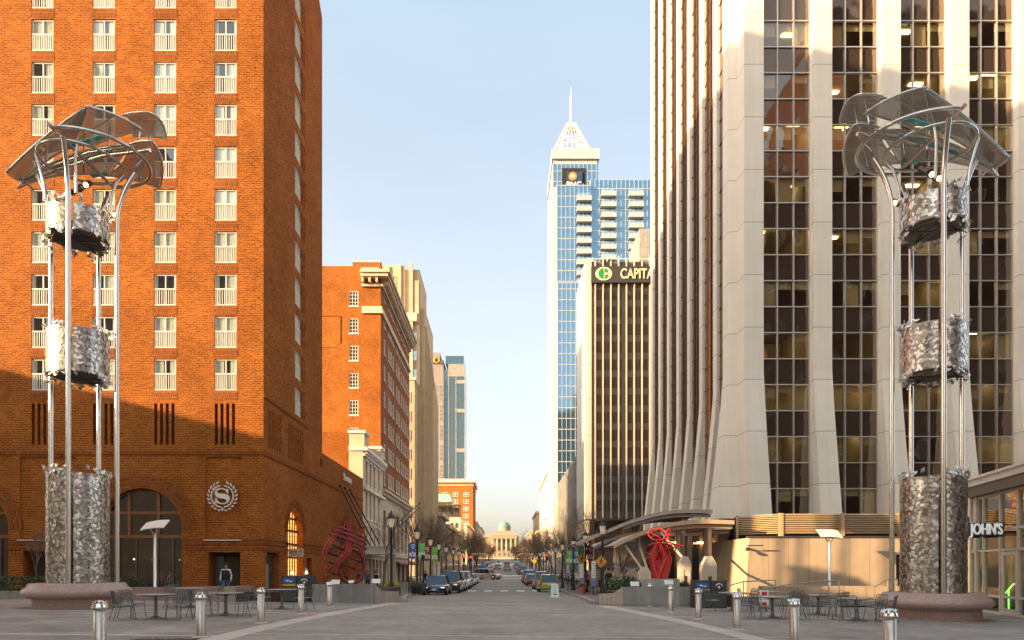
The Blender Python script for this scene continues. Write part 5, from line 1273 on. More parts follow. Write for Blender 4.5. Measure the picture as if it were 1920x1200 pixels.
# ================================================================ litter bins
def bins():
    pr = []
    for kind in ('solar', 'recycling'):
        t = thing('litter_bin', '', 'litter bin', (0,0,0), 'pairs of black litter bins')
        A = MB(); A.box(-.31, .31, -.30, .34, .04, 1.10); A.xprism([(-.31,1.10),(.31,1.10),(.29,1.16),(-.29,1.16)], -.28, .34); A.build('body', 'bin_grey', t)
        A = MB(); A.box(-.33, -.31, -.31, .35, 0, 1.17); A.box(.31, .33, -.31, .35, 0, 1.17); A.build('side_panel', 'black_plastic', t)
        if kind == 'solar':
            A = MB(); A.box(-.25, .25, -.325, -.301, .82, 1.05); A.build('label_panel', 'blue_label', t)
            A = MB(); A.box(-.29, .29, -.33, -.301, .72, .80); A.build('handle', 'amber_label', t)
            A = MB(); A.box(-.13, .0, -.335, -.327, .92, .98); A.box(.02, .15, -.335, -.327, .90, .94); A.build('label_marks', 'white_paint', t)
        else:
            A = MB(); A.box(-.25, .25, -.32, -.301, .74, 1.07); A.build('label_panel', 'black_plastic', t)
            A = MB(); A.tube([(.13*math.cos(a*PI/8), -.335, .93+.10*math.sin(a*PI/8)) for a in range(9)], .022, 5); A.ball((0, -.33, .88), .05, .02, .06); A.build('recycling_mark', 'white_paint', t)
        pr.append(t)
    return pr
b1, b2 = bins()
place(b1, USED, (-9.45, 30.3, gz(-9.45, 30)), 0, 'black litter bin with blue label, left one of the pair by the brick hotel'); place(b2, USED, (-8.77, 30.3, gz(-9, 30)), 0, 'black recycling bin with white mark beside the blue labelled bin near the hotel')
place(b1, USED, (8.35, 29.0, gz(8.3, 29)), 0, 'black litter bin with blue label, left one of the pair before the canopies'); place(b2, USED, (9.03, 29.0, gz(9, 29)), 0, 'black recycling bin with white mark, right one of the pair before the canopies')

# ================================================================ planter walls
def low_wall(name, lab, pts, ztop, mat, thick=.3, cap=None):
    """pts: list of (x, y, top) along the wall"""
    t = thing(name, lab, 'wall', (pts[0][0], pts[0][1], gz(pts[0][0], pts[0][1])))
    for (xa, ya, za), (xb, yb, zc) in zip(pts, pts[1:]):
        d = Vector((xb-xa, yb-ya)).normalized(); nx_, ny_ = -d.y*thick, d.x*thick
        if ny_ < 0: nx_, ny_ = -nx_, -ny_
        g1, g2 = gz(xa, ya)-.2, gz(xb, yb)-.2
        A = MB(); A.add([(xa,ya,g1),(xb,yb,g2),(xb+nx_,yb+ny_,g2),(xa+nx_,ya+ny_,g1),(xa,ya,za),(xb,yb,zc),(xb+nx_,yb+ny_,zc),(xa+nx_,ya+ny_,za)], [(0,1,5,4),(1,2,6,5),(2,3,7,6),(3,0,4,7),(4,5,6,7)])
        A.build('wall_face', mat[0] if isinstance(mat, list) and (xa, ya) == (pts[0][0], pts[0][1]) else (mat[1] if isinstance(mat, list) else mat), t)
    return t
low_wall('planter_wall', 'grey concrete planter wall with stepped ribbed end, left of the street mouth', [(-8.7, 30.0, .88), (-5.66, 30.0, .88), (-5.45, 30.45, .58), (-4.85, 31.55, .52)], 0, ['wall_concrete', 'wing_concrete'])
low_wall('planter_wall', 'grey concrete planter wall with stepped ribbed end, right of the street mouth', [(8.4, 29.5, .78), (5.12, 29.5, .78), (4.75, 29.75, .5), (4.2, 30.1, .46)], 0, ['wall_concrete', 'wing_concrete'])
for lab, x0, x1, y0, y1, z in (('soil bed behind the left planter wall', -12, -5.9, 30.3, 39, .62), ('soil bed behind the right planter wall', 5.4, 10, 29.9, 36, .52)):
    t = thing('planting_bed', lab, 'planting bed', ((x0+x1)/2, y0, .2)); A = MB(); A.box(x0, x1, y0+.06, y1, -.3, z-.1); A.build('soil', 'soil', t)
low_wall('bench_wall', 'long low stone bench wall before the arched restaurant window', [(-17.6, 30.6, .72), (-11.9, 30.2, .78), (-11.7, 31.6, .78)], 0, 'stone_cap', .45)
low_wall('hedge_wall', 'low concrete wall under the hedge at the left edge', [(-27, 31, .55), (-18.2, 31, .55)], 0, 'wall_concrete', .4)
low_wall('bench_wall', 'low tan stone bench against the peach wall', [(13.9, 36.8, .62), (21.4, 36.8, .62)], 0, 'beige_wall', .5)

def leafbush(name, lab, cat, c, rx, ry, rz, n, mat, size=.10, seed=1, box=False, group=None):
    t = thing(name, lab, cat, (c[0], c[1], c[2]-rz), group); r_ = random.Random(seed); A = MB()
    for i in range(n):
        if box: p = [r_.uniform(-1, 1) for _ in range(3)]; k = r_.randrange(3); p[k] = math.copysign(r_.uniform(.75, 1.05), p[k])
        else:
            p = [r_.gauss(0, 1) for _ in range(3)]; l = math.sqrt(sum(q*q for q in p)); m_ = r_.uniform(.55, 1.08)*(1+.18*math.sin(3*p[0]+5*p[1])); p = [q/l*m_ for q in p]
        q = Vector((c[0]+p[0]*rx, c[1]+p[1]*ry, c[2]+p[2]*rz)); u = Vector((r_.gauss(0,1), r_.gauss(0,1), r_.gauss(0,1))).normalized(); v = u.orthogonal().normalized(); s = size*r_.uniform(.6, 1.3)
        A.add([q-u*s, q+v*s*.5, q+u*s, q-v*s*.5], [(0,1,2,3)])
    A.build('foliage', mat, t)
    A = MB(); A.bar((c[0], c[1], c[2]-rz-.1), (c[0], c[1], c[2]), .04, 5); A.build('stem', 'bark', t)
    return t
leafbush('hedge', 'clipped dark green hedge on the low wall at the left edge', 'hedge', (-23.2, 31.9, .85), 3.4, .5, .33, 5200, 'hedge_leaf', .06, 3, True)
leafbush('shrub', 'yellow green shrub at the left end of the low wall by the hotel', 'shrub', (-17.6, 31.5, .85), 1.0, .5, .33, 1400, 'hedge_leaf', .06, 4)
leafbush('shrub', 'low green shrub at the far left edge of the plaza', 'shrub', (-24.6, 31.0, .75), .35, .3, .28, 500, 'yellow_leaf', .05, 5)
for i, (x, y, z, r, m_, lab) in enumerate(((-9.9, 33, .75, .45, 'dark_leaf', 'small dark shrub behind the left litter bins'), (7.1, 33.5, .6, .4, 'dark_leaf', 'low dark shrub behind the right planter wall near the red sculpture'), (6.6, 34.5, .62, .4, 'dark_leaf', 'green shrub in the right planting bed nearest the street'),
        (8.9, 34, .6, .4, 'dark_leaf', 'green shrub beside the concrete drum of the red sculpture'), (6.3, 39, .7, .5, 'dark_leaf', 'bushy dark evergreen before the stone kiosks'), (7.4, 40, .7, .5, 'dark_leaf', 'round dark evergreen between two stone kiosks'))):
    leafbush('shrub', lab, 'shrub', (x, y, z), r, r*.8, r*.75, 900, m_, .07, 30+i)

# small solar info lights on posts
def plaza_lamp(x, y, lab, tilt):
    z = gz(x, y); t = thing('plaza_lamp', lab, 'lamp post', (x, y, z))
    A = MB(); A.lathe([(.16, z), (.16, z+.05), (.075, z+.06), (.07, z+3.3)], x, y, 12); A.build('post', 'steel', t)
    A = MB(); n = 6; v = []; f = []
    for i in range(n+1):
        u = lerp(-.62, .62, i/n); zz = z+3.80-.05*(u/.62)**2+tilt*u
        v += [(x+u, y-.32, zz-.22), (x+u, y+.32, zz+.20), (x+u, y-.32, zz-.17), (x+u, y+.32, zz+.25)]
    for i in range(n): q = i*4; f += [(q, q+4, q+5, q+1), (q+2, q+3, q+7, q+6), (q, q+2, q+6, q+4), (q+1, q+5, q+7, q+3)]
    A.add(v, f+[(0,1,3,2), (n*4, n*4+2, n*4+3, n*4+1)]); A.build('lamp_panel', 'white_paint', t)
    A = MB()
    for s in (-1, 1): A.bar((x, y, z+3.2), (x+s*.33, y, z+3.66), .03, 6)
    A.bar((x, y, z+3.25), (x, y+.2, z+3.7), .03, 6); A.build('arms', 'steel', t)
plaza_lamp(-18.3, 35.8, 'post with tilted white light panel before the arched hotel window', .12)
plaza_lamp(18.4, 38.6, 'post with tilted white light panel before the peach wall', -.05)

# handrails by the peach wall
def rail(lab, pts):
    t = thing('handrail', lab, 'handrail', pts[0]); A = MB(); A.tube(pts, .03, 6); A.build('rail', 'steel', t)
    for p in (pts[0], pts[len(pts)//2], pts[-1]): A = MB(); A.bar(p, (p[0], p[1], gz(p[0], p[1])), .025, 6); A.build('post', 'steel', t)
rail('sloping steel handrail on the left of the peach wall', [(10.6, 33.5, .62), (12.0, 34.2, .92), (13.6, 34.2, 1.0)])
rail('longer steel handrail rising before the peach wall', [(12.2, 32.2, .6), (13.8, 32.6, .85), (15.6, 32.8, .98), (16.1, 32.8, .95)])
rail('short steel handrail at the right end of the stone bench', [(19.3, 35.6, .6), (20.0, 35.6, 1.0), (20.5, 35.6, 1.02)])

# ================================================================ red sculptures
def red_left():
    Y = 35.0
    t = thing('red_frame_sculpture', 'faded red sculpture of ladder frames, hoops and a big ring on the left', 'sculpture', (-8.4, Y, .5))
    def q(x, y, dy=0): p = at(590+x/6, 940+y/6, Y); return (p.x, p.y+dy, p.z)
    outer = [(398,200),(240,345),(95,530),(105,905),(405,560)]; inner = [(365,275),(240,400),(133,540),(138,810),(372,555)]
    def frame(dx, dy_, depth, s):
        A = MB()
        o = [q(x*s+dx, y+dy_, depth) for x, y in outer]; n = [q(x*s+dx, y+dy_, depth) for x, y in inner]
        A.tube(o, .05, 8, closed=True); A.tube(n, .045, 8, closed=True)
        for a, b in zip(o, n): A.bar(a, b, .035, 6)
        for k in range(5):
            for f_ in (.33, .66):
                a = Vector(o[k]).lerp(Vector(o[(k+1)%5]), f_); b = Vector(n[k]).lerp(Vector(n[(k+1)%5]), f_); A.bar(a, b, .03, 6)
        A.build('ladder_frame', 'faded_red_paint', t)
    frame(0, 0, 0, 1); frame(98, 55, 1.3, 1.0)
    for k, (cx, cy, r) in enumerate(((345, 450, 205), (360, 400, 190), (390, 360, 165))):
        A = MB(); pts = []
        for i in range(32):
            a = 2*PI*i/32; x = cx+r*math.cos(a); y = cy+r*.42*math.cos(a)*.9; p = q(x, y); pts.append((p[0], p[1]+.65+1.1*math.sin(a), p[2]-.16*math.sin(a)))
        A.tube(pts, .045, 8, closed=True); A.build('hoop', 'dark_red_paint', t)
    A = MB(); A.tube([q(372+130*math.cos(i*PI/18), 735+195*math.sin(i*PI/18), .9+.35*math.cos(i*PI/18)) for i in range(36)], .095, 8, closed=True); A.build('big_ring', 'dark_red_paint', t)
    for a, b in (((150,570),(250,640)), ((200,490),(300,560)), ((260,400),(360,470)), ((150,680),(230,730)), ((200,810),(300,860)), ((300,700),(400,770)), ((400,640),(480,690))):
        A = MB(); A.bar(q(*a), q(*b, 1.3), .05, 6); A.build('spacer', 'black_iron', t)
    t2 = thing('concrete_pad', 'concrete pad under the red frame sculpture', 'plinth', (-8.4, Y, .4)); A = MB(); A.box(-9.8, -6.9, Y-.4, Y+2, .4, .60); A.build('slab', 'wall_concrete', t2)
red_left()
def red_right():
    Y = 33.0
    t = thing('red_tangle_sculpture', 'bright red sculpture of bent legs and looping hoops on a concrete drum', 'sculpture', (7.5, Y, 1.1))
    def q(x, y, dy=0): p = at(1060+x/6.667, 960+y/6.667, Y); return (p.x, p.y+dy, p.z)
    legs = [((1125,835),(1070,570),(1165,370),.0), ((1150,835),(1240,590),(1160,380),-.35), ((1245,835),(1160,600),(1240,400),.5), ((1260,835),(1315,590),(1240,395),.1), ((1190,835),(1245,590),(1235,400),.7)]
    for i, (a, b, c, d) in enumerate(legs): A = MB(); A.tube([q(*a, d), q(*b, d*1.3), q(*c, d*.3)], [.10, .115, .09], 6, smooth=False); A.build('leg', 'red_paint', t)
    def hoop(cx, cy, rx, ry, dp, r=.038, tilt=0):
        A = MB(); pts = []
        for i in range(32):
            a = 2*PI*i/32; u, v = rx*math.cos(a), ry*math.sin(a); x = cx+u*math.cos(tilt)-v*math.sin(tilt); y = cy+u*math.sin(tilt)+v*math.cos(tilt)
            pts.append(q(x, y, dp*math.sin(a)+dp*.3*math.cos(a)))
        A.tube(pts, r, 8, closed=True); A.build('hoop', 'red_paint', t)
    hoop(1155, 280, 112, 74, -.25); hoop(1285, 265, 68, 38, .3, .035, -1.0); hoop(1172, 470, 182, 68, 1.0, .04, .12); hoop(1290, 370, 60, 36, .3, .03, .5); hoop(1320, 480, 62, 34, .4, .03, 0)
    A = MB(); A.bar(q(1180, 350), q(1445, 435, -.6), .035, 6); A.build('rod', 'red_paint', t)
    A = MB(); A.bar(q(1060, 250), q(1250, 370, -.2), .03, 6); A.build('rod', 'red_paint', t)
    t2 = thing('sculpture_drum', 'round concrete drum carrying the bright red sculpture', 'plinth', (7.4, Y, .3)); A = MB(); p = q(1190, 835); A.lathe([(.9, .0), (.9, p[2]-.02), (.86, p[2])], p[0], Y, 28); A.build('drum', 'wall_concrete', t2)
red_right()
for i, (x, y, z, lab) in enumerate(((-7.75, 31.3, .86, 'white plaque on the left planter wall by the red frame sculpture'), (-5.9, 31.4, .9, 'white framed plaque nearest the street on the left planter'), (5.95, 31.0, .78, 'white plaque on the right planter wall nearest the street'), (7.55, 31.2, .85, 'white tilted plaque before the concrete drum'))):
    t = thing('plaque', lab, 'plaque', (x, y, z)); A = MB(); A.add([(x-.2,y,z),(x+.2,y,z),(x+.2,y+.14,z+.2),(x-.2,y+.14,z+.2)], [(0,1,2,3)]); A.build('board', 'white_paint', t); A = MB(); A.bar((x, y+.1, .4), (x, y+.1, z+.05), .02); A.build('post', 'galvanised', t)

# pub sign hung from a bracket on the hotel
t = thing('pub_sign', 'cream hanging board with brown lettering on the hotel side wall', 'sign', (-15.1, 48.6, 3))
A = MB(); A.box(-15.35, -14.28, 48.58, 48.66, 2.42, 2.98); A.build('board', 'pub_sign_cream', t)
me = text_mesh("Jimmy V's", .235, .006, 'sign_brown', .92, .004); put(t, 'lettering', me, FY(0, 48.57), -14.82, 0, 2.76)
me = text_mesh("Osteria + Bar", .125, .005, 'sign_brown', .95, .002); put(t, 'lettering', me, FY(0, 48.57), -14.82, 0, 2.54)
A = MB(); A.tube([(-15.5, 48.62, 3.16), (-14.1, 48.62, 3.16)], .03, 6); A.bar((-15.2, 48.62, 2.98), (-15.2, 48.62, 3.16), .015); A.bar((-14.4, 48.62, 2.98), (-14.4, 48.62, 3.16), .015); A.ball((-15.42, 48.6, 3.3), .09, .09, .14); A.build('bracket', 'black_iron', t)
for i, (y, lab) in enumerate(((49.4, 'small white lit wall lamp left of the hotel side arch'), (52.9, 'small white lit wall lamp right of the hotel side arch'))):
    t = thing('wall_lamp', lab, 'wall lamp', (-15.4, y, 1.2)); A = MB(); A.lathe([(.13, 1.15), (.04, 1.4)], -15.3, y, 10); A.build('lamp_shade', 'lamp_glow', t); A = MB(); A.box(-15.5, -15.3, y-.02, y+.02, 1.38, 1.43); A.build('arm', 'black_iron', t)
t = thing('notice_box', 'small cream notice box on the hotel side wall', 'notice', (-15.4, 54.9, 1)); A = MB(); A.box(-15.495, -15.4, 53.1, 53.5, 1.05, 1.6); A.build('box', 'pub_sign_cream', t)

# flagpoles leaning from the hotel and the old building
for i, (a, b, D1, D2, m_, lab) in enumerate((((638,911),(693,1022),62,76,'black_iron','bare slanting flagpole on the hotel side wall, nearest of three'), ((647,915),(703,1022),64,78,'black_iron','bare slanting flagpole on the hotel side wall, middle of three'), ((656,919),(712,1020),66,80,'black_iron','bare slanting flagpole on the hotel side wall, farthest of three'),
        ((787,944),(744,982),100,93,'dark_metal','upper slanting flagpole on the old brick building'), ((786,952),(750,986),104,97,'dark_metal','lower slanting flagpole on the old brick building'))):
    p, q = at(*a, D1), at(*b, D2)
    t = thing('flagpole', lab, 'flagpole', tuple(q)); A = MB(); A.tube([q, p], [.09, .06], 6); A.build('pole', m_, t); A = MB(); A.ball(p, .14, .14, .14); A.build('finial', m_, t)
# ================================================================ canopies on the right pavement
def canopy(lab, pts, y0, y1, mat, posts, struts):
    """pts: (x, z) of the roof curve, left low end first; spans y0..y1"""
    t = thing('arched_canopy', lab, 'canopy', (pts[len(pts)//2][0], y0, 2.5), 'arched metal canopies over the right pavement')
    # smooth curve
    P = []
    for i in range(25):
        u = i/24; n = len(pts)-1; k = min(n-1, int(u*n)); f = u*n-k
        p0 = pts[max(0,k-1)]; p1 = pts[k]; p2 = pts[k+1]; p3 = pts[min(n,k+2)]
        P.append(tuple(.5*((2*p1[j])+(-p0[j]+p2[j])*f+(2*p0[j]-5*p1[j]+4*p2[j]-p3[j])*f*f+(-p0[j]+3*p1[j]-3*p2[j]+p3[j])*f**3) for j in (0,1)))
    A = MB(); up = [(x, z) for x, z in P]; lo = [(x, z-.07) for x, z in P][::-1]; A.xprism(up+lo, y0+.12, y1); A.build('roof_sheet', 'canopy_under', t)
    A = MB(); lo = [(x, z-.20) for x, z in P][::-1]; A.xprism([(x, z+.05) for x, z in P]+lo, y0, y0+.118); A.build('fascia', mat, t)
    A = MB(); k = 10; A.xprism([(x, z-.22) for x, z in P[k:]]+[(x, z-.44) for x, z in P[k:]][::-1], y0+.35, y0+.6); A.xprism([(x, z-.1) for x, z in P[k:]]+[(x, z-.4) for x, z in P[k:]][::-1], y1-.6, y1-.35); A.build('curved_beam', mat, t)
    A = MB(); A.add([(P[0][0]-.0,y0,P[0][1]),(P[6][0],y0,P[6][1]+.05),(P[6][0],y1,P[6][1]+.05),(P[0][0],y1,P[0][1])], [(0,1,2,3)])
    for i in range(2, 24, 3): A.box(P[i][0]-.04, P[i][0]+.04, y0+.13, y1, P[i][1]-.2, P[i][1]-.072)
    A.build('ribs', mat, t)
    for (x, y, za, zb) in posts: A = MB(); A.box(x-.12, x+.12, y-.12, y+.12, za, zb); A.build('post', mat, t)
    for a, b in struts: A = MB(); A.bar(a, b, .08, 6); A.build('strut', mat, t)
def cp_(px, py, D): p = at(px, py, D); return (p.x, p.z)
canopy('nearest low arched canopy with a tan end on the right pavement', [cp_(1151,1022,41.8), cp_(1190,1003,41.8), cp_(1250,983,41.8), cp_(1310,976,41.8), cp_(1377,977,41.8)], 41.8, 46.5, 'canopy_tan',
       [(12.75, 42.4, -.2, 4.3), (11.1, 43.5, 1.6, 4.2)], [((8.3, 41, 1.5), (7.5, 42.2, 3.0)), ((8.6, 41, 1.5), (8.4, 43, 3.4)), ((10.1, 38, 2.0), (9.6, 42.2, 3.9))])
canopy('upper long arched canopy sweeping above the right pavement', [cp_(1080,1018,47), cp_(1130,998,47), cp_(1190,974,47), cp_(1260,958,47), cp_(1336,957,47)], 47, 54, 'canopy_metal',
       [(12.6, 48, 1.5, 5.3), (9.9, 50, 1.5, 4.8)], [((8.6, 50, 1.3), (7.9, 47.4, 3.8)), ((8.6, 50, 1.3), (9.6, 47.4, 4.6))])
canopy('small far arched canopy beneath the upper one', [cp_(1108,1029,56), cp_(1135,1015,56), cp_(1165,1004,56), cp_(1200,998,56), cp_(1235,995,56)], 56, 63, 'canopy_metal',
       [(11.6, 57, .5, 4.3)], [((8.8, 57, 1), (8.0, 56.3, 3.5))])
canopy('arched canopy over the doorway between the kiosks and the tower', [cp_(1205,1006,52), cp_(1240,999,52), cp_(1275,995,52), cp_(1310,993,52), cp_(1345,993,52)], 49, 51, 'canopy_tan', [(13.4, 45.4, 1, 4.2)], [])
# stone kiosks (pointed pylons)
def kiosk(x, y, w, h, lab):
    z = gz(x, y); t = thing('stone_kiosk', lab, 'pylon', (x, y, z), 'pale stone pylons under the canopies')
    A = MB(); hw = w/2
    A.xprism([(x-hw, z-.1), (x+hw, z-.1), (x+hw, z+h*.82), (x+hw*.35, z+h), (x-hw*.35, z+h), (x-hw, z+h*.82)], y, y+w*.9); A.build('body', 'kiosk_stone', t)
    A = MB(); A.xprism([(x-hw*.82, z+h*.78), (x+hw*.82, z+h*.78), (x+hw*.25, z+h*.93), (x-hw*.25, z+h*.93)], y-.03, y-.002); A.box(x-hw*.8, x-hw*.35, y-.03, y-.002, z, z+h*.7); A.box(x+hw*.35, x+hw*.8, y-.03, y-.002, z, z+h*.7); A.build('relief', 'kiosk_stone', t)
    A = MB(); A.box(x-hw*.25, x+hw*.25, y-.02, y-.001, z+h*.22, z+h*.56); A.build('grille', 'bronze', t)
kiosk(10.65, 35.3, .72, 2.35, 'tall pale stone pylon nearest the peach wall, right of its twin'); kiosk(9.85, 37.0, .62, 2.4, 'tall pale stone pylon left of the one nearest the peach wall')
kl = ['pale stone pylon just left of the red tangle sculpture', 'pale stone pylon second left of the red tangle sculpture', 'pale stone pylon between the two dark evergreens', 'fourth pale stone pylon along the pavement', 'fifth pale stone pylon, behind the walking sign', 'sixth and farthest pale stone pylon']
for i, (px, y) in enumerate(((1210, 40.5), (1187, 45), (1159, 50), (1143, 55), (1124, 60), (1104, 65))):
    kiosk((px-945)*y/1280, y, .68, 1.85 if i < 2 else 2.0, kl[i])
# dark shop fronts behind the canopies
t = thing('arcade_front', 'dark recessed shop front of glass and beige columns behind the canopies', 'shop front', (14, 58, -.4))
A = MB(); A.box(13.2, 18.6, 56.8, 57, -.6, 4.6); A.box(12.8, 13.0, 57, 80, -.6, 4.2); A.build('glass_front', 'street_glass', t)
A = MB(); A.box(12.6, 18.7, 56.4, 80, 4.25, 4.75); A.build('fascia', 'canopy_metal', t)
for k in range(6): A = MB(); A.box(13.2+k*1.0, 13.55+k*1.0, 56.4, 56.78, -.6, 4.25); A.build('column', 'beige_wall', t)
A = MB()
for x, y in ((13.8, 56.2), (15.9, 56.2), (17.4, 56.2)): A.box(x, x+.5, y, y+.1, 3.6, 3.75)
A.build('downlight', 'warm_bulb', t)

# ================================================================ street lamps with banners
def lamp():
    t = thing('street_lamp', '', 'street lamp', (0,0,0), 'black lantern street lamps')
    A = MB(); A.lathe([(.24, 0), (.24, .12), (.17, .2), (.15, .55), (.10, .68), (.085, .75), (.075, 2.2), (.06, 3.6), (.09, 3.64), (.09, 3.72), (.05, 3.8), (.05, 3.92)], n=10); A.build('post', 'black_iron', t)
    A = MB()
    for s in (-1, 1): A.tube([(0,0,3.75), (s*.16,0,3.85), (s*.30,0,4.05), (s*.34,0,4.3), (s*.30,0,4.55)], .022, 5)
    A.build('harp', 'black_iron', t)
    A = MB(); A.lathe([(.08, 3.92), (.13, 3.98), (.19, 4.30), (.19, 4.42)], n=12); A.build('lantern_glass', 'lamp_globe', t)
    A = MB(); A.lathe([(.27, 4.42), (.26, 4.48), (.20, 4.56), (.12, 4.68), (.05, 4.74), (.06, 4.80), (.01, 4.95)], n=12)
    for k in range(6): a = k*PI/3; A.bar((.09*math.cos(a),.09*math.sin(a),3.94), (.225*math.cos(a),.225*math.sin(a),4.42), .012)
    A.build('cap', 'black_iron', t)
    return t
m, n, b = newmat('lamp_globe'); b.inputs['Base Color'].default_value = (.55, .48, .38, 1); b.inputs['Roughness'].default_value = .25; b.inputs['Emission Color'].default_value = (1, .78, .5, 1); b.inputs['Emission Strength'].default_value = .08
lp = lamp()
Lp = [(-6.6, 40), (-6.3, 49.5), (-6.35, 59), (-6.6, 69), (-6.7, 79), (-6.7, 90), (-6.7, 101), (-6.7, 112)]+[(-6.7, y) for y in (142, 156, 172, 190, 212, 240)]
Rp = [(6.35, 44), (6.4, 53.5), (6.25, 61.5), (6.0, 70), (6.05, 80), (6.0, 91), (5.9, 102), (5.9, 113)]+[(5.8, y) for y in (142, 156, 172, 190, 212, 240)]
big = ['nearest', 'second', 'third', 'fourth', 'fifth', 'sixth', 'seventh', 'eighth', 'ninth', 'tenth', 'eleventh', 'twelfth', 'thirteenth', 'fourteenth', 'fifteenth', 'sixteenth', 'seventeenth', 'eighteenth']
for side, L in (('left', Lp), ('right', Rp)):
    for i, (x, y) in enumerate(L): place(lp, USED, (x, y, gz(x, y)+.14), 0, f'black lantern street lamp, {big[i]} along the {side} kerb')
def banner(x, y, z, h, mat, lab, s, w=.50):
    t = thing('street_banner', lab, 'banner', (x, y, z), 'coloured banners on the street lamps')
    zz = z-h; A = MB(); A.xprism([(x-w/2, z), (x+w/2, z), (x+w/2, zz+.12), (x, zz-.06), (x-w/2, zz+.12)], y, y+.02); A.build('cloth', mat, t)
    A = MB(); A.xprism([(x-w/2+.0, zz+h*.44), (x-w*.2, zz+h*.36), (x, zz+h*.52), (x+w*.2, zz+h*.36), (x+w/2, zz+h*.44), (x+w/2, zz+h*.17), (x-w/2, zz+h*.17)], y-.012, y-.002); A.build('white_field', 'banner_white', t)
    A = MB()
    for k in range(3): A.add([(x-w*.3+k*.06, y-.01, z-h*.12-k*.13), (x+w*.32, y-.01, z-h*.06-k*.13), (x+w*.32, y-.01, z-h*.11-k*.13), (x-w*.3+k*.06, y-.01, z-h*.17-k*.13)], [(0,1,2,3)])
    A.build('lettering_strokes', 'banner_white' if mat != 'banner_green' else 'pale_blue_mark', t)
    A = MB(); A.box(x-w*.12, x+w*.12, y-.02, y-.013, zz+h*.22, zz+h*.34); A.build('mark', mat, t)
    A = MB(); A.bar((x-s*w/2-s*.1, y+.01, z+.02), (x+s*w/2, y+.01, z+.02), .015); A.bar((x-s*w/2-s*.1, y+.01, zz+.14), (x+s*w/2, y+.01, zz+.14), .012); A.build('arms', 'black_iron', t)
plain('pale_blue_mark', (.3, .6, .7), .7)
for (px, py, D, m_, s, lab) in ((773.5,1018,49.4,'banner_blue',-1,'blue street banner left of the second lamp'), (791,1018,49.4,'banner_green',1,'green street banner right of the second lamp on the left'), (801,1024,58.9,'banner_maroon',-1,'maroon street banner left of the third lamp'), (815,1025,58.9,'banner_green',1,'green street banner right of the third lamp on the left'),
        (1067.5,1032,61.4,'banner_green',-1,'green street banner left of the third lamp on the right kerb'), (1080.5,1033,61.4,'banner_blue',1,'blue street banner behind the smaller walking sign'), (1089.5,1024,53.4,'banner_green',-1,'green street banner above the smaller walking sign'), (1106,1024,53.4,'banner_maroon',1,'maroon street banner between the two yellow walking signs')):
    p = at(px, py, D); banner(p.x, p.y, p.z, 1.18 if D < 55 else 1.28, m_, lab, s, .46 if D < 55 else .5)

# walking-person warning signs and tall parking strips on posts
def walk_sign(px, py, D, half, lab):
    c = at(px, py, D); x, y, z = c; t = thing('walking_sign', lab, 'road sign', (x, y, gz(x, y)), 'yellow walking signs')
    A = MB(); A.xprism([(x, z-half), (x+half, z), (x, z+half), (x-half, z)], y, y+.02); A.build('plate', 'sign_yellow', t)
    A = MB(); h = half; e = h*.05
    b_ = h*.90
    A.tube([(x+u*h, y-.012, z+v*h) for u, v in ((0,-0.86+.0),(.86,0),(0,.86),(-.86,0))], h*.025, 4, closed=True)
    A.xprism([(x+h*.08+h*.09*math.cos(k), z+h*.44+h*.10*math.sin(k)) for k in [i*PI/5 for i in range(10)]], y-.016, y-.004)
    for pts, wd in ((((.05,.32),(-.04,0.0)), .11), (((-.04,.02),(.14,-.22),(.12,-.50)), .065), (((-.05,.0),(-.16,-.24),(-.32,-.44)), .065), (((.04,.28),(.22,.10),(.30,-.02)), .045), (((.02,.28),(-.18,.14),(-.24,-.04)), .045)):
        A.tube([(x+u*h, y-.01, z+v*h) for u, v in pts], wd*h, 4)
    A.build('walking_figure', 'black_iron', t)
    A = MB(); A.bar((x, y+.05, gz(x, y)), (x, y+.05, z+half*.8), .03, 6); A.build('post', 'black_iron', t)
walk_sign(1127, 1053, 42.5, .40, 'larger yellow diamond walking sign on the near post of the right kerb'); walk_sign(1090.5, 1048.5, 51.5, .39, 'smaller yellow diamond walking sign behind, nearer the lime car')
def strip_sign(px, y0, y1, D, w, cols, lab):
    a, b = at(px, y0, D), at(px, y1, D); x, y = a.x, a.y; t = thing('parking_sign', lab, 'sign', (x, y, gz(x, y)), 'tall narrow parking signs')
    A = MB(); A.box(x-w/2, x+w/2, y, y+.03, b.z, a.z); A.build('plate', 'banner_white', t)
    A = MB(); A.box(x-w/2, x+w/2, y-.01, y-.001, b.z, lerp(b.z, a.z, .30)); A.build('blue_field', 'banner_blue_light', t)
    A = MB(); zz = a.z-.12
    for k in range(6): A.box(x-w*.35, x+w*.35, y-.01, y-.001, zz-k*(a.z-b.z)*.1-.03, zz-k*(a.z-b.z)*.1)
    A.box(x-w*.3, x+w*.3, y-.016, y-.011, lerp(b.z, a.z, .10), lerp(b.z, a.z, .20)); A.build('red_text_lines', cols, t)
    A = MB(); A.bar((x, y+.05, gz(x, y)), (x, y+.05, a.z), .03, 6); A.build('post', 'black_iron', t)
plain('banner_blue_light', (.06, .25, .6), .6); plain('sign_red_text', (.45, .1, .1), .6)
strip_sign(1113, 1052, 1097, 40.5, .25, 'sign_red_text', 'nearest tall narrow white and blue parking sign on the right kerb'); strip_sign(1090.5, 1058, 1094, 46, .25, 'sign_red_text', 'tall narrow parking sign directly under the smaller walking sign'); strip_sign(1065, 1060, 1080, 57, .23, 'sign_red_text', 'small far parking sign below the green banner')
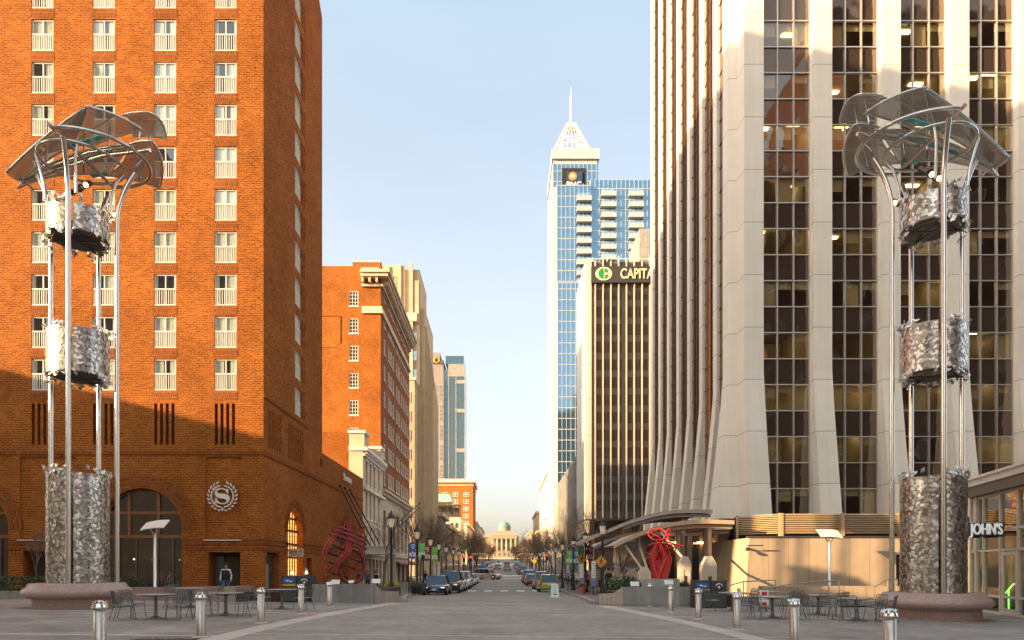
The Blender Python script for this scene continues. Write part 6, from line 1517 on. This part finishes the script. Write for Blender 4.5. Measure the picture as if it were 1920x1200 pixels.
p = at(766.5, 1019, 41); t = thing('sign_post', 'plain thin black post before the blue banner', 'post', (p.x, 41, gz(p.x, 41))); A = MB(); A.bar((p.x, 41, gz(p.x, 41)), (p.x, 41, p.z), .035, 6); A.build('post', 'black_iron', t); A = MB(); A.box(p.x-.10, p.x+.04, 40.9, 41.1, .75, 1.1); A.build('meter_head', 'black_iron', t)
p = at(793.5, 1040, 46); t = thing('parking_meter', 'slim black parking meter between the two left lamps', 'parking meter', (p.x, 46, gz(p.x, 46))); A = MB(); A.bar((p.x, 46, gz(p.x, 46)), (p.x, 46, p.z), .05, 6); A.build('post', 'black_iron', t); A = MB(); A.box(p.x-.12, p.x+.12, 45.9, 46.1, p.z-.4, p.z-.05); A.build('meter_head', 'black_iron', t)
# pavement clutter on the left: round black litter bin, white board, flower tubs
x, y = -5.75, 44.5; z = gz(x, y)+.14; t = thing('round_litter_bin', 'squat round black litter bin at the foot of the second left lamp', 'litter bin', (x, y, z)); A = MB(); A.lathe([(.30, z), (.36, z+.1), (.38, z+.55), (.33, z+.72), (.2, z+.78)], x, y, 16); A.build('body', 'black_iron', t)
A = MB(); A.lathe([(.39, z+.50), (.40, z+.56), (.39, z+.60)], x, y, 16); A.build('rim', 'dark_metal', t)
x, y = -5.2, 45.2; t = thing('round_litter_bin', 'second round black litter bin, beside the black sedan', 'litter bin', (x-.55, y+1, z)); A = MB(); A.lathe([(.30, z), (.34, z+.1), (.36, z+.6), (.2, z+.74)], x-.4, y+1, 16); A.build('body', 'black_plastic', t)
A = MB(); A.lathe([(.37, z+.5), (.38, z+.55), (.37, z+.6)], x-.4, y+1, 16); A.build('rim', 'dark_metal', t)
p = at(819, 1053, 60); t = thing('notice_board', 'small white notice board on posts left of the parked cars', 'notice', (p.x, 60, -.5)); A = MB(); A.box(p.x-.28, p.x+.28, 60, 60.05, .5, p.z); A.build('board', 'white_paint', t); A = MB(); A.box(p.x-.05, p.x+.03, 59.97, 59.995, .6, p.z-.1); A.build('dark_stripe', 'dark_alu', t); A = MB(); A.bar((p.x, 60.1, -.6), (p.x, 60.1, .5), .03); A.build('post', 'galvanised', t)
def tub(x, y, w, lab, mat='yellow_leaf', h=.5, body='wall_concrete', rnd_=False):
    z = gz(x, y)+.14; t = thing('flower_tub', lab, 'planter', (x, y, z)); A = MB()
    if rnd_: A.lathe([(w*.32, z), (w*.46, z+h*.9), (w*.5, z+h), (w*.42, z+h), (w*.4, z+h*.9), (0, z+h*.9)], x, y, 16)
    else: A.prism([(x-w/2, y-.4), (x+w/2, y-.4), (x+w/2, y+.4), (x-w/2, y+.4)], z, z+h)
    A.build('tub', body, t)
    r_ = random.Random(int(x*10+y)); A = MB()
    for i in range(260):
        q = Vector((x+r_.uniform(-.48,.48)*w, y+r_.uniform(-.35,.35)*(w if rnd_ else 1), z+h+abs(r_.gauss(0,.15)))); u = Vector((r_.gauss(0,1), r_.gauss(0,1), r_.gauss(0,1))).normalized(); v = u.orthogonal(); s = .06; A.add([q-u*s, q+v*s*.6, q+u*s, q-v*s*.6], [(0,1,2,3)])
    A.build('flowers', mat, t)
tub(-11.6, 52, 1.6, 'long tub of yellow flowers by the three men'); tub(-10.3, 62, 1.6, 'long tub of yellow flowers behind the nearest left lamp'); tub(-8.2, 50, 1.1, 'short tub with yellow flowers beside the thin black post'); tub(-8.4, 66, 1.6, 'far tub of yellow flowers past the second left lamp')
tub(5.1, 44.5, .5, 'terracotta pot with orange and yellow flowers at the right kerb', 'autumn_leaf', .48, 'terracotta', True); tub(7.8, 48, 1.4, 'low tub with dark leaves behind the larger walking sign', 'dark_leaf')
for k in range(5): tub(7.6+.1*k, 66+k*9, 1.4, f'low leafy tub number {["one","two","three","four","five"][k]} counted from the kiosks up the right pavement', 'hedge_leaf')
# black cafe table set outside
for i, (x, y, lab) in enumerate(((5.35, 41.0, 'black cafe chair beside the terracotta pot'), (6.0, 40.6, 'black cafe chair nearest the ribbed wall end'), (6.6, 41.6, 'black cafe chair below the larger walking sign'))):
    o = copy_tree(cp); o.location = (x, y, gz(x, y)+.14); o.rotation_euler = (0,0,1.3*i); o['label'] = lab; o['group'] = 'black cafe chairs at the right kerb'; o['category'] = 'chair'; o.name = 'cafe_chair'
    for c in o.children: c.data = bpy.data.meshes.get('black_'+c.data.name) or (lambda d: (setattr(d, 'name', 'black_'+c.data.name), d.materials.clear(), d.materials.append(M['black_iron']), d)[3])(c.data.copy())
# white folding board on the road
t = thing('folding_board', 'white A-frame notice board standing on the road near the right kerb', 'sandwich board', (2.95, 39.5, -.1)); z = gz(2.95, 39.5)
A = MB(); A.add([(2.72,39.4,z+.03),(3.18,39.4,z+.03),(3.15,39.62,z+.82),(2.75,39.62,z+.82),(2.72,39.43,z+.03),(3.18,39.43,z+.03),(3.15,39.65,z+.82),(2.75,39.65,z+.82)], [(0,1,2,3),(4,7,6,5),(0,3,7,4),(1,5,6,2),(3,2,6,7)]); A.build('front_board', 'banner_white', t)
A = MB(); A.add([(2.72,39.9,z+.03),(3.18,39.9,z+.03),(3.15,39.66,z+.82),(2.75,39.66,z+.82)], [(0,1,2,3)]); A.build('back_board', 'banner_white', t)
A = MB()
for k in range(5): zz = .70-k*.10; yy = 39.4+.22*(zz-.03)/.79-.01; A.box(2.80, 3.10-.04*(k % 2), yy, yy+.005, z+zz, z+zz+.035)
A.build('print', 'pale_blue_mark', t); A = MB(); A.box(2.86, 3.05, 39.42, 39.43, z+.18, z+.24); A.build('print_mark', 'cloth_black', t)

# ================================================================ cars
def car(kind, paint, front=True):
    """car standing at the origin, nose towards -Y"""
    sp = dict(sedan=(4.7, .90, 1.42, .78, (-2.35,-.95,-.15,1.05,1.75,2.35)), suv=(4.9, .97, 1.85, 1.02, (-2.45,-1.15,-.55,1.95,2.3,2.45)), hatch=(4.5, .92, 1.58, .90, (-2.25,-1.15,-.35,1.7,2.15,2.25)))[kind]
    L, W, H, belt, (y0, yw, yr0, yr1, yb, y1) = sp
    t = thing('parked_car', '', 'car', (0,0,0))
    gz0 = .20
    sec = [(y0, .40, belt*.62, W*.78), (y0+.10, .24, belt*.80, W*.90), (y0+.45, gz0, belt*.92, W*.97), (yw, gz0, belt*1.02, W), (0, gz0, belt*1.03, W), (yr1, gz0, belt*1.05, W), (y1-.30, .24, belt*(1.0 if kind != 'sedan' else .98), W*.97), (y1-.06, .30, belt*.95, W*.92), (y1, .42, belt*.80, W*.86)]
    v = []; f = []; k = 9
    for (y, zb, zt, w_) in sec:
        v += [(-w_*.9, y, zb), (-w_, y, zb+.12), (-w_*1.0, y, lerp(zb, zt, .55)), (-w_*.96, y, zt-.07), (-w_*.86, y, zt), (w_*.86, y, zt), (w_*.96, y, zt-.07), (w_, y, lerp(zb, zt, .55)), (w_, y, zb+.12), (w_*.9, y, zb)]
    n = 10
    for i in range(len(sec)-1):
        for j in range(n): f.append((i*n+j, (i+1)*n+j, (i+1)*n+(j+1) % n, i*n+(j+1) % n))
    A = MB(); A.add(v, f, True); A.add(v[:n], [tuple(range(n))]); A.add(v[-n:], [tuple(range(n-1,-1,-1))]); body = A.build('body', paint, t)
    # greenhouse
    bw, rw = W*.87, W*.68; zb = belt*1.0; zr = H-.05
    def ring_(y, z, w_): return [(-w_, y, z), (w_, y, z)]
    G = [(yw-.05, zb, bw), (yr0, zr, rw), (yr1, zr, rw), (yb, zb, bw)]
    A = MB(); v = []
    for y, z, w_ in G: v += ring_(y, z, w_)
    v += [(-bw, 0, zb), (bw, 0, zb)]
    A.add(v, [(0,1,3,2), (4,5,7,6), (0,2,4,6), (1,7,5,3)]); A.build('windows', 'car_glass', t)
    A = MB(); A.add([(-rw,yr0-.03,zr),(rw,yr0-.03,zr),(rw,yr1+.03,zr),(-rw,yr1+.03,zr),(-rw*.8,yr0+.15,H),(rw*.8,yr0+.15,H),(rw*.8,yr1-.15,H),(-rw*.8,yr1-.15,H)], [(0,1,5,4),(1,2,6,5),(2,3,7,6),(3,0,4,7),(4,5,6,7)], True)
    for s in (-1, 1):
        A.bar((s*bw, yw-.05, zb), (s*rw, yr0, zr), .035); A.bar((s*bw, yb, zb), (s*rw, yr1, zr), .055 if kind != 'sedan' else .07)
        for yy in ((.35,) if kind == 'sedan' else (.3, 1.25)): A.bar((s*bw*1.0, yy, zb), (s*rw*1.0, yy, zr), .035)
        if kind == 'suv': A.bar((s*rw*.9, yr0+.3, H+.03), (s*rw*.9, yr1-.2, H+.03), .02)
    A.build('roof', paint, t)
    # wheels
    wr = .33 if kind == 'sedan' else (.38 if kind == 'suv' else .32)
    for s in (-1, 1):
        for yy in (y0+.85, y1-.85):
            A = MB(); A.T = Matrix.Translation((s*(W-.11), yy, wr)) @ Matrix.Rotation(PI/2, 4, 'Y'); A.lathe([(wr*.62, -.11), (wr, -.10), (wr, .10), (wr*.62, .11)], n=20); w_ = A.build('wheel', 'rubber', t)
            A = MB(); A.T = Matrix.Translation((s*(W+.005), yy, wr)) @ Matrix.Rotation(PI/2, 4, 'Y'); A.lathe([(0, -.02), (wr*.60, -.02), (wr*.62, .01), (.05, .02)], n=14)
            A.build('rim', 'brushed_steel', w_)
            A = MB(); A.T = Matrix.Translation((s*(W*.985), yy, wr+.02)) @ Matrix.Rotation(PI/2, 4, 'Y'); A.lathe([(0, .0), (wr*1.18, .0), (wr*1.18, s*.012), (0, s*.012)], n=20); A.build('wheel_arch', 'rubber', t)
        A = MB(); A.ball((s*(W+.08), yw+.25, zb+.10), .10, .06, .07, 8, 5); A.bar((s*(W-.1), yw+.25, zb+.04), (s*(W+.06), yw+.25, zb+.08), .02); A.build('mirror', paint, t)
        A = MB(); x = s*W*.66; A.add([(x-.17,y0+.02,belt*.60),(x+.17,y0+.10,belt*.60),(x+.17,y0+.20,belt*.80),(x-.17,y0+.07,belt*.78)], [(0,1,2,3)]) if s > 0 else A.add([(x-.17,y0+.10,belt*.60),(x+.17,y0+.02,belt*.60),(x+.17,y0+.07,belt*.78),(x-.17,y0+.20,belt*.80)], [(0,1,2,3)])
        A.T = None; A.ball((x, y0+.10, belt*.70), .17, .07, .075, 8, 6); A.build('headlight', 'head_light', t)
        A = MB(); x = s*W*.80; A.box(x-.10, x+.10, y1-.10, y1+.02, belt*.70, belt*(.92 if kind == 'sedan' else 1.06)); A.build('tail_light', 'tail_off', t)
    A = MB(); A.box(-W*.38, W*.38, y0-.03, y0+.05, belt*.50, belt*.72); A.box(-W*.7, W*.7, y0-.02, y0+.06, .30, .38); A.build('grille', 'dark_metal', t)
    A = MB(); A.box(-W*.40, W*.40, y0-.04, y0-.032, belt*.70, belt*.74); A.bar((-W*.4,y0-.04,belt*.5),(W*.4,y0-.04,belt*.5),.012); A.build('chrome_trim', 'chrome', t)
    A = MB(); A.box(-.16, .16, y0-.05, y0-.041, .40, .50); A.build('number_plate', 'banner_white', t)
    A = MB(); A.box(-.16, .16, y1+.01, y1+.02, .62, .74); A.build('number_plate', 'banner_white', t)
    A = MB(); A.box(-W*.9, W*.9, y1-.08, y1+.06, .34, .52); A.box(-W*.86, W*.86, y0-.05, y0+.1, .22, .32); A.build('bumper', 'black_plastic' if kind == 'suv' else paint, t)
    return t
CARS = {}
def put_car(kind, paint, x, y, rz, lab, parked=True, sc_=None):
    k = (kind, paint)
    if k not in CARS: CARS[k] = car(kind, 'paint_'+paint)
    o = place(CARS[k], USED, (x, y, gz(x, y)+.01), rz, lab, 'car', 'cars parked along the kerbs' if parked else 'cars moving on the street', sc_)
    o.name = 'parked_car' if parked else 'moving_car'; return o
put_car('sedan', 'black', -4.95, 50.5, 0, 'glossy black sedan facing the plaza, first of the left parked row')
put_car('suv', 'brown', -4.55, 57.5, 0, 'dark brown SUV right behind the black sedan'); put_car('suv', 'silver', -4.6, 66, 0, 'big silver SUV third in the left parked row'); put_car('suv', 'white', -4.5, 73, 0, 'white SUV fourth in the left parked row')
put_car('suv', 'grey', -4.6, 80, 0, 'dark grey SUV fifth in the left parked row'); put_car('sedan', 'silver', -4.5, 88, 0, 'silver sedan last in the near left parked row'); put_car('sedan', 'white', -4.5, 96, 0, 'white sedan ending the near left row before the cross street')
put_car('hatch', 'lime', 3.95, 62, PI, 'lime green wagon seen from behind, first of the right parked row'); put_car('suv', 'silver', 4.0, 72, PI, 'silver SUV right ahead of the lime wagon'); put_car('sedan', 'red', 3.6, 85, PI, 'dark red sedan third in the right parked row')
put_car('sedan', 'silver', 3.65, 93, PI, 'silver sedan fourth in the right parked row'); put_car('suv', 'grey', 3.7, 101, PI, 'dark grey SUV fifth in the right parked row'); put_car('suv', 'silver', 3.8, 109, PI, 'silver SUV last before the cross street on the right')
put_car('suv', 'tan', -2.9, 119, PI/2-.45, 'champagne SUV crossing the junction side-on', False)
rnd = random.Random(9); cn = ['silver', 'white', 'grey', 'blue', 'silver', 'black', 'white', 'tan']
kn = dict(suv='SUV', sedan='sedan', hatch='hatchback')
for side, x, rz in (('left', -4.9, 0), ('right', 4.0, PI)):
    for i in range(13):
        y = 143+i*7.6; c = cn[(i*3+(side == 'left')) % 8]; kd = ['sedan', 'suv'][(i+(side == 'right')) % 2]
        put_car(kd, c, x, y, rz, f'small distant {c} {kn[kd]}, {big[i]} beyond the cross street on the {side} kerb')
put_car('sedan', 'silver', .8, 172, PI, 'silver sedan driving away with glowing tail lights', False); put_car('sedan', 'red', -1.9, 186, 0, 'red sedan coming on beyond the cross street', False); put_car('suv', 'red', .9, 215, PI, 'red van driving away in the distance', False)
put_car('suv', 'white', -1.9, 250, 0, 'white van coming on in the distance', False); put_car('suv', 'green', 4.6, 238, PI, 'bright green van far up the street', False)

# ================================================================ traffic lights and green street-name blades
def signal(x, y, h, lab, blade=True, s=1):
    z = gz(x, y)+.1; t = thing('traffic_light', lab, 'traffic light', (x, y, z)); A = MB(); A.tube([(x, y, z), (x, y, z+h)], [.12, .08], 8); A.build('pole', 'dark_metal', t)
    A = MB(); A.box(x+s*.15-.2, x+s*.15+.2, y-.35, y-.1, z+h-2.7, z+h-1.55); o = A.build('signal_head', 'black_iron', t)
    A = MB(); A.tube([(x+s*.15, y-.36, z+h-1.75), (x+s*.15, y-.40, z+h-1.75)], .16, 10); A.build('red_lens', 'red_light', o)
    A = MB(); A.tube([(x+s*.15, y-.36, z+h-2.1), (x+s*.15, y-.37, z+h-2.1)], .14, 10); A.tube([(x+s*.15, y-.36, z+h-2.45), (x+s*.15, y-.37, z+h-2.45)], .14, 10); A.build('dark_lenses', 'dark_slot', o)
    if blade: A = MB(); A.box(x-.9, x+.5, y-.05, y, z+h-.45, z+h-.1); A.build('name_blade', 'sign_green', t)
signal(7.5, 121.5, 5.9, 'red traffic light with a green name blade at the near right corner'); signal(-7.0, 122, 5.6, 'red traffic light with a green name blade at the near left corner', True, -1)
signal(5.6, 263, 5.6, 'far red traffic light on the right side'); signal(-6.6, 139, 5.4, 'red traffic light beyond the cross street on the left', False, -1)
x, y = 6.2, 139.5; t = thing('warning_sign', 'small bright yellow diamond sign beyond the cross street', 'road sign', (x, y, .2)); A = MB(); A.xprism([(x-.5, 3.0), (x, 2.5), (x+.5, 3.0), (x, 3.5)], y, y+.04); A.build('plate', 'sign_yellow', t); A = MB(); A.bar((x, y+.06, 0), (x, y+.06, 3.4), .04); A.build('post', 'galvanised', t)
x, y = -6.4, 140; t = thing('warning_sign', 'pale diamond sign beyond the cross street on the left', 'road sign', (x, y, .2)); A = MB(); A.xprism([(x-.5, 2.8), (x, 2.3), (x+.5, 2.8), (x, 3.3)], y, y+.04); A.build('plate', 'banner_white', t); A = MB(); A.bar((x, y+.06, 0), (x, y+.06, 3.2), .04); A.build('post', 'galvanised', t)

# ================================================================ bare trees
def bare_tree(seed, H, spread, levels, name='bare_tree', fast=False):
    r_ = random.Random(seed); t = thing(name, '', 'tree', (0,0,0)); T = MB(); C = MB()
    def grow(p, d, L, r, lv):
        pts = [p]; q = p.copy(); n = 3 if lv < 3 else 2
        for i in range(n):
            d = (d+Vector((r_.gauss(0,.10), r_.gauss(0,.10), .05+r_.gauss(0,.05)))).normalized(); q = q+d*(L/n); pts.append(q.copy())
        mb = T if lv == 0 else C
        mb.tube(pts, [lerp(r, r*.55, i/n) for i in range(n+1)], 6 if lv == 0 else 3, cap=False, smooth=lv == 0)
        if lv >= levels: return
        k = {0: 7, 1: 6, 2: 5, 3: 4}.get(lv, 3)
        for j in range(k):
            f = .35+.65*(j+1)/k if lv else .42+.58*(j+1)/k
            i = min(n-1, int(f*n)); b = Vector(pts[i]).lerp(Vector(pts[i+1]), f*n-i if f < 1 else 1)
            a = r_.uniform(0, 2*PI); o = d.orthogonal().normalized(); o = (o*math.cos(a)+d.cross(o)*math.sin(a)); ang = spread*r_.uniform(.6, 1.2)
            nd = (d*math.cos(ang)+o*math.sin(ang)).normalized(); grow(b, nd, L*r_.uniform(.52, .72)*(1.15-.4*f if lv == 0 else 1), max(.006, r*.42), lv+1)
    grow(Vector((0,0,0)), Vector((0,0,1)), H*.55, H*.014, 0)
    T.build('trunk', 'bark', t); C.build('crown', 'twigs', t); return t
trees = [bare_tree(s, 8.5, .62, 4) for s in (3, 8, 15)]
kk = 0; rnd = random.Random(4)
for side, x0 in (('left', -8.6), ('right', 8.0)):
    ys = [66, 74, 82, 91, 100, 109]+[142+9*i for i in range(13)]+[283+11*i for i in range(12)]+[436+13*i for i in range(8)]
    if side == 'right': ys = [y+2 for y in ys]
    for i, y in enumerate(ys):
        x = x0+rnd.uniform(-.6, .6); pos = ['nearest', 'second', 'third', 'fourth', 'fifth', 'sixth'][i] if i < 6 else None
        if i < 6: lab = f'bare street tree, {pos} in the {side} row before the cross street'
        elif i < 19: lab = f'bare street tree, {big[i-6]} beyond the cross street in the {side} row'
        else: lab = f'tiny far bare tree, {(big+["nineteenth", "twentieth"])[i-19]} past the second cross street in the {side} row'
        o = place(trees[kk % 3], USED, (x, y, gz(x, y)+.1), rnd.uniform(0, 6.28), lab, 'tree', f'bare street trees on the {side}' if i < 19 else f'far bare trees on the {side}', rnd.uniform(.85, 1.12)*(1.0 if y < 130 else 1.1)); kk += 1
slim = bare_tree(31, 7.4, .78, 4, 'slim_bare_tree'); slim.location = (-10.6, 60, gz(-10.6, 60)+.1); slim['label'] = 'slim bare tree with fine level branches before the ornate building'; slim.scale = (.62, .62, .98)
tw = bare_tree(47, 3.3, .42, 3, 'small_bare_tree'); tw.location = (-22.6, 33.0, .4); tw['label'] = 'small pale bare tree behind the hedge at the left edge'
for i, (x, y, s, lab) in enumerate(((-17, 560, 2.2, 'large bare park tree left of the statehouse'), (18, 556, 2.3, 'large leafless park tree right of the statehouse'), (-24, 566, 2.4, 'tall bare tree behind the left street blocks'), (15, 540, 1.9, 'rounded bare tree in front of the statehouse on the right'), (25, 570, 2.3, 'bare tree at the far right of the statehouse park'))):
    place(trees[i % 3], USED, (x, y, gz(x, y)), i*1.3, lab, 'tree', None, s)
leafbush('evergreen_tree', 'dark evergreen tree at the left of the statehouse', 'tree', (-18, 545, 17), 4, 4, 5.5, 1600, 'hedge_leaf', .55, 71)
leafbush('golden_tree', 'golden brown leafy tree at the right of the statehouse', 'tree', (15.5, 550, 15), 4.5, 4.5, 7, 2600, 'autumn_leaf', .5, 72)

# ================================================================ people
def person(x, y, z, rz, h, lab, top, legs, pose='stand', jacket=None, hat=None, seed=0, skin='skin_tone'):
    s = h/1.78; st = .10 if pose == 'stand' else .26
    J = dict(pel=(0,0,.95), waist=(0,0,1.08), chest=(0,.0,1.30), neck=(0,.01,1.48), head0=(0,-.005,1.56), head=(0,-.02,1.68), crown=(0,-.01,1.74),
             lsh=(-.18,0,1.42), lel=(-.26,.03,1.14), lwr=(-.25,-.10,.90), lha=(-.24,-.14,.82), rsh=(.18,0,1.42), rel=(.27,.02,1.14), rwr=(.26,-.08,.90), rha=(.25,-.12,.82),
             lhip=(-.09,0,.90), lkn=(-.11,-.02-st*.4,.50), lan=(-.12,st*.2-st,.10), lto=(-.13,-.14-st,.04), rhip=(.09,0,.90), rkn=(.11,-.02+st*.1,.50), ran=(.12,.02+st,.10), rto=(.13,-.12+st,.04))
    Rd = dict(pel=.15, waist=.135, chest=.165, neck=.055, head0=.07, head=.10, crown=.07, lsh=.075, lel=.05, lwr=.035, lha=.04, rsh=.075, rel=.05, rwr=.035, rha=.04, lhip=.10, lkn=.065, lan=.045, lto=.035, rhip=.10, rkn=.065, ran=.045, rto=.035)
    E = [('pel','waist'),('waist','chest'),('chest','neck'),('neck','head0'),('head0','head'),('head','crown'),('chest','lsh'),('lsh','lel'),('lel','lwr'),('lwr','lha'),('chest','rsh'),('rsh','rel'),('rel','rwr'),('rwr','rha'),('pel','lhip'),('lhip','lkn'),('lkn','lan'),('lan','lto'),('pel','rhip'),('rhip','rkn'),('rkn','ran'),('ran','rto')]
    ks = list(J); me = bpy.data.meshes.new('person_cage'); me.from_pydata([J[k] for k in ks], [(ks.index(a), ks.index(b)) for a, b in E], [])
    o = bpy.data.objects.new('person_cage', me); col.objects.link(o); md = o.modifiers.new('skin', 'SKIN'); o.modifiers.new('sub', 'SUBSURF').levels = 1
    for i, k in enumerate(ks): sv = me.skin_vertices[0].data[i]; sv.radius = (Rd[k], Rd[k]*(.72 if k in ('pel','waist','chest') else 1)); sv.use_root = (k == 'pel')
    dg = bpy.context.evaluated_depsgraph_get(); bm_ = bpy.data.meshes.new_from_object(o.evaluated_get(dg)); bpy.data.objects.remove(o)
    bm_.materials.clear(); [bm_.materials.append(M[q]) for q in (skin, top, legs, 'rubber')]
    for p_ in bm_.polygons:
        c = p_.center; p_.use_smooth = True
        p_.material_index = 0 if c.z > 1.47 or (abs(c.x) > .2 and c.z < .93 and c.z > .75) else (1 if c.z > .96 or (abs(c.x) > .19 and c.z > .75) else (2 if c.z > .09 else 3))
    t = thing('person', lab, 'person', (x, y, z)); t.rotation_euler = (0,0,rz); t.scale = (s,)*3
    b_ = bpy.data.objects.new('body', bm_); col.objects.link(b_); b_.parent = t; BASE[t.name] = (0,0,0)
    A = MB(); A.ball((0, .015, 1.735), .105, .118, .085, 12, 8)
    if hat: A.tube([(0, -.02, 1.75), (0, -.16, 1.74)], [.09, .07], 8)
    A.build('hair' if not hat else 'cap', 'hair_dark', t)
    A = MB(); A.ball((0, -.125, 1.655), .014, .02, .02, 6, 4); A.ball((-.035, -.108, 1.685), .012, .008, .008, 6, 4); A.ball((.035, -.108, 1.685), .012, .008, .008, 6, 4); A.build('face', skin, t)
    if jacket:
        A = MB()
        for sx in (-1, 1): A.add([(sx*.05,-.135,1.44),(sx*.20,-.10,1.40),(sx*.21,-.10,.95),(sx*.11,-.15,.92),(sx*.09,-.155,1.2)], [(0,1,2,3,4)])
        A.lathe([(.19, .93), (.185, 1.1), (.20, 1.3), (.15, 1.43)], 0, .04, 12); A.build('jacket', jacket, t)
    return t
person(-14.5, 35.6, gz(-14.5, 35.6), .15, 1.80, 'man in dark jacket, white shirt and cap before the hotel door', 'cloth_white', 'cloth_blue', 'walk', 'cloth_black', 'hair_dark')
for x, y, t_, l_, lab in ((-22.9, 45.6, 'cloth_pink', 'cloth_black', 'person in pink seen through the arched window'), (-22.4, 45.9, 'cloth_white', 'cloth_khaki', 'person in white shirt and khaki behind the arched window'), (-22.0, 45.5, 'cloth_purple', 'cloth_black', 'person in purple behind the arched window'), (-24.9, 45.8, 'cloth_blue', 'cloth_black', 'person in blue at the left of the arched window')):
    person(x, y, -.1, .5, 1.5, lab, t_, l_)
for px, y, t_, l_, j_, lab in ((675, 60, 'cloth_black', 'cloth_khaki', None, 'person in black top and khaki trousers by the red frame sculpture'), (689, 62, 'cloth_blue', 'cloth_black', None, 'person in dark blue standing at the ornate building'), (705, 63, 'cloth_white', 'cloth_black', 'cloth_black', 'man in dark suit and white shirt by the flower tub')):
    x = (px-945)*y/1280; person(x, y, gz(x, y)+.14, .3, 1.78, lab, t_, l_, 'stand', j_)
person(3.1, 132, gz(3, 132), 1.2, 1.8, 'dark clothed person crossing at the junction on the right', 'cloth_black', 'cloth_blue', 'walk'); person(-6.9, 96, gz(-6.9, 96)+.14, .4, 1.75, 'person in dark clothes on the left pavement by the cross street', 'cloth_black', 'cloth_black')
person(7.4, 74, gz(7.4, 74)+.14, 2.8, 1.75, 'person in blue on the right pavement behind the lime wagon', 'cloth_blue', 'cloth_black')

for x, y, r_, t_, l_, ps, lab in ((7.2, 47, 2.6, 'cloth_black', 'cloth_black', 'stand', 'person in black standing under the upper canopy'), (6.9, 57, .2, 'cloth_pink', 'cloth_black', 'walk', 'person in a pink top walking on the right pavement'), (9.6, 58, 1.0, 'cloth_white', 'cloth_blue', 'stand', 'person in white by the dark shop front'), (-9.0, 78, .1, 'cloth_black', 'cloth_blue', 'walk', 'person walking past the white canopy of the ornate building'), (-8.2, 104, 0, 'cloth_khaki', 'cloth_black', 'walk', 'person in khaki far along the left pavement'), (8.0, 95, 3.0, 'cloth_purple', 'cloth_black', 'walk', 'person in purple far along the right pavement')):
    person(x, y, gz(x, y)+.14, r_, 1.74, lab, t_, l_, ps)
